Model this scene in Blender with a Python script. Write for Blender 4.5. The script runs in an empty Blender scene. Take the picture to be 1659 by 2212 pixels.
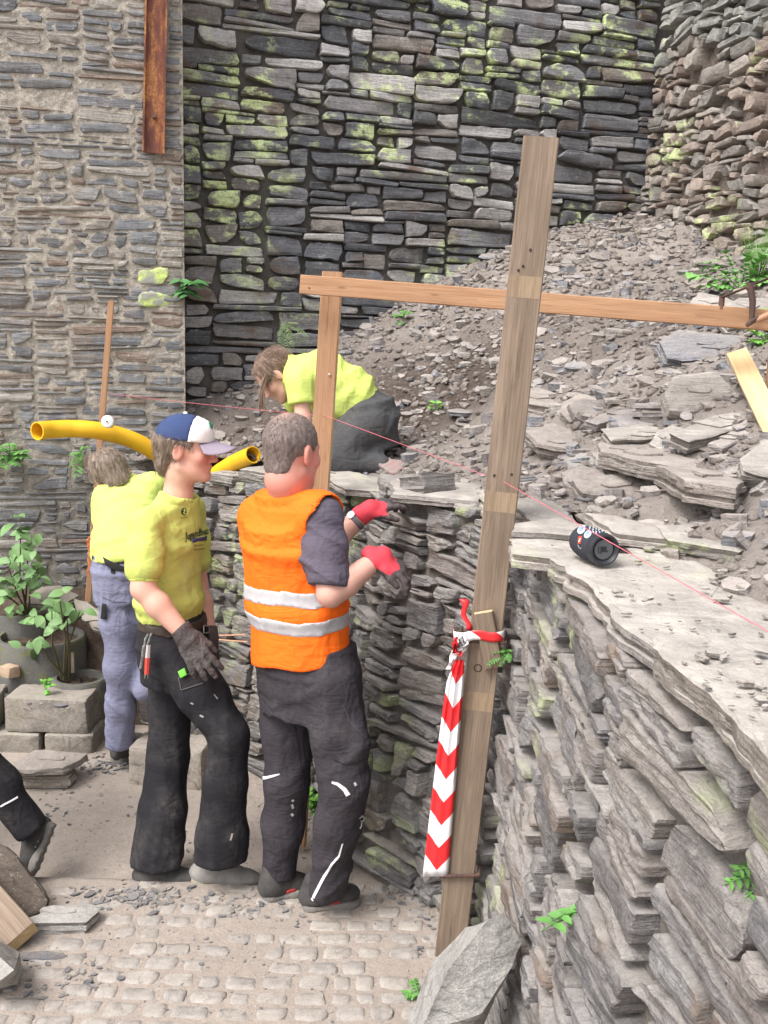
import bpy, bmesh, math, random
import numpy as np
from mathutils import Vector, Matrix

sc = bpy.context.scene
COL = sc.collection
R = math.radians
# ------------------------------------------------------------------ camera
W0, H0, FPX = 1659.0, 2212.0, 2200.0
CAM_Z, PITCH, ROLL = 2.1, math.atan(386 / FPX), R(1.5)
cam_d = bpy.data.cameras.new('camera')
cam = bpy.data.objects.new('camera', cam_d)
COL.objects.link(cam)
cam.location = (0, 0, CAM_Z)
CROT = Matrix.Rotation(math.pi / 2 - PITCH, 3, 'X') @ Matrix.Rotation(ROLL, 3, 'Z')
cam.rotation_euler = CROT.to_euler()
cam_d.sensor_fit = 'VERTICAL'
cam_d.sensor_height = 24.0
cam_d.lens = FPX / H0 * 24.0
cam_d.clip_start = 0.02
cam_d.clip_end = 500
sc.camera = cam
# ------------------------------------------------------------------ sky, sun, exposure
SUN_EL, SUN_AZ = R(54), R(226)          # azimuth clockwise from +Y: high, behind the camera, from the left
wd = bpy.data.worlds.new('World')
sc.world = wd
wd.use_nodes = True
wt = wd.node_tree
bg = wt.nodes['Background']
sky = wt.nodes.new('ShaderNodeTexSky')
sky.sky_type = 'NISHITA'
sky.sun_disc = False
sky.sun_elevation = SUN_EL
sky.sun_rotation = SUN_AZ
sky.air_density = 1.0
sky.dust_density = 4.0
hsv = wt.nodes.new('ShaderNodeHueSaturation')       # overcast: a nearly white sky
hsv.inputs['Saturation'].default_value = 0.26
wt.links.new(sky.outputs[0], hsv.inputs['Color'])
wt.links.new(hsv.outputs[0], bg.inputs['Color'])
bg.inputs['Strength'].default_value = 0.15
sl = bpy.data.lights.new('sun', 'SUN')
sl.energy = 1.2
sl.angle = R(26)
sl.color = (1.0, 0.975, 0.95)
sun = bpy.data.objects.new('sun', sl)
COL.objects.link(sun)
sdir = Vector((math.sin(SUN_AZ) * math.cos(SUN_EL), math.cos(SUN_AZ) * math.cos(SUN_EL), math.sin(SUN_EL)))
sun.rotation_euler = sdir.to_track_quat('Z', 'Y').to_euler()
sun.location = (0, 0, 12)
sc.view_settings.view_transform = 'Standard'
sc.view_settings.look = 'None'
sc.view_settings.gamma = 1.0
sc.view_settings.use_curve_mapping = False
sc.view_settings.exposure = 1.16
sc.cycles.use_denoising = True
sc.cycles.max_bounces = 6
sc.cycles.diffuse_bounces = 3
sc.cycles.glossy_bounces = 2
sc.cycles.transmission_bounces = 4

# ------------------------------------------------------------------ pixel -> direction helpers (1659 x 2212 grid)
def ray(u, v):
    return CROT @ Vector(((u - W0 / 2) / FPX, -(v - H0 / 2) / FPX, -1.0))
KY = .935                # depths below were estimated a little long
def at(u, v, Y):
    d = ray(u, v)
    return Vector((0, 0, CAM_Z)) + d * (Y * KY / d.y)
def onz(u, v, z):
    d = ray(u, v)
    return Vector((0, 0, CAM_Z)) + d * ((z - CAM_Z) / d.z)
CRI = CROT.transposed()
def proj(p):
    q = CRI @ (Vector(p) - Vector((0, 0, CAM_Z)))
    if q.z > -0.02: return None
    return (W0 / 2 + q.x / -q.z * FPX, H0 / 2 - q.y / -q.z * FPX)
def lerp(a, b, t): return a + (b - a) * t
def sstep(a, b, x):
    t = np.clip((x - a) / (b - a), 0, 1)
    return t * t * (3 - 2 * t)

# ------------------------------------------------------------------ numpy value noise
_prm = np.random.RandomState(7).rand(65536).astype(np.float32)
def _h(i, j, k):
    return _prm[(i * 73856093 ^ j * 19349663 ^ k * 83492791) & 65535]
def vnoise(x, y, z=0.0, seed=0):
    x, y, z = np.broadcast_arrays(np.asarray(x, np.float32), np.asarray(y, np.float32), np.asarray(z, np.float32))
    i, j, k = (np.floor(q).astype(np.int64) for q in (x, y, z))
    fx, fy, fz = x - i, y - j, z - k
    fx, fy, fz = (q * q * (3 - 2 * q) for q in (fx, fy, fz))
    i = i + seed * 57; j = j + seed * 131
    def L(a, b, t): return a + (b - a) * t
    r = L(L(L(_h(i, j, k), _h(i + 1, j, k), fx), L(_h(i, j + 1, k), _h(i + 1, j + 1, k), fx), fy),
          L(L(_h(i, j, k + 1), _h(i + 1, j, k + 1), fx), L(_h(i, j + 1, k + 1), _h(i + 1, j + 1, k + 1), fx), fy), fz)
    return r * 2 - 1
def fbm(x, y, z=0.0, o=3, seed=0):
    s, a, t = 0, 1.0, 0
    for q in range(o):
        s = s + a * vnoise(np.asarray(x) * 2 ** q, np.asarray(y) * 2 ** q, np.asarray(z) * 2 ** q, seed + q)
        t += a; a *= 0.5
    return s / t

# ------------------------------------------------------------------ object helpers
def tag(o, label=None, cat=None, group=None, kind=None):
    if label: o['label'] = label
    if cat: o['category'] = cat
    if group: o['group'] = group
    if kind: o['kind'] = kind
    return o
def empty(name, loc=(0, 0, 0), label=None, cat=None, group=None, kind=None):
    o = bpy.data.objects.new(name, None)
    COL.objects.link(o)
    o.location = loc
    o.empty_display_size = 0.1
    return tag(o, label, cat, group, kind)
def link(name, me, parent=None, loc=None, mat=None):
    o = bpy.data.objects.new(name, me)
    COL.objects.link(o)
    if mat is not None and len(me.materials) == 0: me.materials.append(mat)
    if loc is not None: o.location = loc
    if parent is not None:
        o.parent = parent
        o.matrix_parent_inverse = Matrix.Translation(-wloc(parent))
    return o
def wloc(o):
    # every parent is unrotated and unscaled: its world place is the sum of the offsets up the chain
    return o.get('_w') and Vector(o['_w']) or Vector(o.location)
def smooth(me, ang=None):
    me.polygons.foreach_set('use_smooth', np.ones(len(me.polygons), bool))
    if ang is not None: me.set_sharp_from_angle(angle=R(ang))
    return me
def mesh_np(name, V, F, mat=None, rnd=None, sm=True, ang=None):
    """V (n,3) array, F list / array of index tuples"""
    me = bpy.data.meshes.new(name)
    V = np.asarray(V, np.float32)
    if isinstance(F, np.ndarray):
        k = F.shape[1]
        me.vertices.add(len(V)); me.vertices.foreach_set('co', V.ravel())
        me.loops.add(F.size); me.loops.foreach_set('vertex_index', F.astype(np.int32).ravel())
        me.polygons.add(len(F)); me.polygons.foreach_set('loop_start', np.arange(0, F.size, k, dtype=np.int32))
        me.update(calc_edges=True); me.validate()
    else:
        me.from_pydata(V.tolist(), [], F); me.update()
    if rnd is not None:
        a = me.attributes.new('rnd', 'FLOAT', 'POINT')
        a.data.foreach_set('value', np.broadcast_to(np.asarray(rnd, np.float32), (len(V),)).copy())
    if mat is not None: me.materials.append(mat)
    if sm: smooth(me, ang)
    return me
class MB:
    """collects pieces of ONE thing or part into one mesh, in world coordinates"""
    def __init__(s): s.V, s.F, s.r, s.n, s.mi = [], [], [], 0, []
    def add(s, V, F, rnd=0.5, mi=0):
        V = np.asarray(V, np.float32).reshape(-1, 3)
        s.V.append(V); s.r.append(np.broadcast_to(np.asarray(rnd, np.float32), (len(V),)))
        s.F += [tuple(int(i) + s.n for i in f) for f in F]
        s.mi += [mi] * len(F)
        s.n += len(V)
        return s
    def box(s, M, sx, sy, sz, rnd=0.5, mi=0):
        v = [(x, y, z) for z in (-.5, .5) for y in (-.5, .5) for x in (-.5, .5)]
        v = [M @ Vector((a * sx, b * sy, c * sz)) for a, b, c in v]
        return s.add(v, [(0, 2, 3, 1), (4, 5, 7, 6), (0, 1, 5, 4), (2, 6, 7, 3), (0, 4, 6, 2), (1, 3, 7, 5)], rnd, mi)
    def tube(s, pts, rad, n=8, caps=True, rnd=0.5, mi=0, flat=1.0):
        pts = [Vector(p) for p in pts]
        rad = rad if hasattr(rad, '__len__') else [rad] * len(pts)
        V, F = [], []
        up = None
        for i, p in enumerate(pts):
            t = (pts[min(i + 1, len(pts) - 1)] - pts[max(i - 1, 0)]).normalized()
            if up is None:
                up = Vector((0, 0, 1)) if abs(t.z) < .9 else Vector((1, 0, 0))
            a = t.cross(up).normalized(); up = a.cross(t).normalized()
            for k in range(n):
                th = 2 * math.pi * k / n
                V.append(p + (a * math.cos(th) + up * math.sin(th) * flat) * rad[i])
        for i in range(len(pts) - 1):
            for k in range(n):
                F.append((i * n + k, i * n + (k + 1) % n, (i + 1) * n + (k + 1) % n, (i + 1) * n + k))
        if caps:
            F.append(tuple(range(n))[::-1]); F.append(tuple((len(pts) - 1) * n + k for k in range(n)))
        return s.add(V, F, rnd, mi)
    def mesh(s, name, mats, sm=True, ang=35, origin=None):
        V = np.concatenate(s.V)
        if origin is not None: V = V - np.asarray(origin, np.float32)
        me = mesh_np(name, V, s.F, None, np.concatenate(s.r), sm, ang)
        for m in (mats if isinstance(mats, (list, tuple)) else [mats]): me.materials.append(m)
        if any(s.mi): me.polygons.foreach_set('material_index', np.array(s.mi, np.int32))
        return me
    def build(s, name, mats, parent=None, sm=True, ang=35, base=True):
        V = np.concatenate(s.V)
        o = V.mean(0); 
        if base: o[2] = V[:, 2].min()
        ob = bpy.data.objects.new(name, s.mesh(name, mats, sm, ang, o))
        COL.objects.link(ob)
        place(ob, Vector(o.tolist()), parent)
        return ob
def place(ob, w, parent=None):
    w = Vector(w)
    ob['_w'] = tuple(w)
    ob.location = w
    if parent is not None:
        ob.parent = parent
        ob.location = w - wloc(parent)
    return ob
def basis(o, x, z):
    """matrix with local x along x, local z near z"""
    x = Vector(x).normalized(); z = Vector(z)
    y = z.cross(x).normalized(); z = x.cross(y)
    m = Matrix((x, y, z)).transposed().to_4x4()
    m.translation = Vector(o)
    return m

# ------------------------------------------------------------------ node helper
class NT:
    def __init__(s, name):
        s.m = bpy.data.materials.new(name)
        s.m.use_nodes = True
        s.t = s.m.node_tree
        s.b = s.t.nodes['Principled BSDF']
        s.pos = None
    def n(s, typ, **kw):
        nd = s.t.nodes.new('ShaderNode' + typ)
        for k, v in kw.items():
            if k.startswith('i_'):
                key = k[2:]
                key = int(key) if key.isdigit() else key.replace('_', ' ')
                s.put(nd.inputs[key], v)
            else: setattr(nd, k, v)
        return nd
    def put(s, sock, v):
        if isinstance(v, bpy.types.NodeSocket): s.t.links.new(v, sock)
        elif isinstance(v, bpy.types.Node): s.t.links.new(v.outputs[0], sock)
        else: sock.default_value = v
    def P(s):
        if s.pos is None: s.pos = s.n('NewGeometry')
        return s.pos.outputs['Position']
    def attr(s, name): return s.n('Attribute', attribute_name=name).outputs['Fac']
    def obj(s): return s.n('TexCoord').outputs['Object']
    def mapv(s, v, scale=(1, 1, 1), rot=(0, 0, 0), loc=(0, 0, 0)):
        nd = s.n('Mapping'); s.put(nd.inputs['Vector'], v)
        nd.inputs['Scale'].default_value = scale; nd.inputs['Rotation'].default_value = rot
        nd.inputs['Location'].default_value = loc
        return nd.outputs[0]
    def noise(s, v, scale, detail=4, rough=.55, dist=0.0):
        nd = s.n('TexNoise'); s.put(nd.inputs['Vector'], v)
        nd.inputs['Scale'].default_value = scale; nd.inputs['Detail'].default_value = detail
        nd.inputs['Roughness'].default_value = rough; nd.inputs['Distortion'].default_value = dist
        return nd.outputs['Fac']
    def ramp(s, f, stops, interp='LINEAR'):
        nd = s.n('ValToRGB'); s.put(nd.inputs[0], f)
        cr = nd.color_ramp; cr.interpolation = interp
        while len(cr.elements) < len(stops): cr.elements.new(0.5)
        for e, (p, c) in zip(cr.elements, stops):
            e.position = p
            e.color = (c, c, c, 1) if not hasattr(c, '__len__') else (*c, 1)
        return nd.outputs[0]
    def rng(s, f, a, b, c=0.0, d=1.0, clamp=True):
        nd = s.n('MapRange'); nd.clamp = clamp
        s.put(nd.inputs[0], f)
        for i, v in zip((1, 2, 3, 4), (a, b, c, d)): s.put(nd.inputs[i], v)
        return nd.outputs[0]
    def math(s, op, a, b=0.0, clamp=False):
        nd = s.n('Math', operation=op); nd.use_clamp = clamp
        s.put(nd.inputs[0], a); s.put(nd.inputs[1], b)
        return nd.outputs[0]
    def mix(s, f, a, b, blend='MIX'):
        nd = s.n('Mix'); nd.data_type = 'RGBA'; nd.blend_type = blend
        s.put(nd.inputs[0], f)
        for i, v in ((6, a), (7, b)):
            if isinstance(v, tuple) and len(v) == 3: v = (*v, 1)
            s.put(nd.inputs[i], v)
        return nd.outputs[2]
    def sep(s, v):
        nd = s.n('SeparateXYZ'); s.put(nd.inputs[0], v)
        return nd.outputs
    def bump(s, h, strength=.5, dist=.01, prev=None):
        nd = s.n('Bump'); s.put(nd.inputs['Height'], h)
        nd.inputs['Strength'].default_value = strength; nd.inputs['Distance'].default_value = dist
        if prev is not None: s.put(nd.inputs['Normal'], prev)
        return nd.outputs[0]
    def out(s, color, rough=.8, normal=None, spec=.3, **kw):
        if isinstance(color, tuple) and len(color) == 3: color = (*color, 1)
        s.put(s.b.inputs['Base Color'], color); s.put(s.b.inputs['Roughness'], rough)
        s.b.inputs['Specular IOR Level'].default_value = spec
        if normal is not None: s.put(s.b.inputs['Normal'], normal)
        for k, v in kw.items(): s.put(s.b.inputs[k.replace('_', ' ')], v)
        return s.m
# ------------------------------------------------------------------ materials: stone, earth
def stone_mat(name, tones, dust=0.0, dustc=(.42, .37, .32), lich=0.0, lichc=(.50, .58, .29), lam=(5, 5, 60), bump=.6,
              stain=None, lichz=None, scale=1.0, pale=0.0, rot=(0, 0, 0), palec=(.42, .44, .40)):
    t = NT(name)
    p, rn = t.P(), t.attr('rnd')
    off = t.n('VectorMath', operation='ADD'); t.put(off.inputs[0], p)
    cmb = t.n('CombineXYZ'); t.put(cmb.inputs[0], t.math('MULTIPLY', rn, 37.0)); t.put(cmb.inputs[1], t.math('MULTIPLY', rn, 91.0))
    t.put(off.inputs[1], cmb.outputs[0])
    pv = off.outputs[0]
    n = len(tones)
    base = t.ramp(rn, [(i / max(1, n - 1), c) for i, c in enumerate(tones)], 'LINEAR' if n < 3 else 'CONSTANT')
    lamn = t.noise(t.mapv(pv, lam, rot), 1.0 * scale, 6, .62, .3)
    fine = t.noise(pv, 55 * scale, 5, .65)
    big = t.noise(pv, 7 * scale, 4, .6)
    c = t.mix(t.rng(lamn, .32, .68, 0, .6), base, t.mix(1.0, base, (1.45, 1.44, 1.42), 'MULTIPLY'))
    c = t.mix(t.rng(big, .35, .65, 0, .6), c, t.mix(1.0, c, (.62, .6, .6), 'MULTIPLY'))
    grit = t.noise(pv, 190 * scale, 3, .7)
    c = t.mix(t.rng(fine, .38, .68, 0, .6), c, t.mix(1.0, c, (1.6, 1.6, 1.6), 'MULTIPLY'))
    c = t.mix(t.rng(grit, .40, .60, .55, 0), c, t.mix(1.0, c, (.5, .49, .48), 'MULTIPLY'))
    crk = t.rng(t.noise(t.mapv(pv, (lam[0] * .6, lam[1] * .6, lam[2] * .35), rot), 1.0 * scale, 3, .5, .8), .485, .5)      # dark cleavage cracks
    crk2 = t.rng(t.noise(t.mapv(pv, (lam[0] * .6, lam[1] * .6, lam[2] * .35), rot), 1.0 * scale, 3, .5, .8), .515, .5)
    c = t.mix(t.math('MULTIPLY', t.math('MINIMUM', crk, crk2), .55), c, t.mix(1.0, c, (.3, .29, .28), 'MULTIPLY'))
    if stain:
        sm = t.math('MULTIPLY', t.rng(t.noise(p, 3.1 * scale, 3, .6), .56, .66), t.rng(lamn, .35, .6))
        c = t.mix(t.math('MULTIPLY', sm, .75), c, stain)
    if lich > 0:
        l1 = t.rng(t.noise(p, 1.7 * scale, 3, .6), .62 - .22 * lich, .70 - .2 * lich)
        l2 = t.rng(t.noise(t.mapv(pv, (1, 1, 1.8)), 7 * scale, 5, .68), .49, .58)
        l3 = t.rng(t.noise(t.mapv(pv, (1, 1, .6)), 70 * scale, 2, .7), .25, .5, .25, 1.0)
        lm = t.math('MULTIPLY', t.math('MULTIPLY', l1, l2), l3)
        if lichz is not None:
            z = t.sep(p)[2]
            lm = t.math('MULTIPLY', lm, t.rng(z, lichz[0], lichz[1]))
        c = t.mix(t.math('MULTIPLY', lm, .9), c, t.mix(t.rng(fine, .3, .7), lichc, tuple(min(1, q * 1.3) for q in lichc)))
    if pale > 0:     # grey-white crustose lichen speckle
        w = t.math('MULTIPLY', t.rng(t.noise(pv, 24 * scale, 5, .75), .58, .66), pale)
        c = t.mix(w, c, palec)
    if dust > 0:
        nz = t.sep(t.pos.outputs['Normal'])[2]
        dm = t.math('MULTIPLY', t.rng(nz, .35, .85), t.rng(t.noise(p, 11, 5, .65), .30, .62, .35, 1.0))
        c = t.mix(t.math('MULTIPLY', dm, dust), c, t.mix(t.rng(lamn, .35, .65), dustc, tuple(q * .62 for q in dustc)))
    b1 = t.bump(lamn, min(1, bump * 1.15), .020)
    b2 = t.bump(fine, min(1, bump * .8), .007, b1)
    b2 = t.bump(grit, min(1, bump * .6), .0025, b2)
    return t.out(c, t.rng(fine, .3, .7, .72, .95), b2, .25)

M_BACK = stone_mat('dark slate, lichen', [(0.120, 0.123, 0.136), (0.195, 0.195, 0.205), (0.091, 0.094, 0.104), (0.316, 0.306, 0.310), (0.150, 0.150, 0.161),
                   (0.195, 0.176, 0.162), (0.113, 0.118, 0.131), (0.376, 0.361, 0.355), (0.150, 0.144, 0.143), (0.099, 0.102, 0.108), (0.234, 0.225, 0.227), (0.541, 0.526, 0.505)],
                   lich=.60, lichz=(1.9, 2.7), pale=.35, stain=(.12, .07, .045), bump=.55)
M_HOUSE = stone_mat('blue-grey slate set in mortar', [(0.168, 0.174, 0.185), (0.213, 0.216, 0.224), (0.151, 0.157, 0.168), (0.258, 0.235, 0.213), (0.190, 0.195, 0.207),
                    (0.235, 0.233, 0.230), (0.224, 0.174, 0.146), (0.174, 0.175, 0.179), (0.302, 0.286, 0.263), (0.134, 0.141, 0.155)],
                    pale=.55, palec=(.46, .42, .365), stain=(.24, .18, .14), bump=.6)
M_RIGHT = stone_mat('grey-brown rubble stone', [(0.265, 0.218, 0.190), (0.241, 0.218, 0.198), (0.299, 0.247, 0.213), (0.218, 0.205, 0.190), (0.333, 0.299, 0.270), (0.253, 0.201, 0.172)],
                    lich=.22, dust=.5, dustc=(.40, .35, .315), bump=.8, lam=(9, 9, 26))
M_RIGHTG = stone_mat('grey upper rubble stone', [(0.248, 0.248, 0.233), (0.310, 0.310, 0.287), (0.202, 0.202, 0.194), (0.389, 0.381, 0.350)], lich=.3, bump=.6, lam=(9, 9, 26))
M_DRY = stone_mat('grey-brown slate of the dry stone wall', [(0.196, 0.181, 0.175), (0.245, 0.230, 0.222), (0.161, 0.151, 0.150), (0.211, 0.187, 0.175), (0.279, 0.262, 0.249),
                  (0.186, 0.180, 0.183), (0.245, 0.223, 0.206), (0.215, 0.207, 0.207), (0.146, 0.141, 0.142), (0.304, 0.279, 0.260)],
                  dust=.6, dustc=(.40, .365, .335), lich=.30, lichc=(.34, .38, .20), pale=.30, lam=(7, 7, 90), bump=.9, stain=(.19, .125, .075))
M_CAP = stone_mat('weathered slate slab', [(0.265, 0.238, 0.212), (0.304, 0.273, 0.250), (0.236, 0.217, 0.202), (0.284, 0.268, 0.255)], dust=.85, dustc=(.52, .475, .425),
                  lich=.12, lichc=(.34, .38, .20), pale=.2, lam=(9, 9, 100), bump=.8)
M_RUB = stone_mat('rubble slate', [(0.251, 0.224, 0.209), (0.320, 0.294, 0.284), (0.194, 0.176, 0.173), (0.353, 0.330, 0.309), (0.228, 0.229, 0.247), (0.285, 0.253, 0.228), (0.410, 0.389, 0.370)],
                  dust=.8, dustc=(.40, .35, .312), lam=(14, 14, 80), bump=.6)
M_CHIP = stone_mat('blue-grey slate chip', [(.13, .135, .15), (.19, .185, .185), (.24, .225, .205), (.10, .105, .12), (.29, .27, .245)], dust=.35,
                   dustc=(.42, .36, .30), lam=(14, 14, 80), bump=.4)
M_SETT = stone_mat('dusty sett stone', [(0.298, 0.273, 0.247), (0.328, 0.299, 0.270), (0.282, 0.264, 0.247), (0.316, 0.286, 0.257)], dust=.6, dustc=(.405, .36, .318), lam=(14, 14, 14), bump=.25)
M_ROCK = stone_mat('pale grey quarried rock', [(0.286, 0.280, 0.265), (0.325, 0.312, 0.298)], dust=.35, dustc=(.40, .375, .33), lam=(5, 5, 14), bump=.7, pale=.15)

def earth_mat(name, a, b, d, scale=1.0, bump=.8, dark=None):
    t = NT(name)
    p = t.P()
    n1 = t.noise(p, 3.2 * scale, 6, .62); n2 = t.noise(p, 30 * scale, 6, .7); n3 = t.noise(p, 120 * scale, 4, .7)
    c = t.mix(t.rng(n1, .36, .64), a, b)
    c = t.mix(t.rng(n2, .42, .66, 0, .7), c, d)
    c = t.mix(t.rng(n3, .35, .7, 0, .4), c, t.mix(1.0, c, (.6, .58, .56), 'MULTIPLY'))
    if dark:
        c = t.mix(t.math('MULTIPLY', t.attr('rnd'), t.rng(n2, .3, .6, .6, 1)), c, dark)
    h = t.bump(n2, bump, .02); h = t.bump(n3, bump * .6, .006, h)
    return t.out(c, .95, h, .15)
M_GROUND = earth_mat('pale trodden dust', (.385, .33, .285), (.335, .286, .246), (.295, .25, .215), bump=.35)
M_EARTH = earth_mat('rubble earth', (.40, .35, .315), (.32, .275, .245), (.45, .40, .365), bump=1.0, dark=(.085, .062, .05))
M_CORE = earth_mat('dark wall core', (.12, .11, .10), (.09, .082, .075), (.14, .128, .118), bump=.6)
M_FILL = earth_mat('earth between the stones', (.23, .205, .188), (.18, .16, .146), (.27, .24, .22), bump=.8)
M_BED = earth_mat('brown bed soil', (.12, .085, .065), (.085, .06, .045), (.16, .125, .10), bump=.8)
def mortar_mat(name, a, b, moss=False):
    t = NT(name); p = t.P()
    n1 = t.noise(p, 5, 5, .6); n2 = t.noise(p, 45, 6, .7); n3 = t.noise(p, 160, 3, .7)
    c = t.mix(t.rng(n1, .35, .65), a, b)
    c = t.mix(t.rng(n2, .45, .62, 0, .75), c, tuple(q * .55 for q in a))
    c = t.mix(t.rng(n3, .5, .62, 0, .6), c, tuple(min(.8, q * 1.35) for q in a))
    z = t.sep(p)[2]
    low = t.math('MULTIPLY', t.rng(z, 1.9, 1.0), t.rng(n1, .3, .6, .4, 1))      # patchily darker and greyer towards the bed
    c = t.mix(t.math('MULTIPLY', low, .7), c, (.19, .18, .165))
    h = t.bump(n2, 1.0, .03); h = t.bump(n3, .8, .010, h)
    return t.out(c, .95, h, .15)
M_MORTAR = mortar_mat('sandy lime mortar', (.58, .52, .445), (.49, .44, .38))
M_MORTB = mortar_mat('brown earth mortar', (.29, .24, .21), (.25, .21, .185))
def plain(name, col, rough=.7, spec=.3, noise=None, bump=None, metal=0.0):
    t = NT(name); c = col; nm = None
    if noise:
        n = t.noise(t.P(), noise[0], 5, .65)
        c = t.mix(t.rng(n, .35, .65), col, noise[1])
    if bump: nm = t.bump(t.noise(t.P(), bump[0], 4, .6), bump[1], bump[2])
    return t.out(c, rough, nm, spec, Metallic=metal)

# ------------------------------------------------------------------ stone geometry
def stone_geo(w, h, d, rg, nx, ny, rough=.006, rnd_=.12, bulge=.006, lam=.005, edge=.006, warp=.16, tilt=.12):
    """front-facing block: w x h face in the xy plane, chipped corners, chamfered rim, skirt going back to -d"""
    r = min(edge, h * .22, w * .2)
    def axis(L, n):
        e = 2 * r / L
        return np.concatenate([[-1], np.linspace(-1 + e, 1 - e, n - 1), [1]])
    nx, ny = max(nx, 3), max(ny, 3)
    S, T = np.meshgrid(axis(w, nx), axis(h, ny))
    k = rnd_
    X = S * np.sqrt(1 - k * T * T / 2) * w / 2; Y = T * np.sqrt(1 - k * S * S / 2) * h / 2
    for (a, b) in ((-1, -1), (1, -1), (-1, 1), (1, 1)):
        c = (1 + a * S) * (1 + b * T) / 4
        sharp = c ** 3                                     # a chip off the corner as well as a skew
        q = rg.random()
        X = X - a * (c * rg.uniform(-.02, warp * .8) + sharp * (warp * 1.6 * rg.random() if q < .45 else 0)) * min(w, 1.8 * h)
        Y = Y - b * (c * rg.uniform(-.04, warp * .9) + sharp * (warp * 1.2 * rg.random() if q < .3 else 0)) * h
    sd = rg.randint(0, 900)
    X = X + vnoise(T * 2.6, sd + .5, 0.3) * .05 * min(w, 2 * h) * np.abs(S) ** 2
    Y = Y + fbm(S * w / h * 1.1 + sd, 1.7 * T, .3, 2) * .10 * h * np.abs(T) ** 2
    ed = np.minimum((1 - np.abs(S)) * w / 2, (1 - np.abs(T)) * h / 2)
    C = -r * (1 - np.minimum(ed / r, 1)) + bulge * (1 - S * S) * (1 - T * T)
    nb = max(2, int(h / .016))
    band = np.clip(((T + 1) / 2 * nb + .6 * vnoise(S * w / .08 + sd, 3.1, 0)).astype(int), 0, nb)
    C = C + (np.array([rg.uniform(-1, 1) for _ in range(nb + 1)])[band]) * lam
    C = C + fbm(X / .06 + sd, Y / .035, .5, 3) * rough
    C = C + (rg.uniform(-tilt, tilt) * X + rg.uniform(-tilt, tilt) * 1.5 * Y)
    nv = (nx + 1) * (ny + 1)
    V = np.stack([X, Y, C], -1).reshape(-1, 3)
    F = [(j * (nx + 1) + i, j * (nx + 1) + i + 1, (j + 1) * (nx + 1) + i + 1, (j + 1) * (nx + 1) + i) for j in range(ny) for i in range(nx)]
    loop = list(range(nx)) + [j * (nx + 1) + nx for j in range(ny)] + [ny * (nx + 1) + i for i in range(nx, 0, -1)] + [j * (nx + 1) for j in range(ny, 0, -1)]
    bk = V[loop].copy(); bk[:, :2] *= .93; bk[:, 2] = -d
    V = np.concatenate([V, bk])
    L = len(loop)
    F += [(loop[i], nv + i, nv + (i + 1) % L, loop[(i + 1) % L]) for i in range(L)]
    F.append(tuple(nv + i for i in range(L))[::-1])
    return V, F
def pack(W, H, wr, hr, rg, hpow=1.6, wpow=1.3, tol=.3, asp=1.15):
    """skyline packing of a wall face: rows of uneven stones"""
    segs = [[0.0, W, 0.0]]; out = []
    hmin, hmax = hr; wmin, wmax = wr
    guard = 0
    while guard < 6000:
        guard += 1
        i = min(range(len(segs)), key=lambda k: segs[k][2] + 1e-4 * k)
        a, b, v = segs[i]
        if v >= H: break
        L = segs[i - 1][2] if i > 0 else None
        Rr = segs[i + 1][2] if i < len(segs) - 1 else None
        wid = b - a
        h = hmin + (hmax - hmin) * rg.random() ** hpow
        w = wmin + (wmax - wmin) * rg.random() ** wpow
        w = max(w, asp * h)
        if wid - w < wmin * .8: w = wid
        if w > 2.4 * wmax: w = wid / 2
        if wid < wmin * .9:
            c = [q - v for q in (L, Rr) if q is not None and q > v + .2 * hmin]
            if c: h = min(min(c), hmax)
        for q in (L, Rr):
            if q is not None and abs(v + h - q) < tol * hmin * 1.5 and q - v > hmin * .5: h = q - v
        left = rg.random() < .5 or w == wid
        u0 = a if left else b - w
        out.append((u0, v, w, h))
        new = []
        if u0 - a > 1e-6: new.append([a, u0, v])
        new.append([u0, u0 + w, v + h])
        if b - (u0 + w) > 1e-6: new.append([u0 + w, b, v])
        segs[i:i + 1] = new
        j = 0
        while j < len(segs) - 1:
            if abs(segs[j][2] - segs[j + 1][2]) < 1e-5:
                segs[j][1] = segs[j + 1][1]; del segs[j + 1]
            else: j += 1
    return out
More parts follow.
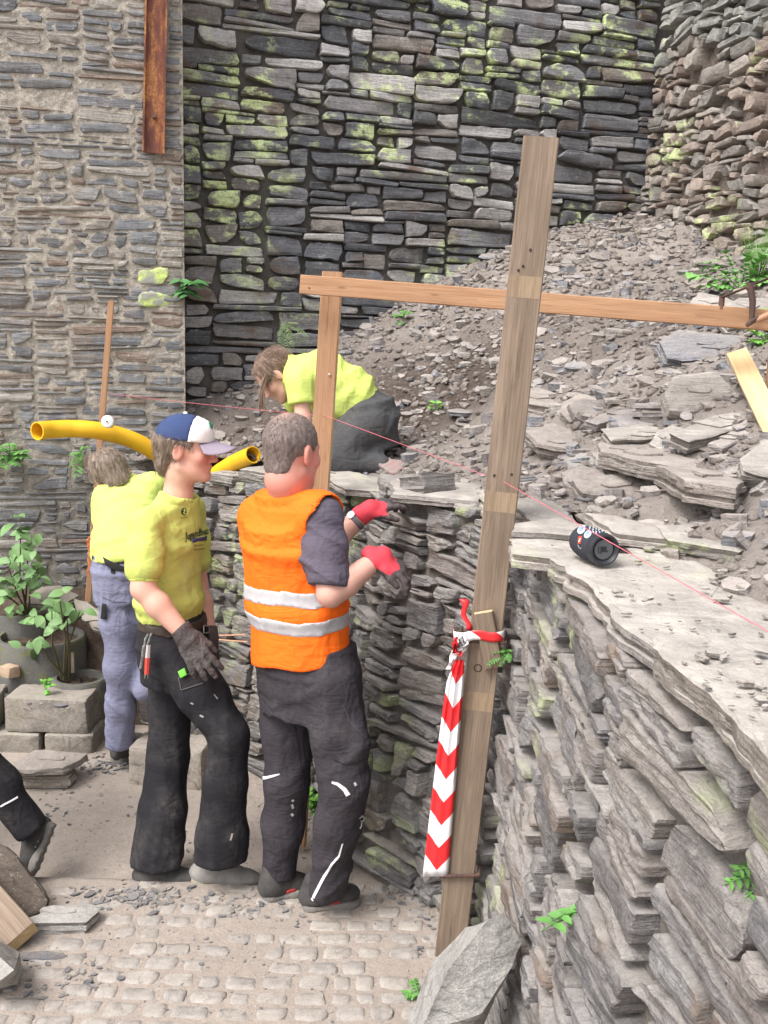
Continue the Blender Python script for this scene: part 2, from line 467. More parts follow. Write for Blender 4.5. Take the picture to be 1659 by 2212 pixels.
def lay_stones(root, rects, frame, rg, matf, name='stone', joint=.004, depth=.14, rot=2.5, proud=.012, bias=None, maxparts=300, res=(9, 5), keep=None,
               stuffname='small_stone_fill', **kw):
    """frame(u, v) -> (P, along, up, normal)"""
    its = []
    for (u, v, w, h) in rects:
        P, a, b, n = frame(u + w / 2, v + h / 2)
        if keep and not keep(P, u, v, w, h): continue
        p2 = proj(P)
        vd = (P - Vector((0, 0, CAM_Z))); dist = vd.length
        vis = p2 is not None and -60 < p2[0] < W0 + 60 and -60 < p2[1] < H0 + 60
        area = (w * h * (.15 + abs(n.dot(vd) / dist)) * (FPX / dist) ** 2) * (1 if vis else .02)
        its.append((area, P, a, b, n, w, h))
    its.sort(key=lambda q: -q[0])
    rest = {}
    for idx, (area, P, a, b, n, w, h) in enumerate(its):
        big = area > 2200
        mid = area > 500
        nx, ny = (res if big else ((6, 4) if mid else (4, 2)))
        V, F = stone_geo(max(.012, w - joint), max(.01, h - joint), depth, rg, nx, ny, **kw)
        th = R(rg.gauss(0, rot)) if w < .5 else R(rg.gauss(0, rot * .4))
        if bias: th += bias(P)
        a2 = a * math.cos(th) + b * math.sin(th); b2 = b * math.cos(th) - a * math.sin(th)
        A = np.array([a2, b2, n]); 
        V = V @ A
        pr = rg.uniform(-proud, proud)
        P = P + n * pr
        rv = rg.random()
        m = matf(P, rv)
        if idx < maxparts:
            me = mesh_np(name, V, F, m, rv, True, 42)
            o = bpy.data.objects.new(name, me); COL.objects.link(o)
            place(o, P, root)
        else:
            mb = rest.setdefault(m.name, (MB(), m))[0]
            mb.add(V + np.array(P), F, rv)
    for mb, m in rest.values():
        tag(mb.build(stuffname, m, root, ang=42), kind='stuff')

# ------------------------------------------------------------------ layout lines (world metres, z up, camera at 0,0)
def rail(pts, n=200):
    P = np.array([tuple(p) for p in pts], float)
    # Catmull-Rom through the points, then resample by arc length
    Q = []
    E = np.vstack([2 * P[0] - P[1], P, 2 * P[-1] - P[-2]])
    for i in range(1, len(E) - 2):
        for t in np.linspace(0, 1, 24, endpoint=False):
            p0, p1, p2, p3 = E[i - 1], E[i], E[i + 1], E[i + 2]
            Q.append(.5 * ((2 * p1) + (-p0 + p2) * t + (2 * p0 - 5 * p1 + 4 * p2 - p3) * t * t + (-p0 + 3 * p1 - 3 * p2 + p3) * t ** 3))
    Q.append(P[-1]); Q = np.array(Q)
    s = np.concatenate([[0], np.cumsum(np.linalg.norm(np.diff(Q[:, :2], axis=0), axis=1))])
    return Q, s
WH = 1.50
TOPPX = [onz(1659, 1632, WH), onz(1375, 1428, WH), onz(1190, 1225, WH), onz(1116, 1134, WH), onz(1000, 1090, WH), onz(870, 1062, WH)]
TOPPTS = [Vector((.60, .70, WH))] + TOPPX + [at(790, 1050, 4.55), at(700, 1040, 4.85), at(560, 1031, 5.2), at(430, 1040, 5.55), at(205, 1035, 6.1)]
WQ, WS = rail(TOPPTS)
WLEN = WS[-1]
SKINK = float(WS[np.argmax(WQ[:, 1] > 3.42)])       # where the wall turns away from the near straight run
def batter(s):
    return .075 + .105 * float(sstep(SKINK - .35, SKINK + .35, s))
def wall_top(s):
    s = min(max(s, 0), WLEN)
    P = Vector([float(np.interp(s, WS, WQ[:, k])) for k in range(3)])
    e = .06
    a = Vector([float(np.interp(min(s + e, WLEN), WS, WQ[:, k]) - np.interp(max(s - e, 0), WS, WQ[:, k])) for k in range(3)])
    a.z = 0; a.normalize()
    return P, a, Vector((-a.y, a.x, 0))
def wall_frame(s, v):
    P, t, n = wall_top(s)
    f = v / WH
    z = v * P.z / WH
    bt_ = batter(s)
    Q = Vector((P.x, P.y, z)) + n * (bt_ * (1 - f))
    up = (Vector((0, 0, WH)) - n * bt_).normalized()
    nn = up.cross(t).normalized()
    if nn.dot(n) < 0: nn = -nn
    # course direction: along runs from near to far; local x must make a right-handed frame with up and normal
    al = up.cross(nn).normalized()
    return Q, al, up, nn
# house wall, back wall, right wall base lines (x, y)
HA, HB = Vector((-3.18, 5.38, 0)), at(400, 800, 6.3); HB.z = 0
BA, BB = Vector((HB.x - .05, 6.13, 0)), at(1355, 400, 7.7); BB.z = 0
RA, RB = BB.copy(), at(1690, 400, 5.7); RB.z = 0
RDIR = (RB - RA).normalized(); RB = RA + RDIR * 3.2
def plane_frame(A, B, lean=0.0):
    t = (B - A).normalized()
    n = Vector((t.y, -t.x, 0))
    up = (Vector((0, 0, 1)) - n * lean).normalized()
    nn = t.cross(up).normalized()
    if nn.dot(n) < 0: nn = -nn
    def f(u, v):
        return A + t * u + up * v, t, up, nn
    return f, (B - A).length
house_f, HLEN = plane_frame(HA, HB)
back_f, BLEN = plane_frame(BA, BB, .03)
right_f, RLEN = plane_frame(RA, RB, .05)

# ------------------------------------------------------------------ terrain behind the wall
CP = [(430, 885, 6.45), (560, 880, 6.55), (480, 960, 5.95), (560, 975, 5.6), (640, 1002, 5.3), (780, 1022, 5.2), (860, 1005, 5.2), (905, 930, 5.6),
      (870, 830, 6.2), (850, 765, 6.6), (760, 745, 6.85), (640, 800, 6.75), (900, 652, 7.05), (1000, 600, 7.2), (1180, 510, 7.45), (1300, 482, 7.6), (1355, 465, 7.7),
      (1500, 520, 6.9), (1659, 560, 5.9), (1000, 750, 6.4), (1000, 900, 5.5), (970, 985, 4.85), (1150, 900, 5.1), (1250, 870, 4.6),
      (1250, 1000, 3.9), (1300, 1088, 3.35), (1250, 700, 5.7), (1400, 760, 5.0), (1400, 900, 4.2), (1500, 1060, 3.2), (1520, 1140, 2.85), (1659, 1140, 2.6),
      (1640, 1000, 3.2), (1640, 850, 4.0), (1640, 720, 4.8), (1500, 640, 6.0), (1110, 1062, 4.0), (1000, 1030, 4.4), (330, 985, 6.0), (1100, 640, 6.6)]
cw = [at(*c) for c in CP] + [Vector((1.15, 1.1, 1.60)), Vector((2.4, 1.1, 1.78)), Vector((2.9, 2.8, 2.12)), Vector((2.9, 4.9, 2.6)), Vector((.95, 1.7, 1.57))]
for q in np.linspace(.1, WLEN - .3, 14):
    P_, a_, n_ = wall_top(q)
    cw.append(Vector((P_.x, P_.y, P_.z + .0)) - n_ * .42)
CW = np.array([tuple(p) for p in cw])
def _solve():
    n = len(CW)
    D = np.linalg.norm(CW[:, None, :2] - CW[None, :, :2], axis=2)
    A = np.zeros((n + 3, n + 3)); A[:n, :n] = -D - np.eye(n) * -.03
    A[:n, n] = 1; A[:n, n + 1:] = CW[:, :2]; A[n, :n] = 1; A[n + 1:, :n] = CW[:, :2].T
    return np.linalg.solve(A, np.concatenate([CW[:, 2], [0, 0, 0]]))
_w = _solve()
def terr0(x, y):
    x, y = np.asarray(x, float), np.asarray(y, float)
    n = len(CW)
    sh = x.shape
    p = np.stack([x.ravel(), y.ravel()], -1)
    D = np.sqrt(((p[:, None, :] - CW[None, :, :2]) ** 2).sum(2))
    return (-(D @ _w[:n]) + _w[n] + p @ _w[n + 1:]).reshape(sh)
def terr(x, y):
    x, y = np.asarray(x, float), np.asarray(y, float)
    return terr0(x, y) + fbm(x * 2.3, y * 2.3, .4, 3, 3) * .05 + fbm(x * 9, y * 9, .7, 3, 5) * .022
def T3(x, y): return Vector((x, y, float(terr(np.array([x]), np.array([y]))[0])))
def thit(u, v, lo=2.2, hi=8.0):
    """point where a pixel's ray meets the slope"""
    ys = np.linspace(lo, hi, 240)
    d = ray(u, v)
    X, Z = d.x / d.y * ys, CAM_Z + d.z / d.y * ys
    g = Z - terr0(X, ys)
    k = np.where(g < 0)[0]
    i = k[0] if len(k) else len(ys) - 1
    return T3(X[i], ys[i])
def ground_z(x, y):
    x, y = np.asarray(x, float), np.asarray(y, float)
    step = -.045 * sstep(3.60, 3.63, y + .02 * x) * sstep(4.7, 4.0, y)
    return step + fbm(x * 1.3, y * 1.3, .2, 2, 9) * .010 + fbm(x * 7, y * 7, .2, 2, 11) * .003
def GZ(x, y): return float(ground_z(np.array([x]), np.array([y]))[0])
def ghit(u, v):
    p = onz(u, v, 0.0)
    return Vector((p.x, p.y, GZ(p.x, p.y)))

def grid_mesh(name, xs, ys, zf, mat, keep=None, rnd=None):
    X, Y = np.meshgrid(xs, ys)
    Z = zf(X, Y)
    nx, ny = len(xs), len(ys)
    V = np.stack([X, Y, Z], -1).reshape(-1, 3)
    idx = np.arange(nx * ny).reshape(ny, nx)
    F = np.stack([idx[:-1, :-1], idx[:-1, 1:], idx[1:, 1:], idx[1:, :-1]], -1).reshape(-1, 4)
    if keep is not None:
        c = V[F].mean(1)
        F = F[keep(c[:, 0], c[:, 1])]
        u, inv = np.unique(F, return_inverse=True)
        V = V[u]; F = inv.reshape(-1, 4)
    return mesh_np(name, V, F, mat, rnd(V[:, 0], V[:, 1]) if rnd else None)
def inpoly(px, py, poly):
    c = np.zeros(px.shape, bool)
    n = len(poly)
    for i in range(n):
        x1, y1 = poly[i]; x2, y2 = poly[(i + 1) % n]
        m = (y1 > py) != (y2 > py)
        with np.errstate(divide='ignore', invalid='ignore'):
            xi = (x2 - x1) * (py - y1) / (y2 - y1) + x1
        c ^= m & (px < xi)
    return c
backline = [(wall_top(q)[0] - wall_top(q)[2] * .16).to_2d() for q in np.linspace(0, WLEN, 40)]
TPOLY = [tuple(p) for p in backline] + [(HB.x - .3, HB.y + .1), (BA.x, BA.y + .1), (BB.x + .1, BB.y + .15), (RB.x + .3, RB.y), (3.4, 3.0), (3.4, .7)]
# ================================================================== THE SETTING
# ------------------------------------------------------------------ ground
gx = np.unique(np.concatenate([np.linspace(-120, -4, 16), np.linspace(-4, -2, 12), np.linspace(-2, 1.4, 150), np.linspace(1.4, 4, 8), np.linspace(4, 120, 16)]))
gy = np.unique(np.concatenate([np.linspace(-120, 0, 14), np.linspace(0, 2.4, 16), np.linspace(2.4, 6.6, 190), np.linspace(6.6, 10, 6), np.linspace(10, 120, 16)]))
g_me = grid_mesh('ground', gx, gy, ground_z, M_GROUND)
ground = bpy.data.objects.new('ground', g_me); COL.objects.link(ground); place(ground, (0, 0, 0)); tag(ground, kind='structure')
# setts: rows of uneven blocks half sunk in the dust, showing towards the camera
rg = random.Random(11)
y = 2.50; row = 0
while y < 3.56:
    rh = rg.uniform(.070, .088)
    x = -1.25 + rg.uniform(0, .12)
    while x < .5:
        w = rg.uniform(.072, .138)
        vis = sstep(3.55, 2.85, y) * .75 + .25
        if rg.random() < .4 + .6 * vis:
            V, F = stone_geo(w - .007, rh - .008, .05, rg, 7, 5, rough=.0022, rnd_=.30, bulge=.0012, lam=.0002, edge=.008, warp=.09, tilt=.03)
            px, py = x + w / 2, y + rh / 2
            sink = lerp(.0028, .0050, float(vis)) + rg.uniform(-.004, .0015)
            V = np.stack([V[:, 0], V[:, 1], V[:, 2]], -1)
            o = bpy.data.objects.new('sett', mesh_np('sett', V, F, M_SETT, rg.random(), True, 50)); COL.objects.link(o)
            place(o, (px, py + .02 * math.sin(px * 3), GZ(px, py) + sink), ground)
        x += w
    y += rh; row += 1

# ------------------------------------------------------------------ slope of earth and rubble
def damp(x, y):
    # freshly dug dark earth in the hollow behind the wall
    a = np.exp(-(((x - .14) / .7) ** 2 + ((y - 5.45) / .5) ** 2)) + .9 * np.exp(-(((x + .56) / .85) ** 2 + ((y - 5.98) / .33) ** 2)) + .5 * np.exp(-(((x - 1.1) / .33) ** 2 + ((y - 4.95) / .28) ** 2))
    return np.clip(a * 1.1 + .35 * fbm(x * 2, y * 2, 0, 3, 21), 0, 1)
def terr_fine(x, y):
    return terr(x, y) + fbm(x * 26, y * 26, .3, 2, 17) * .014
slope = bpy.data.objects.new('slope', grid_mesh('slope', np.linspace(-2.1, 3.4, 190), np.linspace(.7, 8.1, 250), terr_fine, M_EARTH,
        lambda a, b: inpoly(a, b, TPOLY), damp))
COL.objects.link(slope); place(slope, (0, 0, 0)); tag(slope, kind='structure')

# ------------------------------------------------------------------ house wall on the left: slate bedded in wide mortar
hw = empty('house_wall', (HA + HB) / 2, 'tall wall of thin blue-grey slate in sandy mortar with rusty channel on it', 'wall')
def wall_slab(name, A, B, z0, z1, thick, mat, root, disp=.012, n=(90, 110), lean=0.0):
    fr, L = plane_frame(A, B, lean)
    us, vs = np.linspace(0, L, n[0]), np.linspace(z0, z1, n[1])
    U, Vv = np.meshgrid(us, vs)
    P0, t, up, nn = fr(0, 0)
    t_, u_, n_ = (np.array(q) for q in (t, up, nn))
    D = fbm(U * 7, Vv * 9, .2, 3, 31) * disp * .6 + fbm(U * 26, Vv * 34, .6, 2, 35) * disp * .7
    X = np.array(P0) + U[..., None] * t_ + Vv[..., None] * u_ + D[..., None] * n_
    nx, ny = n
    V = X.reshape(-1, 3)
    idx = np.arange(nx * ny).reshape(ny, nx)
    F = [tuple(f) for f in np.stack([idx[:-1, :-1], idx[:-1, 1:], idx[1:, 1:], idx[1:, :-1]], -1).reshape(-1, 4)]
    loop = list(idx[0]) + list(idx[1:, -1]) + list(idx[-1, :-1][::-1]) + list(idx[1:-1, 0][::-1])
    b = len(V); V = np.concatenate([V, V[loop] - n_ * thick]); k = len(loop)
    F += [(loop[i], b + i, b + (i + 1) % k, loop[(i + 1) % k]) for i in range(k)] + [tuple(b + i for i in range(k))]
    mb = MB(); mb.add(V, F)
    return mb.build(name, mat, root, ang=60)
wall_slab('mortar_face', HA, HB, -.3, 5.2, .35, M_MORTAR, hw, .014, (260, 520))
rg = random.Random(5)
rects = [(u - .9, v + .5, w, h) for (u, v, w, h) in pack(HLEN, 4.4, (.07, .55), (.020, .085), rg, 1.5, 1.5, asp=1.6)]
hr = []
for (u, v, w, h) in rects:
    gap = rg.uniform(.0, .010)
    if rg.random() < .035 and u + .9 < HLEN - .35: continue                  # places where only mortar shows
    if rg.random() < .12: gap = .004
    hr.append((u + .9 + (0 if u + w > HLEN - .95 else gap / 2), v, max(.03, w - (gap if u + w < HLEN - .95 else .0) * 1.3), max(.012, h - gap)))
def house_g(u, v):
    P, a, b, n = house_f(u, v)
    return P + n * .0075, a, b, n
lay_stones(hw, hr, house_g, rg, lambda P, r: M_HOUSE, joint=.002, depth=.09, rot=1.6, proud=.004, res=(9, 4), rough=.007, rnd_=.08, bulge=.002, lam=.002,
           edge=.005, warp=.28, tilt=.04, stuffname='small_slate_fill')
# rendered patches and a lichen patch low on the corner
# ------------------------------------------------------------------ back dry stone wall
bw = empty('back_wall', (BA + BB) / 2, 'high dry stone wall of dark slate with lime green lichen', 'wall')
A2, B2 = BA.copy(), BB.copy()
off = back_f(0, 0)[3] * -.05
wall_slab('wall_core', BA + off, BB + off + (BB - BA).normalized() * .5, 1.2, 5.6, .3, M_CORE, bw, .01, (40, 50), .03)
rg = random.Random(23)
br = [(u, v + 1.35, w, h) for (u, v, w, h) in pack(BLEN + .25, 4.0, (.12, .62), (.034, .125), rg, 1.3, 1.4, asp=1.7)]
def keep_b(P, u, v, w, h):
    return P.z + .12 > float(terr0(np.array([P.x]), np.array([P.y - .05]))[0])
lay_stones(bw, br, back_f, rg, lambda P, r: M_BACK, joint=.003, depth=.13, rot=1.5, proud=.02, res=(10, 6), keep=keep_b, rough=.010, rnd_=.06, bulge=.001,
           lam=.004, edge=.005, warp=.18)
# ------------------------------------------------------------------ right wall, coming towards us
rw = empty('side_wall', (RA + RB) / 2, 'rough brown rubble wall meeting the dark slate wall in a corner', 'wall')
offr = right_f(0, 0)[3] * -.008
wall_slab('mortar_face', RA + offr, RB + offr, 1.6, 5.6, .3, M_MORTB, rw, .03, (120, 140), .07)
rg = random.Random(37)
rr = [(u - .12, v + 1.9, w, h) for (u, v, w, h) in pack(RLEN, 3.5, (.08, .34), (.03, .12), rg, 1.4, 1.4, asp=1.5)]
rr = [q for q in rr if rg.random() > (.08 if q[0] < 1.2 else .45)]
def keep_r(P, u, v, w, h):
    return P.z + .1 > float(terr0(np.array([P.x]), np.array([P.y]))[0])
def mat_r(P, r):
    s_ = (P - RA).dot(RDIR)
    return M_RIGHTG if P.z > 3.95 - .08 * s_ + .3 * math.sin(s_ * 5) * .2 else M_RIGHT
lay_stones(rw, rr, right_f, rg, mat_r, joint=.004, depth=.12, rot=5, proud=.010, res=(8, 6), keep=keep_r, rough=.015, rnd_=.08, bulge=.0, lam=.006, edge=.005, warp=.26)

# ------------------------------------------------------------------ the dry stone retaining wall being rebuilt
dw = empty('retaining_wall', wall_top(WLEN * .45)[0] * 1.0, 'curved chest-high dry stone retaining wall of grey-brown slate with flat slabs on top', 'wall')
dw.location.z = 0; dw['_w'] = tuple(dw.location)
cs = np.linspace(0, WLEN, 90); V = []; 
for s_ in cs:
    for v_ in np.linspace(-.05, 1.48, 14):
        Q, t_, u_, n_ = wall_frame(s_, v_)
        V.append(Q - n_ * .05)
nb_ = 14
F = [(i * nb_ + j, i * nb_ + j + 1, (i + 1) * nb_ + j + 1, (i + 1) * nb_ + j) for i in range(len(cs) - 1) for j in range(nb_ - 1)]
for i, s_ in enumerate(cs):                       # top of the core back to the slope
    Q, t_, n_ = wall_top(s_)
    V.append(Vector((Q.x, Q.y, Q.z - .03)) - n_ * .45)
k0 = len(cs) * nb_
F += [(i * nb_ + nb_ - 1, k0 + i, k0 + i + 1, (i + 1) * nb_ + nb_ - 1) for i in range(len(cs) - 1)]
mb = MB(); mb.add(V, F); mb.build('wall_core', M_FILL, dw)
rg = random.Random(41)
dr = pack(WLEN, 1.47, (.08, .50), (.026, .145), rg, 1.5, 1.3, asp=1.4)
lay_stones(dw, dr, wall_frame, rg, lambda P, r: M_DRY, joint=.003, depth=.16, rot=3.5, proud=.013, bias=lambda P: R(-7.0) if P.y < 3.1 else (R(-3) if P.y < 3.6 else 0.0), res=(18, 11), rough=.013, rnd_=.05, bulge=.002, lam=.006,
           edge=.004, warp=.22, tilt=.09)

# capping slabs: flat plates on top, laid out from their outlines on the plane of the wall top
rg = random.Random(43)
def outline_noise(pts, amp, rg, step=.03):
    """densify a closed outline and roughen it"""
    out = []
    n = len(pts)
    sd = rg.randint(0, 500)
    s = 0
    for i in range(n):
        a, b = pts[i], pts[(i + 1) % n]
        L = (b - a).length; m = max(1, int(L / step))
        nrm = Vector(((b - a).y, -(b - a).x, 0)).normalized()
        for k in range(m):
            p = a.lerp(b, k / m)
            q = float(fbm(np.array([(s + L * k / m) / .07]), np.array([sd + .5]), .2, 3)[0])
            out.append(p + nrm * q * amp)
        s += L
    return out
def plate(pts, th, rg, mat, name='capping_slab', root=None, amp=.014, M=None, flakes=2, tint=None, step=.03):
    """slate plate from an outline in the xy plane (counter-clockwise), top at z = 0, with split laminae; M places it"""
    pts = [Vector((p[0], p[1], 0)) for p in pts]
    ar = sum(a.x * b.y - b.x * a.y for a, b in zip(pts, pts[1:] + pts[:1]))
    if ar < 0: pts = pts[::-1]
    rim = outline_noise(pts, amp, rg, step)
    mb = MB(); rv = rg.random() if tint is None else tint
    ctr = sum((Vector(p) for p in rim), Vector()) / len(rim)
    L = len(rim)
    V, F = [], []
    # top: centre fan with an inner ring so that it can undulate
    rings = [(.0, 0), (.55, 0), (.9, 0), (.985, 0)]
    sd = rg.random() * 50
    def hz(p): return float(fbm(np.array([p.x / .16 + sd]), np.array([p.y / .16]), .3, 3)[0]) * th * .16
    V.append(ctr + Vector((0, 0, hz(ctr))))
    for f, _ in rings[1:]:
        for p in rim:
            q = ctr.lerp(p, f); V.append(q + Vector((0, 0, hz(q) - (.003 if f > .95 else 0))))
    F += [(0, 1 + i, 1 + (i + 1) % L) for i in range(L)]
    for r_ in range(2):
        b0 = 1 + r_ * L
        F += [(b0 + i, b0 + L + i, b0 + L + (i + 1) % L, b0 + (i + 1) % L) for i in range(L)]
    prev = 1 + 2 * L
    nl = max(2, int(th / .013)); z = 0.0
    for l in range(nl):
        g = rg.uniform(-.012, .010); ph = rg.random() * 90
        nz = [float(q) for q in fbm(np.array([p.x / .05 + ph for p in rim]), np.array([p.y / .05 for p in rim]), .4, 3)]
        for part in (0, 1):
            zz = z if part == 0 else z - th / nl * .92
            st = len(V)
            for i, p in enumerate(rim):
                dv = (p - ctr); dv.normalize()
                q = p + dv * ((g + nz[i] * .016) if (l or part) else 0.002)
                V.append(Vector((q.x, q.y, zz - .004 + (hz(q) if l < 2 else hz(q) * .3))))
            F += [(prev + i, st + i, st + (i + 1) % L, prev + (i + 1) % L) for i in range(L)]
            prev = st
        z -= th / nl
    F.append(tuple(prev + i for i in range(L))[::-1])
    M = M or Matrix.Identity(4)
    mb.add([M @ v for v in V], F, rv)
    for k in range(flakes):                       # thin laminae left standing on the cleft face
        c = ctr.lerp(rim[rg.randrange(L)], rg.uniform(.1, .6))
        n = rg.randint(6, 9); ph = rg.random() * 6; ra = rg.uniform(.12, .3)
        sx = max(abs(p.x - ctr.x) for p in rim) * ra * 1.8; sy = max(abs(p.y - ctr.y) for p in rim) * ra
        top = [c + Vector((math.cos(ph + 6.283 * i / n) * sx * rg.uniform(.6, 1.2), math.sin(ph + 6.283 * i / n) * sy * rg.uniform(.6, 1.2), 0)) for i in range(n)]
        hh = rg.uniform(.004, .008)
        mb.add([M @ (p + Vector((0, 0, hz(p) + hh))) for p in top] + [M @ (p + Vector((0, 0, hz(p) - .01))) for p in top],
               [tuple(range(n))] + [(i, n + i, n + (i + 1) % n, (i + 1) % n) for i in range(n)], rv)
    return mb.build(name, mat, root, ang=38)
CAPS = [  # outlines in picture grid units, all lying on the plane of the wall top
    ([(1181, 1202), (1250, 1190), (1373, 1195), (1516, 1213), (1570, 1249), (1526, 1289), (1398, 1308), (1318, 1306), (1255, 1255), (1214, 1222)], 1.550, 0.046),
    ([(1315, 1302), (1398, 1303), (1526, 1282), (1700, 1325), (1720, 1420), (1500, 1442), (1446, 1412), (1375, 1372), (1330, 1335)], 1.547, 0.043),
    ([(1392, 1368), (1500, 1436), (1720, 1412), (1860, 1680), (1700, 1690), (1608, 1578), (1536, 1496), (1445, 1432)], 1.552, 0.053),
    ([(1098, 1160), (1168, 1147), (1322, 1164), (1300, 1192), (1190, 1204), (1107, 1194)], 1.545, 0.037),
    ([(1108, 1128), (1199, 1114), (1270, 1134), (1337, 1136), (1322, 1164), (1168, 1149), (1106, 1150)], 1.555, 0.031),
    ([(1325, 1166), (1450, 1155), (1580, 1190), (1606, 1212), (1520, 1218), (1373, 1197)], 1.547, 0.037),
    ([(1262, 1108), (1330, 1112), (1445, 1145), (1520, 1170), (1450, 1160), (1337, 1150)], 1.585, 0.031),
    ([(1414, 1131), (1496, 1126), (1650, 1170), (1600, 1190), (1445, 1164)], 1.595, 0.031),
    ([(1560, 1240), (1610, 1206), (1760, 1245), (1760, 1330), (1640, 1318), (1525, 1286)], 1.542, 0.031),
    ([(842, 1034), (925, 1024), (1040, 1048), (1040, 1080), (940, 1070), (850, 1062)], 1.512, 0.031),
    ([(1030, 1062), (1130, 1066), (1185, 1096), (1130, 1112), (1050, 1098)], 1.512, 0.031),
    ([(700, 1030), (770, 1020), (850, 1038), (838, 1060), (745, 1054)], 1.470, 0.028),
]
CAPSEEN = []
for pts, z_, th in CAPS:
    CAPSEEN.append(1); z_ += rg.uniform(-.008, .006)
    c = [onz(u, v, z_) for u, v in pts]
    cc = sum(c, Vector()) / len(c)
    plate([(p - cc).to_2d() * .985 for p in c], th, rg, M_CAP, 'capping_slab', dw, amp=.018, flakes=0, tint=(len(CAPSEEN) * .37) % 1, step=.022, M=Matrix.Translation(Vector((cc.x, cc.y, z_))) @ Matrix.Rotation(rg.uniform(-.02, .02), 4, 'X'))
s_ = 4.05
while s_ < WLEN - .1:
    w = rg.uniform(.2, .38)
    Q, t_, n_ = wall_top(min(s_ + w / 2, WLEN - .05))
    d_ = rg.uniform(.18, .26); th = rg.uniform(.035, .07)
    pl = [(-.5 * w, -.5 * d_), (.42 * w, -.5 * d_), (.5 * w, .1 * d_), (.36 * w, .5 * d_), (-.4 * w, .46 * d_)]
    plate(pl, th, rg, M_CAP, 'capping_slab', dw, M=basis(Q - n_ * (d_ / 2 - .02) + Vector((0, 0, th * .55)), t_, (rg.uniform(-.06, .06), rg.uniform(-.06, .06), 1)), amp=.010)
    s_ += w
# ================================================================== RUBBLE
def chip_protos(rg, n=14, sides=(5, 7), flat=(.10, .24)):
    out = []
    for _ in range(n):
        k = rg.randint(*sides); ph = rg.random() * 6.28
        el = rg.uniform(.35, .8)
        P = [(math.cos(ph + 6.283 * i / k) * rg.uniform(.35, .55), math.sin(ph + 6.283 * i / k) * rg.uniform(.35, .55) * el) for i in range(k)]
        th = rg.uniform(*flat)
        V = [(x, y, th / 2 + rg.uniform(-.03, .03)) for x, y in P] + [(x * rg.uniform(.85, 1.1), y * rg.uniform(.85, 1.1), -th / 2) for x, y in P]
        F = [tuple(range(k)), tuple(range(2 * k - 1, k - 1, -1))] + [(i, k + i, k + (i + 1) % k, (i + 1) % k) for i in range(k)]
        out.append((np.array(V, np.float32), F))
    return out
def clod_protos(rg, n=8):
    out = []
    bm = bmesh.new(); bmesh.ops.create_icosphere(bm, subdivisions=1, radius=.5)
    B = np.array([v.co[:] for v in bm.verts], np.float32); F = [tuple(v.index for v in f.verts) for f in bm.faces]; bm.free()
    for k in range(n):
        q = B * (1 + .45 * vnoise(B[:, 0] * 2.2 + k * 9, B[:, 1] * 2.2, B[:, 2] * 2.2)[:, None])
        out.append((q * np.array([1, rg.uniform(.6, 1), rg.uniform(.5, .8)], np.float32), F))
    return out
rg = random.Random(71)
CHIPS, CLODS = chip_protos(rg), clod_protos(rg)
BLOCKS = chip_protos(rg, 10, (5, 6), (.35, .7))
def scatter(mb, protos, pts, sizes, tilt, zoff, rg, normals=None, tone=1.0):
    for (p, s) in zip(pts, sizes):
        V, F = protos[rg.randrange(len(protos))]
        n = Vector((rg.gauss(0, tilt), rg.gauss(0, tilt), 1)) + (normals(p) if normals else Vector())
        M = np.array(basis((0, 0, 0), (math.cos(a := rg.random() * 6.28), math.sin(a), rg.gauss(0, .1)), n).to_3x3())
        mb.add((V * s) @ M.T + np.array([p[0], p[1], p[2] + zoff * s]), F, rg.random() * tone)
def slope_pts(rg, n, dens):
    rs = np.random.RandomState(rg.randint(0, 9999))
    xs, ys = rs.uniform(-1.6, 2.9, n * 6), 1.2 + 6.3 * rs.rand(n * 6) ** .75
    m = inpoly(xs, ys, TPOLY) & (rs.rand(n * 6) < dens(xs, ys))
    xs, ys = xs[m][:n], ys[m][:n]
    zs = terr_fine(xs, ys); e = .08
    gx_, gy_ = (terr0(xs + e, ys) - terr0(xs - e, ys)) / (2 * e), (terr0(xs, ys + e) - terr0(xs, ys - e)) / (2 * e)
    return [(float(a), float(b), float(c), float(d), float(f)) for a, b, c, d, f in zip(xs, ys, zs, -gx_, -gy_)]
def slope_n(p):
    e = .08
    z = terr0(np.array([p[0] - e, p[0] + e, p[0], p[0]]), np.array([p[1], p[1], p[1] - e, p[1] + e]))
    return Vector((-(z[1] - z[0]) / (2 * e), -(z[3] - z[2]) / (2 * e), 0))
def frontcull(x, y): return np.where(np.abs(x) < y * .42 + .3, 1.0, .35)
def dens_all(x, y): return frontcull(x, y) * (1 - .45 * damp(x, y))
mb = MB(); P_ = slope_pts(rg, 3800, dens_all)
scatter(mb, CHIPS, P_, [.015 + .085 * rg.random() ** 3.2 for _ in P_], .42, .10, rg, lambda p: Vector((p[3], p[4], 0)))
o = mb.build('slate_chips', M_RUB, None, sm=False); tag(o, 'grey-brown slate chips strewn over the rubble slope', 'rubble', kind='stuff')
mb = MB(); P_ = slope_pts(rg, 6500, frontcull)
scatter(mb, CLODS, P_, [.012 + .05 * rg.random() ** 2.6 for _ in P_], .5, .1, rg, None, .22)
o = mb.build('earth_clods', M_EARTH, None, sm=True, ang=60); tag(o, 'crumbs and clods of brown earth on the rubble slope', 'earth', kind='stuff')
mb = MB(); P_ = slope_pts(rg, 700, frontcull)
scatter(mb, BLOCKS, P_, [.035 + .075 * rg.random() ** 2.2 for _ in P_], .5, .12, rg, lambda p: Vector((p[3], p[4], 0)))
o = mb.build('broken_stones', M_RUB, None, sm=False); tag(o, 'broken lumps of brown-grey stone mixed into the rubble slope', 'rubble', kind='stuff')
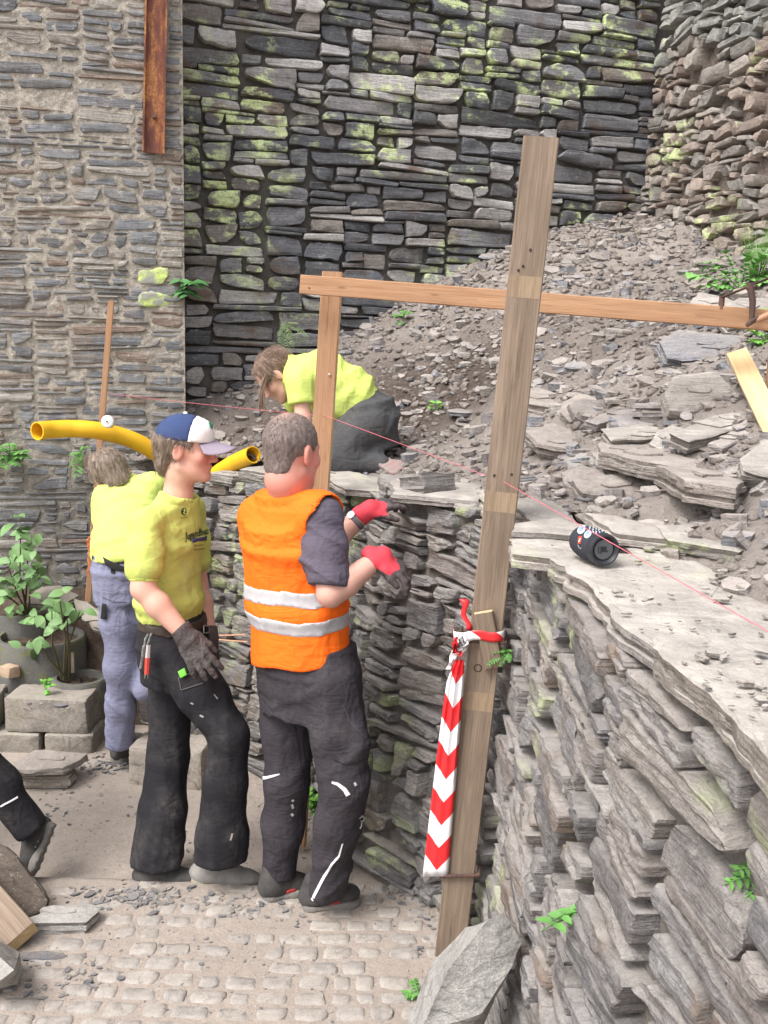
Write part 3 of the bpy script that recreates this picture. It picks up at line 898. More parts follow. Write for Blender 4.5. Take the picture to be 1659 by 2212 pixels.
# countable pieces lying on the slope, placed where the photograph shows them: (u, v, size px wide, px tall)
SLOPE_ST = [(1190, 826, 60, 30), (1215, 790, 50, 26), (1395, 742, 50, 36), (1300, 562, 64, 30), (1345, 500, 40, 22), (1258, 990, 62, 30), (965, 778, 24, 28), (1335, 880, 80, 30),
            (1120, 705, 44, 22), (1060, 660, 40, 20), (1150, 620, 46, 22), (1250, 600, 40, 26), (1420, 560, 44, 22), (1480, 590, 40, 24), (1230, 530, 44, 20), (1090, 560, 36, 20),
            (900, 720, 44, 24), (860, 800, 30, 22), (930, 850, 34, 20), (1000, 700, 46, 22), (1150, 760, 50, 26), (1290, 740, 46, 24), (1340, 690, 54, 26), (1080, 880, 30, 16),
            (990, 820, 30, 18), (880, 900, 30, 18), (760, 800, 34, 20), (900, 980, 34, 18), (520, 905, 34, 20), (560, 935, 30, 18), (1400, 840, 60, 26), (1180, 940, 50, 20),
            (1330, 1020, 56, 24), (1440, 1010, 60, 24), (1210, 1040, 46, 20), (1390, 1080, 50, 24), (1480, 1090, 60, 26), (1560, 1060, 70, 28), (1300, 1060, 40, 18), (1520, 980, 50, 22),
            (1130, 1020, 34, 18), (1600, 930, 50, 24), (1020, 760, 34, 18), (1110, 820, 38, 20), (1450, 700, 56, 30), (1310, 640, 44, 20), (1560, 560, 50, 26), (1380, 610, 40, 22)]
for i, (u, v, a, b) in enumerate(SLOPE_ST):
    P = thit(u, v); k = P.y / FPX
    w, d = a * k * 1.05, a * k * rg.uniform(.5, .8)
    mb = MB(); V, F = (CHIPS if rg.random() < .6 else BLOCKS)[rg.randrange(10)]
    n = Vector((rg.gauss(0, .25), rg.gauss(-.25, .25), 1)) + slope_n(P)
    th = max(.012, b * k * .5)
    bl = basis((0, 0, 0), (1, rg.uniform(-.5, .5), rg.gauss(0, .12)), n)
    q = [bl @ Vector((float(c[0]) * w, float(c[1]) * d, float(c[2]) * th * 2.2)) + P + Vector((0, 0, th * .35)) for c in V]
    mb.add(q, F, rg.random())
    me_o = mb.build('slate_chunk', M_RUB, None, sm=False)
    tag(me_o, 'loose grey slate chunk lying on the rubble slope', 'stone', 'slate chunks on the rubble slope')
def slab_at(px, P, nrm, th, name, label, cat='stone', mat=None, amp=.012, group=None, flakes=2, tint=None, zup=0.0):
    """slab whose outline (picture grid) lies in the plane through P with normal nrm"""
    nrm = Vector(nrm).normalized(); o = Vector((0, 0, CAM_Z))
    M = basis(P, (1, 0, 0) if abs(nrm.x) < .9 else (0, 1, 0), nrm); Mi = M.inverted()
    pts = []
    for u, v in px:
        d = ray(u, v)
        t = (P - o).dot(nrm) / d.dot(nrm)
        pts.append((Mi @ (o + d * t)).to_2d())
    ob = plate(pts, th, rg, mat or M_RUB, name, None, amp, M @ Matrix.Translation((0, 0, zup)), flakes, tint)
    return tag(ob, label, cat, group)
slab_at([(1432, 860), (1462, 818), (1555, 792), (1590, 822), (1585, 850), (1490, 893), (1445, 897)], thit(1500, 880) + Vector((0, 0, .11)), (-.25, -.75, .6), .09, 'slate_boulder',
        'thick pale slate boulder with dark crack, tilted on the slope', mat=M_CAP, flakes=1)
slab_at([(1448, 928), (1545, 896), (1640, 888), (1640, 910), (1560, 935), (1490, 948)], thit(1540, 930) + Vector((0, 0, .05)), (.05, -.45, .9), .05, 'slate_slab',
        'long pale slate slab lying below the cracked boulder', mat=M_CAP)
slab_at([(1300, 925), (1380, 915), (1448, 925), (1445, 945), (1320, 950)], thit(1380, 945) + Vector((0, 0, .05)), (0, -.4, .9), .04, 'slate_slab',
        'flat dusty slate slab butting against the long pale slab', mat=M_CAP)
slab_at([(1260, 922), (1300, 898), (1385, 876), (1420, 890), (1340, 900), (1290, 925)], thit(1340, 905) + Vector((0, 0, .06)), (-.2, -.6, .8), .035, 'slate_slab',
        'dark-edged slate slab propped up beside the dusty flat slab', mat=M_RUB, tint=.3)
slab_at([(1598, 985), (1659, 945), (1740, 960), (1760, 1030), (1690, 1040), (1610, 1010)], thit(1650, 1010) + Vector((0, 0, .09)), (.05, -.55, .85), .06, 'slate_slab',
        'large smooth grey slab under the pale board', mat=M_CAP, tint=.9)
slab_at([(1425, 740), (1470, 712), (1600, 720), (1610, 745), (1560, 780), (1440, 778)], thit(1500, 770) + Vector((0, 0, .10)), (-.1, -.8, .5), .08, 'slate_boulder',
        'brown slate boulder sticking out below the timber rail', mat=M_RUB, tint=.75)
slab_at([(1480, 660), (1510, 630), (1570, 640), (1600, 655), (1560, 672)], thit(1540, 668) + Vector((0, 0, .08)), (0, -.3, .9), .09, 'slate_boulder',
        'rounded pale boulder behind the timber rail near the green weeds', mat=M_CAP)
slab_at([(1555, 655), (1600, 640), (1659, 645), (1659, 672), (1580, 680)], thit(1610, 680) + Vector((0, 0, .09)), (.1, -.4, .9), .09, 'slate_boulder',
        'flat-topped pale boulder behind the iron clamp', mat=M_CAP)
slab_at([(1530, 960), (1610, 925), (1625, 930), (1560, 968)], thit(1570, 962) + Vector((0, 0, .04)), (-.1, -.5, .85), .02, 'slate_slab', 'thin dark slate sliver beside the large smooth slab', mat=M_RUB, tint=.3)
slab_at([(1228, 995), (1250, 982), (1285, 985), (1288, 1002), (1240, 1008)], thit(1258, 1004) + Vector((0, 0, .04)), (0, -.5, .85), .035, 'stone_lump', 'small white-grey stone lump on bare earth', mat=M_ROCK, flakes=0)
LEDGE = stone_mat('dusty bedrock', [(.24, .21, .19), (.28, .25, .225), (.21, .185, .17)], dust=.85, dustc=(.44, .39, .35), lam=(10, 10, 60), bump=.8)
for (ol, lb) in (([(1130, 960), (1200, 925), (1290, 915), (1320, 935), (1260, 965), (1160, 985)], 'dusty ledge of bedrock breaking out of the slope behind the post'),
                 ([(1290, 985), (1400, 955), (1520, 965), (1500, 995), (1380, 1012), (1300, 1010)], 'long dusty rock ledge below the flat slabs on the slope'),
                 ([(1420, 1030), (1530, 1005), (1610, 1030), (1590, 1062), (1480, 1068)], 'broken rock ledge beside the large smooth slab'),
                 ([(1240, 1035), (1330, 1020), (1400, 1040), (1360, 1068), (1260, 1066)], 'low rock ledge just above the capping slabs'),
                 ([(1090, 870), (1160, 840), (1250, 845), (1230, 872), (1140, 890)], 'half-buried bedrock plate above the dusty ledge')):
    q = thit(sum(a for a, b in ol) / len(ol), sum(b for a, b in ol) / len(ol)); nn_ = slope_n(q) * .75 + Vector((rg.gauss(0, .08), rg.gauss(0, .08), 1))
    slab_at(ol, q + Vector((0, 0, .018)), nn_, .06, 'rock_ledge', lb, mat=LEDGE, amp=.02, flakes=2)
for i in range(30):
    while True:
        u, v = rg.uniform(900, 1680), rg.uniform(560, 1115)
        P = thit(u, v)
        if P.y < 7.0 and not (1180 < u and v > 1085): break
    w = rg.uniform(.10, .26) * (1.0 if u > 1150 else .75); d = w * rg.uniform(.45, .8)
    ol = [(math.cos(a) * w / 2 * rg.uniform(.75, 1.15), math.sin(a) * d / 2 * rg.uniform(.75, 1.15)) for a in np.linspace(0, 6.283, 8)[:-1]]
    n = Vector((rg.gauss(0, .22), rg.gauss(-.15, .25), 1)) + slope_n(P)
    th = rg.uniform(.018, .05)
    ob = plate(ol, th, rg, M_RUB, 'slate_plate', None, .008, basis(P + Vector((0, 0, th * .7)), (math.cos(q_ := rg.uniform(-.7, .7)), math.sin(q_), 0), n), 0, None, .025)
    tag(ob, 'broken slate plate lying among the chips of the rubble slope', 'stone', 'slate plates on the rubble slope')
# chips and splinters on the trodden ground
mb = MB(); pts, sz = [], []
def gp(u, v, su, sv):
    p = ghit(u + rg.gauss(0, su), v + rg.gauss(0, sv)); return (p.x, p.y, p.z)
for (u, v, su, sv, n, s0) in [(330, 1942, 70, 12, 110, .03), (250, 1935, 60, 10, 60, .025), (150, 2110, 70, 22, 90, .022), (480, 1990, 260, 60, 120, .014), (500, 1740, 180, 50, 90, .018),
                              (860, 1925, 30, 16, 70, .028), (230, 1660, 40, 12, 60, .035), (680, 1770, 30, 40, 40, .03), (930, 2010, 30, 40, 40, .02), (420, 2100, 250, 70, 110, .013),
                              (150, 1730, 60, 30, 50, .018), (540, 1960, 70, 14, 50, .025)]:
    for _ in range(n):
        pts.append(gp(u, v, su, sv)); sz.append(s0 * (.4 + 1.3 * rg.random() ** 1.5))
scatter(mb, CHIPS, pts, sz, .16, .09, rg)
o = mb.build('slate_splinters', M_CHIP, None, sm=False); tag(o, 'blue-grey slate splinters scattered over the dusty ground', 'rubble', kind='stuff')

mb = MB(); pts, sz = [], []
for _ in range(2600):
    u, v = rg.uniform(-40, 1000), 1640 + 600 * rg.random() ** .8
    q = ghit(u, v); pts.append((q.x, q.y, q.z)); sz.append(.003 + .010 * rg.random() ** 2)
scatter(mb, CHIPS[:6], pts, sz, .2, .08, rg)
o = mb.build('stone_grit', M_RUB, None, sm=False); tag(o, 'fine stone grit and crumbs lying on the dusty ground', 'grit', kind='stuff')
# chips on top of the capping slabs
mb = MB(); pts, sz = [], []
for _ in range(190):
    u, v = rg.uniform(1120, 1680), rg.uniform(1125, 1560)
    e = 1130 + (u - 1116) * .90                       # stay behind the slab edge
    if v > e - 12 or (1215 < u < 1365 and 1110 < v < 1250): continue
    q = onz(u, v, 1.551); pts.append((q.x, q.y, q.z)); sz.append(.010 + .035 * rg.random() ** 2.5)
scatter(mb, CHIPS, pts, sz, .12, .08, rg)
o = mb.build('slab_chips', M_CAP, None, sm=False); tag(o, 'flakes of slate lying on the capping slabs', 'rubble', kind='stuff')
# ================================================================== TIMBER
def wood_mat(name, a, b, c, scale=1.0, grey=0.0):
    t = NT(name)
    lc = t.n('Attribute', attribute_name='lc').outputs['Vector']
    n = t.noise(t.mapv(lc, (1.6, 45, 45)), 1.0 * scale, 5, .6, .6)
    f = t.noise(t.mapv(lc, (6, 260, 260)), 1.0 * scale, 3, .6)
    bgn = t.noise(t.mapv(lc, (2.2, 9, 9)), 1.0, 4, .6)
    col = t.mix(t.rng(n, .40, .60), a, b)
    col = t.mix(t.rng(f, .48, .68, 0, .65), col, c)
    st = t.noise(t.mapv(lc, (3.5, 30, 30)), 1.0, 5, .7)
    col = t.mix(t.rng(st, .58, .70, 0, .6), col, tuple(q * .5 for q in c))
    col = t.mix(t.rng(bgn, .45, .7, 0, .55 + grey), col, tuple(q * .68 for q in b))
    kn = t.n('TexVoronoi'); t.put(kn.inputs['Vector'], t.mapv(lc, (3.0, 11, 11))); kn.inputs['Scale'].default_value = 1.0
    col = t.mix(t.rng(kn.outputs['Distance'], .10, .05), col, tuple(q * .45 for q in c))
    h = t.bump(n, .4, .004); h = t.bump(f, .5, .002, h)
    return t.out(col, .78, h, .25)
M_WOODG = wood_mat('weathered plank', (.27, .205, .152), (.205, .152, .113), (.125, .088, .062), grey=.2)
M_WOODO = wood_mat('orange-brown plank', (.39, .228, .13), (.33, .182, .10), (.235, .122, .066))
M_WOODP = wood_mat('fresh pale board', (.66, .50, .29), (.60, .42, .22), (.50, .33, .16))
M_WOODM = wood_mat('less weathered plank', (.33, .245, .165), (.275, .20, .132), (.20, .135, .088))
M_WOODE = wood_mat('sawn edge', (.60, .46, .28), (.52, .38, .22), (.42, .29, .16))
def board(name, A, B, w, th, face, mat, parent=None, label=None, cat=None, group=None, bev=.003, nseg=24, wob=.0012, endmat=None):
    """plank from A to B, width w across, thickness th along face (its front)"""
    A, B = Vector(A), Vector(B)
    ax = (B - A).normalized(); nz = Vector(face); nz = (nz - ax * nz.dot(ax)).normalized(); ay = nz.cross(ax)
    L = (B - A).length; hw_, ht = w / 2, th / 2
    prof = [(-hw_ + bev, -ht), (hw_ - bev, -ht), (hw_, -ht + bev), (hw_, ht - bev), (hw_ - bev, ht), (-hw_ + bev, ht), (-hw_, ht - bev), (-hw_, -ht + bev)]
    V, lc, F, mi = [], [], [], []
    sd = hash(name) % 50 + w * 100
    for i in range(nseg + 1):
        x = L * i / nseg
        for k, (py, pz) in enumerate(prof):
            q = float(vnoise(np.array([x * 9 + sd]), np.array([k * 1.7]), .3)[0]) * wob
            V.append(A + ax * x + ay * (py + q) + nz * (pz + q * .6)); lc.append((x + sd, py, pz))
    for i in range(nseg):
        for k in range(8):
            F.append((i * 8 + k, i * 8 + (k + 1) % 8, (i + 1) * 8 + (k + 1) % 8, (i + 1) * 8 + k)); mi.append(1 if (endmat and k == 6) else 0)
    F += [tuple(range(8))[::-1], tuple(nseg * 8 + k for k in range(8))]; mi += [1 if endmat else 0] * 2
    V = np.array([tuple(v) for v in V]); o = V.mean(0); o[2] = V[:, 2].min()
    me = mesh_np(name, V - o, F, mat, .5, True, 30)
    if endmat: me.materials.append(endmat); me.polygons.foreach_set('material_index', np.array(mi, np.int32))
    at_ = me.attributes.new('lc', 'FLOAT_VECTOR', 'POINT'); at_.data.foreach_set('vector', np.array(lc, np.float32).ravel())
    ob = bpy.data.objects.new(name, me); COL.objects.link(ob); place(ob, Vector(o.tolist()), parent)
    return tag(ob, label, cat, group)
M_NAIL = plain('dark nail', (.03, .022, .018), .6)
def nails(root, pts, n, r=.004, name='nail_hole', mat=None):
    for p in pts:
        mb = MB(); mb.tube([p - Vector(n) * .004, p + Vector(n) * .0012], r, 8); mb.build(name, mat or M_NAIL, root, base=False)
# the big leaning post
pB, pT = ghit(972, 2062), at(1169, 297, 3.32)
pB = pB - (pT - pB).normalized() * .06
PFACE = Vector((-.10, -1, .02))
post = empty('timber_post', pB, 'tall weathered plank post leaning against the retaining wall with barrier tape', 'post')
board('plank', pB, pT, .103, .034, PFACE, M_WOODG, post, endmat=M_WOODE, nseg=40)
pax = (pT - pB).normalized()
def on_post(u, v, off=.018):
    """point on the post's front face under a pixel"""
    n = (PFACE - pax * PFACE.dot(pax)).normalized(); d = ray(u, v); o = Vector((0, 0, CAM_Z))
    return o + d * ((pB + n * off - o).dot(n) / d.dot(n))
nails(post, [on_post(u, v, .0175) for u, v in ((1130, 575), (1146, 540), (1068, 1027), (1105, 1025), (1030, 1840), (1034, 1828), (1120, 584))], PFACE, .0045)
for (u, v, w_) in ((1133, 620, .104), (1056, 1082, .10), (1030, 1515, .108)):   # paler bands where another board was nailed
    c = on_post(u, v, .0168); c = pB + pax * (c - pB).dot(pax) + (PFACE - pax * PFACE.dot(pax)).normalized() * .0168; board('pale_band', c - pax * .032, c + pax * .032, .096, .0012, PFACE, M_WOODM, post, bev=.0003, nseg=2, wob=0)
mb = MB(); c = on_post(1032, 1443, .0175)
pay = PFACE.cross(pax).normalized()
mb.tube([c + (pax * math.sin(a) + pay * math.cos(a)) * .012 for a in np.linspace(0, 6.283, 17)], .0016, 6, False); mb.build('knot_ring', M_NAIL, post, base=False)
# the second post behind the man in the vest
sB0, sT = at(688, 1070, 4.36), at(719, 588, 4.46)
dirs = (sB0 - sT).normalized(); sB = sT + dirs * (sT.z / -dirs.z)
post2 = empty('timber_post', sB, 'slender orange-brown post standing behind the man in the orange vest', 'post')
board('plank', sB, sT, .082, .034, (-.12, -1, 0), M_WOODO, post2, endmat=M_WOODE, nseg=30)
nails(post2, [at(711, 808, 4.385)], (0, -1, 0), .005, 'screw', plain('bright screw', (.7, .68, .62), .3, .5, metal=.6))
# the rail
rA, rB = at(650, 614, 4.33), at(1700, 695, 3.80)
rl = empty('timber_rail', rA, 'long orange-brown rail fixed level behind the weathered post', 'rail')
board('plank', rA, rB, .072, .024, Vector((-.25, -1, 0)), M_WOODO, rl, nseg=40)
nails(rl, [at(668, 622, 4.305)], (0, -1, 0), .003)
stk = at(1685, 690, 3.86); stg = T3(stk.x, stk.y)
board('timber_stake', stg - Vector((0, 0, .15)), stk + Vector((0, 0, .10)), .05, .04, (0, -1, 0), M_WOODO, None, 'short stake driven into the slope carrying the end of the rail', 'stake')
# lath by the house wall
lath = board('wooden_lath', at(190, 1300, 5.78), at(240, 650, 5.95), .032, .018, (.2, -1, 0), M_WOODO, None, 'thin wooden lath standing upright before the house wall with cord tied to it', 'lath', nseg=24, endmat=M_WOODE)
# pale board leaning at the right edge
board('loose_board', at(1592, 762, 4.05), at(1700, 985, 3.5), .075, .022, (-.35, -.8, .5), M_WOODP, None, 'fresh pale board leaning over the smooth grey slab', 'board', endmat=M_WOODE)
# wedge jammed against the post
wa, wb = on_post(1066, 1440, .030), on_post(1044, 1322, .034)
board('wooden_wedge', wa, wb, .058, .022, PFACE + Vector((.0, 0, .12)), M_WOODG, None, 'short wooden block wedged under the barrier tape on the post', 'wedge', nseg=4, endmat=M_WOODE)
# beam end at the lower left
board('wooden_beam', ghit(50, 2052) + Vector((0, 0, .045)), onz(-330, 1590, .42), .105, .06, (.35, -.8, .55), M_WOODG, None, 'sawn wooden beam slanting down to the ground in front of the dark slab', 'beam', endmat=M_WOODP)

# ================================================================== IRON, TAPE, STRING
def rust_mat(name, a=(.10, .05, .04), b=(.20, .085, .045), c=(.38, .17, .055)):
    t = NT(name); p = t.P()
    n1 = t.noise(t.mapv(p, (14, 14, 4)), 1.0, 6, .65); n2 = t.noise(p, 90, 4, .7)
    col = t.mix(t.rng(n1, .42, .58), a, b)
    col = t.mix(t.math('MULTIPLY', t.rng(n1, .50, .60), t.rng(n2, .4, .6)), col, c)
    return t.out(col, .85, t.bump(n2, .5, .003), .2)
M_RUST = rust_mat('rusty steel', (.13, .055, .045), (.24, .095, .055), (.46, .22, .08)); M_IRON = rust_mat('brown iron', (.07, .045, .04), (.12, .07, .055), (.17, .10, .075))
def hooks(name, u0, u1, v, label):
    n = (PFACE - pax * PFACE.dot(pax)).normalized()
    a, b = on_post(u0, v[0], .030), on_post(u1, v[1], .030)
    mb = MB()
    back = -n * .12
    pts = [b + back * 1.3, b + back * .5 + (b - a).normalized() * .01, b + (b - a).normalized() * .006, b, a, a + (a - b).normalized() * .006 + back * .4, a + back * 1.2]
    mb.tube(pts, .0055, 8)
    for i in range(14):
        c = a.lerp(b, (i + .5) / 14); mb.tube([c - (b - a).normalized() * .002, c + (b - a).normalized() * .002], .0066, 8)
    return tag(mb.build(name, M_IRON, None, base=False), label, 'iron bar')
hooks('iron_hook', 995, 1088, (1385, 1389), 'rusty ribbed iron hook holding the post just below the tape')
hooks('iron_hook', 950, 1030, (1893, 1891), 'rusty ribbed iron hook holding the post near its foot')
# rods lying on the wall beside the post
mb = MB(); mb.tube([at(1060, 1040, 3.9), at(1155, 1030, 3.95)], .004, 6); tag(mb.build('steel_rod', plain('grey steel', (.25, .25, .26), .4, .5, metal=.7), None, base=False), 'thin grey steel rod lying behind the post on the wall, upper of two', 'rod')
mb = MB(); mb.tube([at(1060, 1047, 3.88), at(1160, 1035, 3.93)], .004, 6); tag(mb.build('steel_rod', plain('grey steel b', (.22, .22, .23), .4, .5, metal=.7), None, base=False), 'thin grey steel rod lying behind the post on the wall, lower of two', 'rod')
# barrier tape
def tape_mat():
    t = NT('red and white barrier tape')
    lc = t.n('Attribute', attribute_name='lc').outputs['Vector']; x = t.sep(lc)
    s = t.math('ADD', x[0], t.math('MULTIPLY', t.math('ABSOLUTE', t.math('SUBTRACT', x[1], .012)), 1.25))
    fr = t.math('FRACT', t.math('DIVIDE', s, .168))
    f = t.rng(fr, .495, .505)
    col = t.mix(f, (.72, .025, .03), (.80, .78, .80))
    b = t.bump(t.noise(t.mapv(lc, (8, 60, 1)), 1.0, 3), .25, .004)
    return t.out(col, .38, b, .5, Subsurface_Weight=0.0)
M_TAPE = tape_mat()
tape = empty('barrier_tape', on_post(985, 1890, .03), 'red and white barrier tape knotted round the post and hanging down', 'tape')
def ribbon(name, rows, parent, mat, nsub=1, sc=1.0, off=0.0, th=.0008):
    """rows of points across, successive along the ribbon; lc = (along, across)"""
    rows = [[Vector(p) for p in r] for r in rows]
    n = len(rows[0]); V, lc, F = [], [], []
    s = off
    for i, r in enumerate(rows):
        if i: s += (r[n // 2] - rows[i - 1][n // 2]).length
        wtot = sum((r[k + 1] - r[k]).length for k in range(n - 1)); q = -wtot / 2 * sc
        for k in range(n):
            V.append(r[k]); lc.append((s, q, 0))
            if k < n - 1: q += (r[k + 1] - r[k]).length
    F = [(i * n + k, i * n + k + 1, (i + 1) * n + k + 1, (i + 1) * n + k) for i in range(len(rows) - 1) for k in range(n - 1)]
    V = np.array([tuple(v) for v in V]); o = V.mean(0)
    me = mesh_np(name, V - o, F, mat, .5, True, 50)
    a = me.attributes.new('lc', 'FLOAT_VECTOR', 'POINT'); a.data.foreach_set('vector', np.array(lc, np.float32).ravel())
    ob = bpy.data.objects.new(name, me); COL.objects.link(ob); place(ob, Vector(o.tolist()), parent)
    m = ob.modifiers.new('thick', 'SOLIDIFY'); m.thickness = th
    return ob
nrm = (PFACE - pax * PFACE.dot(pax)).normalized()
rows = []
for i in range(30):
    f = i / 29
    v = lerp(1425, 1893, f)
    l = lerp(974, 913, f ** .85); r_ = lerp(1006, 968, f)
    if f < .1: l += (1 - f / .1) * 10; r_ -= (1 - f / .1) * 4
    row = []
    for k in range(9):
        u = lerp(l, r_, k / 8)
        pl = .006 * math.sin(k * 1.9 + f * 2) * (1 - .6 * f) + .010 * (1 - abs(k - 5) / 5)
        row.append(on_post(u, v, .045 + pl - .02 * f))
    rows.append(row)
ribbon('hanging_strip', rows, tape, M_TAPE, sc=.8)
rows = [[on_post(lerp(980, 1088, i / 10), 1366 + 3 * math.sin(i) + k * 5.5 - (2 if k < 2 else -2), .046 if i < 10 else .03) for k in range(4)] for i in range(11)]
rows.append([p + nrm * -.05 + Vector((.006, 0, 0)) for p in rows[-1]])
rows.insert(0, [p + nrm * -.06 - Vector((.006, 0, 0)) for p in rows[0]])
ribbon('wrap_band', rows, tape, M_TAPE, off=.02)
rg = random.Random(9)
c = on_post(994, 1392, .055)
rows = []
for i in range(46):                                   # crumpled knot: one ribbon wound about the crossing
    a = i * .9; r0 = .022 + .008 * math.sin(i * 1.7)
    p = c + pay * (math.cos(a) * r0 * .8) + pax * (math.sin(a) * r0 * 1.25) + nrm * (.016 * math.sin(i * .63))
    dd = (pay * math.sin(i * 2.1) + nrm * math.cos(i * 1.3)).normalized()
    rows.append([p - dd * .009, p + nrm * .004, p + dd * .009])
ribbon('knot', rows, tape, M_TAPE, off=.05)
rows = [[on_post(lerp(1012, 998, i / 8) + 4 * math.sin(i * 1.2) + k * (6 if i < 7 else 9) - 6, lerp(1362, 1294, i / 8), .02 + .006 * math.sin(i + k)) for k in range(3)] for i in range(9)]
ribbon('loose_end', rows, tape, plain('red tape end', (.70, .03, .035), .4, .5))
rows = [[on_post(lerp(988, 968, i / 6) + (k - 1) * (7 + 3 * math.sin(i)), lerp(1400, 1446, i / 6), .05 + .008 * math.sin(i * 2 + k)) for k in range(3)] for i in range(7)]
ribbon('loose_end', rows, tape, plain('white tape end', (.72, .68, .68), .4, .5))
# mason's line: from the lath past both posts
M_STRING = plain('red mason line', (.60, .15, .18), .7, .2)
def sag(a, b, n=14, s=.0):
    return [a.lerp(b, i / n) - Vector((0, 0, s * 4 * (i / n) * (1 - i / n))) for i in range(n + 1)]
l1, l2, l3, l4 = at(232, 850, 5.90), at(706, 899, 4.36), on_post(1092, 1043, .021), at(1720, 1399, 1.72)
l5 = l4 + (l4 - l3) * .32
mb = MB(); mb.tube([l5 + Vector((0, 0, .05)), l5 - Vector((0, 0, .10))], .005, 8); tag(mb.build('line_pin', M_IRON, None), 'iron pin holding the near end of the red string on the wall', 'pin')
mb = MB(); mb.tube(sag(l1, l2, s=.004) + sag(l2, l3)[1:] + sag(l3, l5)[1:], .0010, 6)
tag(mb.build('string_line', M_STRING, None, base=False), 'thin red string stretched past the posts above the wall', 'string')
M_CORD = plain('orange cord', (.85, .20, .06), .7, .2)
mb = MB()
mb.tube([at(222, 1060, 5.6), at(235, 1120, 5.5), at(241, 1140, 5.3)], .003, 6)
tag(mb.build('orange_cord', M_CORD, None, base=False), 'thin orange cord running down beside the bending man', 'cord')
mb = MB()
cp = [(200, 1165), (193, 1160), (188, 1168), (190, 1180), (197, 1182), (201, 1172), (196, 1165), (190, 1180), (193, 1195), (189, 1208), (194, 1222), (188, 1235), (193, 1242)]
mb.tube([at(u, v, 5.72 - .004 * (i % 3)) for i, (u, v) in enumerate(cp)], .0035, 6)
mb.tube([at(203, 1168, 5.72), at(215, 1190, 5.5), at(228, 1208, 5.2)], .0028, 6)
tag(mb.build('orange_cord', M_CORD, None, base=False), 'bunched orange cord tied to the wooden lath', 'cord')
mb = MB(); mb.tube(sag(at(452, 1372, 4.75), at(530, 1370, 4.6), 6, .003), .003, 6); mb.tube(sag(at(452, 1379, 4.75), at(535, 1386, 4.6), 6, .002), .003, 6)
tag(mb.build('orange_cord', plain('pale orange cord', (.62, .33, .22), .7, .2), None, base=False), 'doubled pale orange cord stretched along the wall between the two standing men', 'cord')

# steel channel on the house wall
n_h = house_f(0, 0)[3]
def on_house(u, v, off=0.0):
    d = ray(u, v); o = Vector((0, 0, CAM_Z)); q = HA + n_h * off
    return o + d * ((q - o).dot(n_h) / d.dot(n_h))
ca, cb = on_house(331, 331, .03), on_house(340, -160, .03)
ch = empty('steel_channel', ca, 'rusty steel channel fixed upright on the house wall', 'beam')
axc = (cb - ca).normalized(); side = axc.cross(n_h).normalized()
if side.x < 0: side = -side
Mx = lambda c, L: None
def cbox(name, c, w, t, L, mat, root):
    M = Matrix((side, n_h, axc)).transposed().to_4x4(); M.translation = c
    mb = MB(); mb.box(M, w, t, L); return mb.build(name, mat, root, ang=30)
Lc = (cb - ca).length
cbox('web', (ca + cb) / 2, .112, .012, Lc, M_RUST, ch)
cbox('flange', (ca + cb) / 2 + side * .054 + n_h * .016, .009, .032, Lc, M_RUST, ch)
cbox('flange', (ca + cb) / 2 - side * .054 + n_h * .016, .009, .032, Lc, M_RUST, ch)
mb = MB(); c = on_house(333, 252, .036); mb.tube([c, c + n_h * .012], .015, 6); mb.tube([c + n_h * .012, c + n_h * .022], .008, 10); mb.build('bolt', M_IRON, ch, base=False)

# bar clamp on the rail
cl = empty('bar_clamp', at(1622, 690, 3.80), 'old iron screw clamp with wooden handle gripping the end of the rail', 'clamp')
mb = MB(); mb.tube([at(1558, 643, 3.86), at(1700, 585, 3.70)], .009, 4, flat=.5); mb.build('clamp_bar', M_IRON, cl, base=False)
mb = MB(); mb.tube([at(1619, 612, 3.78), at(1626, 650, 3.77), at(1624, 690, 3.765)], [.013, .012, .010], 8); mb.tube([at(1612, 622, 3.78), at(1634, 618, 3.775)], .010, 6); mb.build('sliding_arm', M_IRON, cl, base=False)
mb = MB(); mb.tube([at(1612, 704, 3.77), at(1624, 694, 3.76), at(1640, 686, 3.755)], [.007, .010, .008], 8); mb.build('screw', M_IRON, cl, base=False)
mb = MB(); mb.tube([at(1633, 693, 3.757), at(1645, 687, 3.75), at(1670, 676, 3.74), at(1700, 664, 3.72)], [.007, .011, .013, .009], 10); mb.build('handle', M_WOODO if False else plain('worn wooden handle', (.36, .19, .11), .6), cl, base=False)
mb = MB(); mb.tube([at(1560, 640, 3.86), at(1558, 668, 3.86)], .010, 6); mb.build('fixed_jaw', M_IRON, cl, base=False)
# ================================================================== PEOPLE: distance fields meshed by surface nets
from mathutils.bvhtree import BVHTree
def A3(v): return np.array(tuple(v), np.float32)
def smin(a, b, k):
    h = np.clip(.5 + .5 * (b - a) / k, 0, 1)
    return b + (a - b) * h - k * h * (1 - h)
def smax(a, b, k): return -smin(-a, -b, k)
def cone(P, a, b, ra, rb):
    a, b = A3(a), A3(b); ab = b - a
    t = np.clip(((P - a) @ ab) / (ab @ ab + 1e-9), 0, 1)
    return np.linalg.norm(P - a - t[:, None] * ab, axis=1) - (ra + (rb - ra) * t)
def chain(P, pts, rs, k=.02):
    d = None
    for i in range(len(pts) - 1):
        c = cone(P, pts[i], pts[i + 1], rs[i], rs[i + 1])
        d = c if d is None else smin(d, c, k)
    return d
def ell(P, c, r, B=None):
    q = P - A3(c)
    if B is not None: q = q @ B.T            # B rows: local axes
    r = np.array(r, np.float32)
    k0 = np.linalg.norm(q / r, axis=1); k1 = np.linalg.norm(q / (r * r), axis=1) + 1e-6
    return k0 * (k0 - 1) / k1
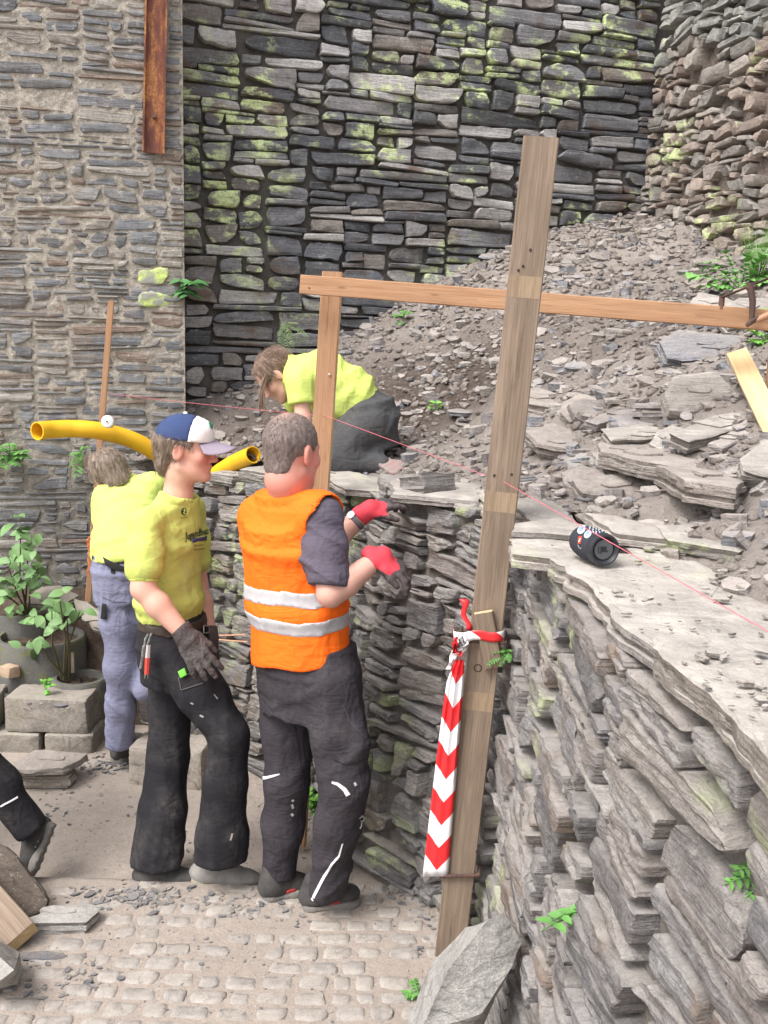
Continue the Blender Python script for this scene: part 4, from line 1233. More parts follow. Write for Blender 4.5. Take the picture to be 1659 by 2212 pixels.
def econe(P, a, b, side, wa, da, wb, db):
    """elliptical tapered tube: half width w along side, half depth d"""
    a, b, side = A3(a), A3(b), A3(side); ab = b - a; L = np.linalg.norm(ab); ax = ab / L
    s = side - ax * (side @ ax); s /= np.linalg.norm(s); f = np.cross(ax, s)
    q = P - a; t0 = (q @ ax) / L; t = np.clip(t0, 0, 1)
    w = wa + (wb - wa) * t; d = da + (db - da) * t
    u, v = (q @ s) / w, (q @ f) / d
    k = np.sqrt(u * u + v * v) + 1e-6
    dd = (k - 1) * np.minimum(w, d) * .5 + (k - 1) / np.sqrt((u / w) ** 2 + (v / d) ** 2 + 1e-6) * k * .5
    axl = np.maximum(np.abs(t0 - .5) - .5, 0) * L
    return np.where(dd > 0, np.sqrt(dd * dd + axl * axl), np.maximum(dd, axl - .5 * np.minimum(w, d)))
def loft(P, secs, side, grow=0.0, k=.05):
    d = None
    for (a, wa, da), (b, wb, db) in zip(secs[:-1], secs[1:]):
        c = econe(P, a, b, side, wa + grow, da + grow, wb + grow, db + grow)
        d = c if d is None else smin(d, c, k)
    return d
def plane(P, p, n):
    n = Vector(n).normalized()
    return (P - A3(p)) @ A3(n)
def surf(fn, lo, hi, h):
    lo, hi = np.array(lo, np.float32), np.array(hi, np.float32)
    n = np.ceil((hi - lo) / h).astype(int) + 1
    ax = [lo[i] + h * np.arange(n[i], dtype=np.float32) for i in range(3)]
    X, Y, Z = np.meshgrid(*ax, indexing='ij')
    P = np.stack([X, Y, Z], -1).reshape(-1, 3)
    f = np.concatenate([fn(P[i:i + 400000]) for i in range(0, len(P), 400000)]).reshape(n).astype(np.float32)
    f[0], f[-1], f[:, 0], f[:, -1], f[:, :, 0], f[:, :, -1] = (1e-3 + np.abs(q) for q in (f[0], f[-1], f[:, 0], f[:, -1], f[:, :, 0], f[:, :, -1]))
    s = f < 0
    cnt = sum(s[i:n[0] - 1 + i, j:n[1] - 1 + j, k:n[2] - 1 + k].astype(np.int8) for i in (0, 1) for j in (0, 1) for k in (0, 1))
    act = (cnt > 0) & (cnt < 8)
    I = np.argwhere(act)
    vid = -np.ones(act.shape, np.int64); vid[act] = np.arange(len(I))
    acc = np.zeros((len(I), 3), np.float32); num = np.zeros(len(I), np.float32)
    cs = [(i, j, k) for i in (0, 1) for j in (0, 1) for k in (0, 1)]
    val = {c: f[I[:, 0] + c[0], I[:, 1] + c[1], I[:, 2] + c[2]] for c in cs}
    for c in cs:
        for a_ in range(3):
            if c[a_]: continue
            e = list(c); e[a_] = 1; e = tuple(e)
            v0, v1 = val[c], val[e]
            m = (v0 < 0) != (v1 < 0)
            t = v0[m] / (v0[m] - v1[m])
            p = np.tile(np.array(c, np.float32), (m.sum(), 1)); p[:, a_] += t
            acc[m] += p; num[m] += 1
    V = lo + (I + acc / num[:, None]) * h
    F = []
    for a_ in range(3):
        b_, c_ = (a_ + 1) % 3, (a_ + 2) % 3
        s0 = np.take(s, range(0, n[a_] - 1), a_); s1 = np.take(s, range(1, n[a_]), a_)
        E = np.argwhere(s0 != s1)
        ok = (E[:, b_] > 0) & (E[:, c_] > 0) & (E[:, b_] < n[b_] - 1) & (E[:, c_] < n[c_] - 1)
        E = E[ok]
        if not len(E): continue
        ins = s0[E[:, 0], E[:, 1], E[:, 2]]
        def cell(db, dc):
            q = E.copy(); q[:, b_] -= db; q[:, c_] -= dc
            return vid[q[:, 0], q[:, 1], q[:, 2]]
        qd = np.stack([cell(1, 1), cell(0, 1), cell(0, 0), cell(1, 0)], -1)
        qd[~ins] = qd[~ins][:, ::-1]
        F.append(qd)
    F = np.concatenate(F)
    return V, F[(F >= 0).all(1)]
def sdf_part(name, fn, pts, pad, h, mat, root, attr=None, bvh=False, ang=None):
    pts = np.array([tuple(p) for p in pts]); pad = np.array(pad if hasattr(pad, '__len__') else [pad] * 3)
    V, F = surf(fn, pts.min(0) - pad, pts.max(0) + pad, h)
    o = V.mean(0)
    me = mesh_np(name, V - o, F, mat, attr(V) if attr else .5, True, ang)
    ob = bpy.data.objects.new(name, me); COL.objects.link(ob); place(ob, Vector(o.tolist()), root)
    if bvh: ob_b[ob.name] = BVHTree.FromPolygons(V.tolist(), F.tolist())
    return ob
ob_b = {}
def wr(P, f, amp, seed=0, o=2):
    return fbm(P[:, 0] * f[0], P[:, 1] * f[1], P[:, 2] * f[2], o, seed) * amp
def fold(P, f, amp, seed=0, tilt=0.0, rotz=0.0):
    """creased cloth: ridges along one direction"""
    c, s_ = math.cos(rotz), math.sin(rotz); x, y = P[:, 0] * c + P[:, 1] * s_, P[:, 1] * c - P[:, 0] * s_
    n = vnoise(x * f[0], y * f[1], (P[:, 2] + tilt * x) * f[2], seed) + .35 * vnoise(x * f[0] * 2, y * f[1] * 2, (P[:, 2] + tilt * x) * f[2] * 2, seed + 3)
    return amp * (np.minimum(np.abs(n) * 2.4, 1) - .6)
def cast(bvh, u, v, off=.002):
    d = ray(u, v).normalized()
    h = bvh.ray_cast(Vector((0, 0, CAM_Z)), d)
    if h[0] is None: return None
    n = h[1] if h[1].dot(d) < 0 else -h[1]
    return h[0] + n * off, n
def stick_path(name, bvh, px, w, mat, root, off=.0025, dens=6):
    """flat ribbon lying on a garment along a line of points"""
    L, Rr = [], []
    P = []
    for (a, b) in zip(px[:-1], px[1:]):
        for i in range(dens): P.append((lerp(a[0], b[0], i / dens), lerp(a[1], b[1], i / dens)))
    P.append(px[-1])
    rows = []
    hits = [cast(bvh, u, v, off) for u, v in P]
    hits = [h for h in hits if h]
    for i, (p, n) in enumerate(hits):
        t = hits[min(i + 1, len(hits) - 1)][0] - hits[max(i - 1, 0)][0]
        s = t.cross(n)
        if s.length < 1e-6: continue
        s.normalize()
        ww = w if not hasattr(w, '__len__') else lerp(w[0], w[1], i / max(1, len(hits) - 1))
        rows.append([p - s * ww / 2, p + s * ww / 2])
    if len(rows) < 2: return None
    mb = MB(); V = [p for r in rows for p in r] + [p - hits[0][1] * .003 for r in rows for p in r]
    m = 2 * len(rows)
    F = [(2 * i, 2 * i + 1, 2 * i + 3, 2 * i + 2) for i in range(len(rows) - 1)]
    F += [(2 * i, 2 * i + 2, m + 2 * i + 2, m + 2 * i) for i in range(len(rows) - 1)] + [(2 * i + 1, m + 2 * i + 1, m + 2 * i + 3, 2 * i + 3) for i in range(len(rows) - 1)]
    mb.add(V, F); return mb.build(name, mat, root, base=False, ang=60)
def stick_poly(name, bvh, px, mat, root, off=.003, rings=3):
    """patch lying on a garment, from its outline"""
    n = len(px); cu, cv = sum(p[0] for p in px) / n, sum(p[1] for p in px) / n
    V, ok = [], True
    c = cast(bvh, cu, cv, off)
    if not c: return None
    V.append(c[0])
    for r_ in range(1, rings + 1):
        for u, v in px:
            h = cast(bvh, lerp(cu, u, r_ / rings), lerp(cv, v, r_ / rings), off)
            V.append(h[0] if h else V[-1])
    F = [(0, 1 + i, 1 + (i + 1) % n) for i in range(n)]
    for r_ in range(rings - 1):
        b = 1 + r_ * n; F += [(b + i, b + n + i, b + n + (i + 1) % n, b + (i + 1) % n) for i in range(n)]
    mb = MB(); mb.add(V, F); o = mb.build(name, mat, root, base=False, ang=60)
    m = o.modifiers.new('thick', 'SOLIDIFY'); m.thickness = .002; m.offset = 0
    return o
def stick_text(name, bvh, txt, u0, v0, hpx, wpx, slope, mat, root, off=.003, skew=0.0, weight=0.0):
    """lettering laid on a garment; size in picture grid units"""
    cu = bpy.data.curves.new('txt', 'FONT'); cu.body = txt; cu.size = 1.0; cu.offset = weight
    ob = bpy.data.objects.new('txt', cu); COL.objects.link(ob)
    dg = bpy.context.evaluated_depsgraph_get(); me = bpy.data.meshes.new_from_object(ob.evaluated_get(dg))
    bpy.data.objects.remove(ob)
    bm = bmesh.new(); bm.from_mesh(me); bmesh.ops.triangulate(bm, faces=bm.faces[:])
    xs = [v.co.x for v in bm.verts]; x0, x1 = min(xs), max(xs)
    V, keep = [], []
    for v in bm.verts:
        uu = u0 + (v.co.x - x0) / (x1 - x0) * wpx; vv = v0 - v.co.y / .73 * hpx + slope * (uu - u0)
        h = cast(bvh, uu, vv, off); V.append(h[0] if h else None)
    F = [tuple(v.index for v in f.verts) for f in bm.faces]; bm.free()
    far = lambda f: any(V[i] is None for i in f) or max((V[f[0]] - V[f[1]]).length, (V[f[1]] - V[f[2]]).length) > .05
    F = [f for f in F if not far(f)]
    if not F: return None
    V = [v or Vector((0, 0, -9)) for v in V]
    us = sorted({i for f in F for i in f}); mp = {a: b for b, a in enumerate(us)}
    mb = MB(); mb.add([V[i] for i in us], [tuple(mp[i] for i in f) for f in F]); return tag(mb.build(name, mat, root, sm=False, base=False), kind='stuff')

# ------------------------------------------------------------------ people materials
def cloth_mat(name, a, b=None, rough=.9, weave=900, dirt=None, fold=(14, .35), sheen=.0, dirtz=None):
    t = NT(name); p = t.P()
    b = b or tuple(q * .8 for q in a)
    n1 = t.noise(p, 6, 4, .6); n2 = t.noise(p, 42, 4, .65)
    c = t.mix(t.rng(n1, .35, .65), a, b)
    if dirt:
        m = t.math('MULTIPLY', t.rng(n1, .45, .65), t.rng(n2, .35, .65))
        if dirtz: m = t.math('MULTIPLY', m, t.rng(t.sep(p)[2], dirtz[0], dirtz[1]))
        c = t.mix(t.math('MULTIPLY', m, .6), c, dirt)
    def ridge(v, sc_): return t.math('MULTIPLY', t.math('ABSOLUTE', t.math('SUBTRACT', t.noise(v, sc_, 2, .5, .8), .5)), -4.0)
    r1 = ridge(t.mapv(p, (1, 1, .45), (0, R(35), R(20))), fold[0]); r2 = ridge(t.mapv(p, (.5, .5, 1.3), (R(20), R(-25), 0)), fold[0] * 1.7)
    h = t.bump(t.math('ADD', r1, t.math('MULTIPLY', r2, .6)), fold[1] * .65, .016); h = t.bump(t.noise(p, weave, 2, .5), .15, .001, h)
    return t.out(c, rough, h, .2)
def skin_mat(name, a=(.62, .37, .28), red=(.62, .26, .20)):
    t = NT(name); p = t.P()
    c = t.mix(t.math('MULTIPLY', t.attr('rnd'), .9), a, red)
    c = t.mix(t.rng(t.noise(p, 45, 5, .7), .4, .7, 0, .4), c, tuple(q * .76 for q in a))
    t.b.inputs['Subsurface Weight'].default_value = .05
    t.b.inputs['Subsurface Radius'].default_value = (.012, .004, .002)
    return t.out(c, .5, t.bump(t.noise(p, 300, 3), .12, .001), .35)
def hair_mat(name, a, b):
    t = NT(name); p = t.P()
    n = t.noise(t.mapv(p, (150, 150, 16)), 1.0, 3, .6, .4)
    c = t.mix(t.rng(n, .35, .65), a, b)
    return t.out(c, .5, t.bump(n, .8, .004), .35)
M_NEON = cloth_mat('neon yellow-green cotton', (.58, .69, .165), (.53, .63, .15), dirt=(.45, .49, .18), fold=(10, .3))
M_NEON2 = cloth_mat('dusty yellow-green cotton', (.53, .60, .15), (.48, .53, .135), dirt=(.37, .35, .19), fold=(10, .35), dirtz=(1.55, 1.15))
M_JEANS = cloth_mat('dusty black work trousers', (.016, .015, .018), (.022, .021, .025), dirt=(.085, .075, .068), fold=(12, .3), dirtz=(1.1, .3))
M_WORK = cloth_mat('charcoal work trousers', (.042, .036, .042), (.032, .029, .036), dirt=(.085, .075, .075), fold=(13, .45))
M_WORKG = cloth_mat('dark grey outdoor trousers', (.075, .075, .078), (.055, .055, .058), dirt=(.14, .13, .12), fold=(13, .4))
M_GREYT = cloth_mat('pale blue-grey work trousers', (.23, .235, .33), (.195, .20, .285), fold=(12, .4))
M_TEE = cloth_mat('purple-grey cotton', (.105, .088, .115), (.085, .073, .096), fold=(14, .5))
M_VEST = cloth_mat('fluorescent orange vest', (.98, .165, .012), (.95, .145, .012), fold=(9, .4), rough=.75)
M_BAND = plain('silver reflective band', (.50, .49, .50), .42, .5, (30, (.42, .41, .43)), (16, .3, .01))
M_SKIN = skin_mat('fair skin'); M_SKINR = skin_mat('ruddy skin', (.56, .33, .26), (.62, .23, .18))
M_HAIRB = hair_mat('ash brown hair', (.16, .12, .09), (.27, .21, .165)); M_HAIRG = hair_mat('short greying hair', (.12, .09, .075), (.21, .165, .145))
M_HAIRL = hair_mat('long brown hair', (.13, .085, .06), (.24, .16, .12))
M_SHOE = plain('dusty grey shoe', (.19, .18, .175), .85, .2, (18, (.26, .245, .225)), (120, .4, .003))
M_SHOED = plain('dark shoe', (.045, .042, .042), .85, .2, (18, (.085, .078, .072)), (120, .4, .003))
M_SOLE = plain('grey rubber sole', (.17, .16, .15), .8, .2, (25, (.24, .22, .195)), (60, .5, .006))
M_SOLEL = plain('pale rubber sole', (.36, .32, .25), .8, .2, (25, (.28, .25, .20)))
M_REDP = plain('red shoe accent', (.42, .04, .04), .6); M_WHITE = plain('reflective piping', (.78, .77, .78), .5, .4)
M_BLACK = plain('black print', (.02, .02, .02), .8); M_BELT = plain('dark leather belt', (.04, .028, .022), .6, .3)
M_GLOVEB = cloth_mat('dusty black work glove', (.075, .062, .06), (.055, .047, .046), dirt=(.16, .14, .13), fold=(40, .5))
def glove_mat():
    t = NT('red knit glove with black coated palm'); p = t.P()
    f = t.rng(t.attr('rnd'), .45, .55)
    c = t.mix(f, (.60, .05, .07), t.mix(t.rng(t.noise(p, 60, 3), .4, .6), (.06, .045, .045), (.10, .08, .08)))
    return t.out(c, .7, t.bump(t.noise(p, 200, 2), .2, .002), .3)
M_GLOVER = glove_mat()

# ------------------------------------------------------------------ anatomy
def frame3(f, up):
    f, up = Vector(f).normalized(), Vector(up)
    r = f.cross(up).normalized(); up = r.cross(f)
    return r, f, up                               # right, forward, up
class Head:
    def __init__(s, c, f, up, sc=1.0):
        s.c = Vector(c); s.r, s.f, s.u = frame3(f, up); s.s = sc
        s.B = np.array([s.r, s.f, s.u], np.float32)
    def loc(s, P): return ((P - A3(s.c)) @ s.B.T) / s.s
    def w(s, x, y, z): return s.c + (s.r * x + s.f * y + s.u * z) * s.s
    def skin(s, P):
        q = s.loc(P); a = np.abs(q[:, 0]); m = np.stack([a, q[:, 1], q[:, 2]], -1)
        d = ell(q, (0, -.012, .032), (.074, .096, .086))
        d = smin(d, ell(q, (0, .028, -.03), (.058, .060, .086)), .03)
        d = smin(d, ell(q, (0, .030, -.072), (.048, .050, .042)), .03)
        d = smin(d, cone(m, (.050, -.010, -.062), (.018, .070, -.100), .018, .016), .02)       # jaw line
        d = smin(d, ell(q, (0, .076, -.100), (.020, .018, .016)), .014)
        d = smin(d, ell(q, (0, .074, .018), (.046, .016, .013)), .018)
        d = smin(d, ell(m, (.040, .056, -.026), (.024, .024, .022)), .02)
        d = smax(d, -ell(m, (.031, .096, -.002), (.019, .016, .012)), .010)
        d = smin(d, ell(m, (.031, .071, -.004), (.013, .013, .012)), .004)
        d = smin(d, cone(q, (0, .080, .008), (0, .108, -.034), .008, .0105), .010)
        d = smin(d, ell(m, (.009, .097, -.038), (.008, .010, .007)), .006)
        d = smin(d, ell(q, (0, .087, -.060), (.024, .010, .0065)), .006)
        d = smin(d, ell(q, (0, .084, -.073), (.021, .010, .0065)), .006)
        d = smax(d, -ell(q, (0, .098, -.0665), (.026, .010, .0022)), .003)
        e = ell(m, (.077, -.014, -.008), (.010, .021, .034), np.array([[.96, .28, 0], [-.28, .96, 0], [0, 0, 1]], np.float32))
        e = smax(e, -ell(m, (.088, -.010, -.006), (.008, .011, .020)), .004)
        d = smin(d, e, .006)
        return d * s.s
    def pts(s): return [s.w(x, y, z) for x in (-.09, .09) for y in (-.115, .12) for z in (-.12, .12)]
def hand_fn(w, d, n, thumb, curl=(.3, .3, .3, .3), tcurl=.3, sp=.10, sc=1.0, splay=.6):
    """w wrist, d direction of the hand, n back-of-hand normal, thumb +1/-1 side; returns (fn, pts, local)"""
    w = Vector(w); y, z = Vector(d).normalized(), Vector(n); z = (z - y * z.dot(y)).normalized(); x = y.cross(z) * thumb
    B = np.array([x, y, z], np.float32)
    fing = []
    for i, (bx, L) in enumerate(zip((.031, .010, -.011, -.031), (.074, .082, .076, .060))):
        p = Vector((bx, .088 - .006 * abs(i - 1.2), 0)); a = 0.0; sx = math.sin(sp * (1.5 - i))
        pts = [Vector((bx * .8, .055, 0)), p.copy()]
        for sgm, fr in enumerate((.44, .31, .25)):
            a += curl[i] * (1.0, 1.15, .8)[sgm]
            p = p + Vector((sx, math.cos(a), -math.sin(a))) * L * fr; pts.append(p.copy())
        fing.append((pts, [.0125, .0115, .0110, .0105, .0095]))
    tp = [Vector((.022, .015, -.004))]
    a = splay
    p = Vector((.036, .034, -.008)); tp.append(p.copy())
    for L, c in ((.036, 0), (.030, tcurl)):
        a -= c * .7
        p = p + Vector((math.sin(a), math.cos(a), -.35 - c * .4)).normalized() * L; tp.append(p.copy())
    def fn(P):
        q = ((P - A3(w)) @ B.T) / sc
        m = ell(q, (0, .048, -.001), (.045, .056, .0185))
        m = smin(m, cone(q, (.0, -.03, 0), (0, .02, 0), .031, .029), .02)
        m = smin(m, ell(q, (.026, .032, -.012), (.020, .030, .016)), .012)
        for pts, rs in fing: m = smin(m, chain(q, pts, rs, .006), .0045)
        m = smin(m, chain(q, tp, [.017, .014, .0125, .0105], .006), .008)
        return m * sc
    loc = lambda P: ((P - A3(w)) @ B.T) / sc
    pts = [w + (x * a + y * b + z * c) * sc for a in (-.06, .09) for b in (-.05, .185) for c in (-.08, .04)]
    return fn, pts, loc
def strands(hair_ob, H, n, L, mat, seed, mode='down', lift=.25, rad=.0007, keep=None):
    """loose hairs lying on the hair volume"""
    rs = np.random.RandomState(seed); me = hair_ob.data; nv = len(me.vertices)
    co = np.zeros(nv * 3, np.float32); me.vertices.foreach_get('co', co); co = co.reshape(-1, 3) + A3(wloc(hair_ob))
    no = np.zeros(nv * 3, np.float32); me.vertices.foreach_get('normal', no); no = no.reshape(-1, 3)
    idx = rs.randint(0, nv, n); P, N = co[idx], no[idx]
    if mode == 'down': D = np.tile(A3(-H.u * 1.0 - H.f * .25), (n, 1))
    else:                                                  # away from the whorl at the crown
        D = P - A3(H.w(-.01, -.045, .11))
    D = D + rs.normal(0, .25, (n, 3)) * (np.linalg.norm(D, axis=1, keepdims=True) + .02)
    D = D - N * (D * N).sum(1, keepdims=True); D /= np.linalg.norm(D, axis=1, keepdims=True) + 1e-6
    ln = (L * rs.uniform(.5, 1.2, n))[:, None]; W = np.cross(D, N) * rad
    q0 = P - N * .001; q1 = P + D * ln * .5 + N * lift * .35 * ln; q2 = P + D * ln + N * lift * .35 * ln * rs.uniform(-.3, 1.2, (n, 1))
    V = np.stack([q0 - W, q0 + W, q0 + N * rad * 1.5, q1 - W, q1 + W, q1 + N * rad * 1.5, q2], 1).reshape(-1, 3)
    b = np.arange(n)[:, None] * 7
    F = [tuple(r) for r in np.concatenate([b + np.array([[0, 1, 4, 3]]), b + np.array([[1, 2, 5, 4]]), b + np.array([[2, 0, 3, 5]])])] + [tuple(r) for r in np.concatenate([b + np.array([[3, 4, 6]]), b + np.array([[4, 5, 6]]), b + np.array([[5, 3, 6]])])]
    mb = MB(); mb.add(V, F, np.repeat(rs.rand(n), 7)); return tag(mb.build('hair_strands', mat, hair_ob, base=False), kind='stuff')
def shoe(root, heel, toe, up, mat, sole, L=None, h=.085, w=.048, accents=None, vox=.006, ankle=None):
    """heel and toe points on the ground line"""
    heel, toe = Vector(heel), Vector(toe)
    f = (toe - heel); L = f.length; f.normalize(); up = Vector(up); up = (up - f * up.dot(f)).normalized(); r = f.cross(up)
    B = np.array([r, f, up], np.float32)
    loc = lambda P: (P - A3(heel)) @ B.T
    def up_fn(P):
        q = loc(P)
        d = ell(q, (0, L * .30, .045), (w * .88, L * .34, .045))
        d = smin(d, ell(q, (0, L * .70, .036), (w * 1.0, L * .31, .034)), .03)
        d = smin(d, cone(q, (0, L * .17, .04), (0, L * .20, h + .02), .040, .036), .03)
        d = smin(d, cone(q, (0, L * .22, .07), (0, L * .62, .050), .030, .026), .03)
        d = smax(d, .018 - q[:, 2], .004)
        return d + vnoise(q[:, 0] * 60, q[:, 1] * 60, q[:, 2] * 60) * .0012
    def sole_fn(P):
        q = loc(P)
        t = np.clip(q[:, 1] / L, 0, 1)
        hw_ = w * (.80 + .28 * sstep(.35, .72, t) - .0 * t) * np.sqrt(np.clip(1 - np.maximum(0, (np.abs(t - .5) - .33) / .17) ** 2 * .75, .04, 1))
        dx = np.abs(q[:, 0]) - hw_ - .004
        dy = np.maximum(-q[:, 1], q[:, 1] - L)
        zt = .024 + .006 * np.cos(t * 9)
        dz = np.maximum(-q[:, 2] + .010 * sstep(.8, 1.0, t) - .004 * (np.sin(q[:, 1] * 190) > .4), q[:, 2] - zt)
        return smax(smax(dx, dy, .012), dz, .005)
    pts = [heel + r * a + f * b + up * c for a in (-.065, .065) for b in (-.02, L + .02) for c in (-.01, h + .06)]
    o = sdf_part('shoe', up_fn, pts, .01, vox, mat, root)
    sdf_part('sole', sole_fn, pts, .01, vox, sole, o, ang=50)
    if accents:
        def acc(P):
            q = loc(P)
            return smax(smax(up_fn(P) - .003, np.abs(q[:, 1] - L * .52 - .5 * (q[:, 2] - .03)) - .018, .004), np.abs(q[:, 2] - .030) - .010, .004)
        sdf_part('accent', acc, pts, .01, .005, accents, o)
    return o
# ------------------------------------------------------------------ the young man in the cap
def sleeve_clip(P, d, sh, el, L):
    ax = (Vector(el) - Vector(sh)).normalized()
    return smax(d, plane(P, Vector(sh) + ax * L, ax), .004)
def cap_man():
    fdir = Vector((.93, -.37, 0)); side = Vector((-.37, -.93, 0))
    root = empty('person', ghit(400, 1900), 'young man in blue and white cap, yellow-green T-shirt and flared black trousers', 'person')
    pel, wai, che, nb = at(372, 1388, 3.97), at(366, 1295, 3.97), at(366, 1165, 3.96), at(384, 1075, 3.96)
    rs, ls = che + side * .168 + Vector((.012, 0, .085)), che - side * .165 + Vector((-.01, 0, .085))
    re, rw_ = at(309, 1272, 3.73), at(400, 1372, 3.70)
    le, lw = at(425, 1262, 4.16), at(452, 1376, 4.05)
    H = Head(at(404, 968, 3.95), (1, -.06, -.06), (.04, 0, 1), 1.0)
    secs = [(pel, .150, .105), (wai, .135, .10), (che, .150, .098), (nb - Vector((0, 0, .035)), .105, .065)]
    def skin(P):
        d = H.skin(P)
        d = smin(d, chain(P, [H.w(0, -.022, -.03), H.w(0, -.02, -.09), nb + Vector((0, 0, .0)), nb - Vector((0, 0, .06))], [.056, .052, .054, .045], .02), .018)
        d = smin(d, chain(P, [rs, rs.lerp(re, .5), re, re.lerp(rw_, .35), rw_], [.052, .050, .041, .043, .029], .02), .02)
        d = smin(d, chain(P, [ls, ls.lerp(le, .5), le, le.lerp(lw, .35), lw], [.052, .050, .041, .043, .029], .02), .02)
        return smin(d, loft(P, secs, side, -.03), .03)
    ear = H.w(.08, -.014, 0)
    def red(V):
        q = H.loc(V)
        return np.clip(np.exp(-(((q[:, 0] - .08) / .02) ** 2 + ((q[:, 1] + .014) / .03) ** 2 + ((q[:, 2]) / .04) ** 2)) + .8 * np.exp(-((q[:, 1] - .10) ** 2 + (q[:, 2] + .03) ** 2) / .0012) + .45 * np.exp(-((q[:, 1] - .05) ** 2 + (q[:, 2] + .03) ** 2) / .002), 0, 1) + .25 * sstep(1.45, 1.2, V[:, 2])
    sdf_part('body', skin, [pel, nb, rs, ls, re, rw_, le, lw] + H.pts(), .05, .0065, M_SKIN, root, red)
    for x in (-.031, .031):
        mb = MB(); c = H.w(x, .0835, -.005); mb.tube([c - H.r * .008, c - H.r * .004, c, c + H.r * .004, c + H.r * .008], [.001, .0035, .004, .0035, .001], 8); mb.build('eye', M_BLACK, root, base=False)
    # T-shirt
    hem = at(366, 1338, 3.97)
    sb = [(pel + Vector((0, 0, .03)), .152, .116), (wai, .142, .108), (che, .155, .102), (nb - Vector((0, 0, .02)), .108, .064)]
    def shirt(P):
        d = loft(P, sb, side, .0, .06)
        d = smin(d, chain(P, [nb - Vector((0, 0, .02)), rs, rs.lerp(re, .4), rs.lerp(re, .66)], [.048, .054, .062, .066], .03), .03)
        d = smin(d, chain(P, [nb - Vector((0, 0, .02)), ls, ls.lerp(le, .4), ls.lerp(le, .66)], [.048, .052, .058, .062], .03), .03)
        d = d + wr(P, (5, 5, 5), .003, 3) + fold(P, (13, 13, 5), .0035, 8, .5) + fold(P, (5, 5, 17), .003, 12, -.6)
        ax = (re - rs).normalized(); q = P - A3(rs); along = q @ A3(ax)
        d = d + fold(P, (7, 7, 16), .004, 31, .9) * sstep(.0, .1, along) * (np.linalg.norm(q - along[:, None] * A3(ax), axis=1) < .10)
        # gathered hem pulled into the waist
        z = P[:, 2]
        d = d + .030 * sstep(hem.z + .05, hem.z - .03, z)
        d = smax(d, plane(P, hem - Vector((0, 0, .012)), (.05, 0, -1)) + .006 * np.sin(P[:, 0] * 45) , .006)
        cut = np.where(((P - A3(rs)) @ A3(ax)) > .05, plane(P, rs + ax * .215, ax), -1.0)
        near = np.linalg.norm(P - A3(rs) - (((P - A3(rs)) @ A3(ax)))[:, None] * A3(ax), axis=1) < .12
        sl = cone(P, rs, rs.lerp(re, .66), .054, .066) < .03
        d = np.where(sl & near & (loft(P, sb, side, .0, .06) > .012), np.maximum(d, cut), d)
        # neck opening
        d = smax(d, -cone(P, nb + Vector((.006, 0, .02)), nb + Vector((.05, 0, .14)), .064, .10), .006)
        return d
    so = sdf_part('shirt', shirt, [pel - Vector((0, 0, .0)), nb, rs, ls, rs.lerp(re, .8), ls.lerp(le, .8)], .13, .0075, M_NEON2, root, bvh=True)
    bv = ob_b[so.name]
    # collar rib
    def collar(P):
        return smax(smax(shirt(P) - .002, cone(P, nb + Vector((.006, 0, .02)), nb + Vector((.05, 0, .14)), .080, .116), .002), -cone(P, nb + Vector((.006, 0, .02)), nb + Vector((.05, 0, .14)), .062, .098), .003)
    sdf_part('collar', collar, [nb], .13, .006, M_NEON, root)
    # sleeve hem
    ax = (re - rs).normalized()
    def shem(P): return np.maximum(np.maximum(cone(P, rs, rs.lerp(re, .66), .057, .0695), np.abs(plane(P, rs + ax * .205, ax)) - .011), -cone(P, rs, rs.lerp(re, .66), .046, .057))
    sdf_part('sleeve_hem', shem, [rs.lerp(re, .66)], .12, .006, M_NEON2, root)
    M_INK = plain('black shirt print', (.03, .035, .03), .85)
    stick_text('lettering', bv, 'Jugendbauh', 399, 1167, 17, 54, -.28, M_INK, root, weight=.02)
    stick_poly('print_bar', bv, [(415, 1163), (445, 1158), (445, 1167), (415, 1173)], plain('dark blue print bar', (.05, .045, .12), .85), root)
    stick_text('lettering', bv, 'Einsatz', 418, 1181, 5, 20, -.15, M_INK, root)
    stick_text('lettering', bv, 'Deutsche', 418, 1189, 5, 22, -.12, M_INK, root)
    stick_poly('emblem', bv, [(396 + 5.5 * math.cos(a), 1105 + 8 * math.sin(a)) for a in np.linspace(0, 6.28, 13)[:-1]], M_INK, root)
    for k in range(2): stick_path('print_line', bv, [(390, 1117 + k * 3), (404, 1114 + k * 3)], .0016, plain('faint print', (.30, .36, .08), .9), root)
    for pts in ([(393, 1101), (400, 1104)], [(393, 1107), (400, 1110)], [(397, 1099), (395, 1111)]): stick_path('emblem_line', bv, pts, .0022, M_NEON, root, off=.006)
    # trousers
    rh, lh = at(380, 1410, 3.88), at(372, 1410, 4.06)
    rk, ra = at(494, 1588, 3.80), at(478, 1872, 3.83)
    lk, la = at(362, 1640, 4.0), at(340, 1872, 3.92)
    def trous(P):
        d = loft(P, [(pel + Vector((0, 0, .11)), .138, .105), (pel, .152, .118), (pel - Vector((0, 0, .09)), .145, .115)], side, 0, .05)
        d = smin(d, chain(P, [rh, rh.lerp(rk, .5), rk, rk.lerp(ra, .35), rk.lerp(ra, .75), ra - Vector((0, 0, .0))], [.096, .088, .078, .080, .094, .108], .03), .035)
        d = smin(d, chain(P, [lh, lh.lerp(lk, .5), lk, lk.lerp(la, .5), la], [.096, .084, .074, .086, .105], .03), .035)
        d = d + wr(P, (8, 8, 6), .004, 5) + fold(P, (8, 8, 1.6), .007, 9, .25) + fold(P, (3.5, 3.5, 9), .004, 14, -.5)
        kd = np.linalg.norm(P - A3(rk + Vector((-.09, 0, .0))), axis=1)
        d = d + fold(P, (4, 4, 17), .008, 25, .5) * np.exp(-(kd / .13) ** 2)
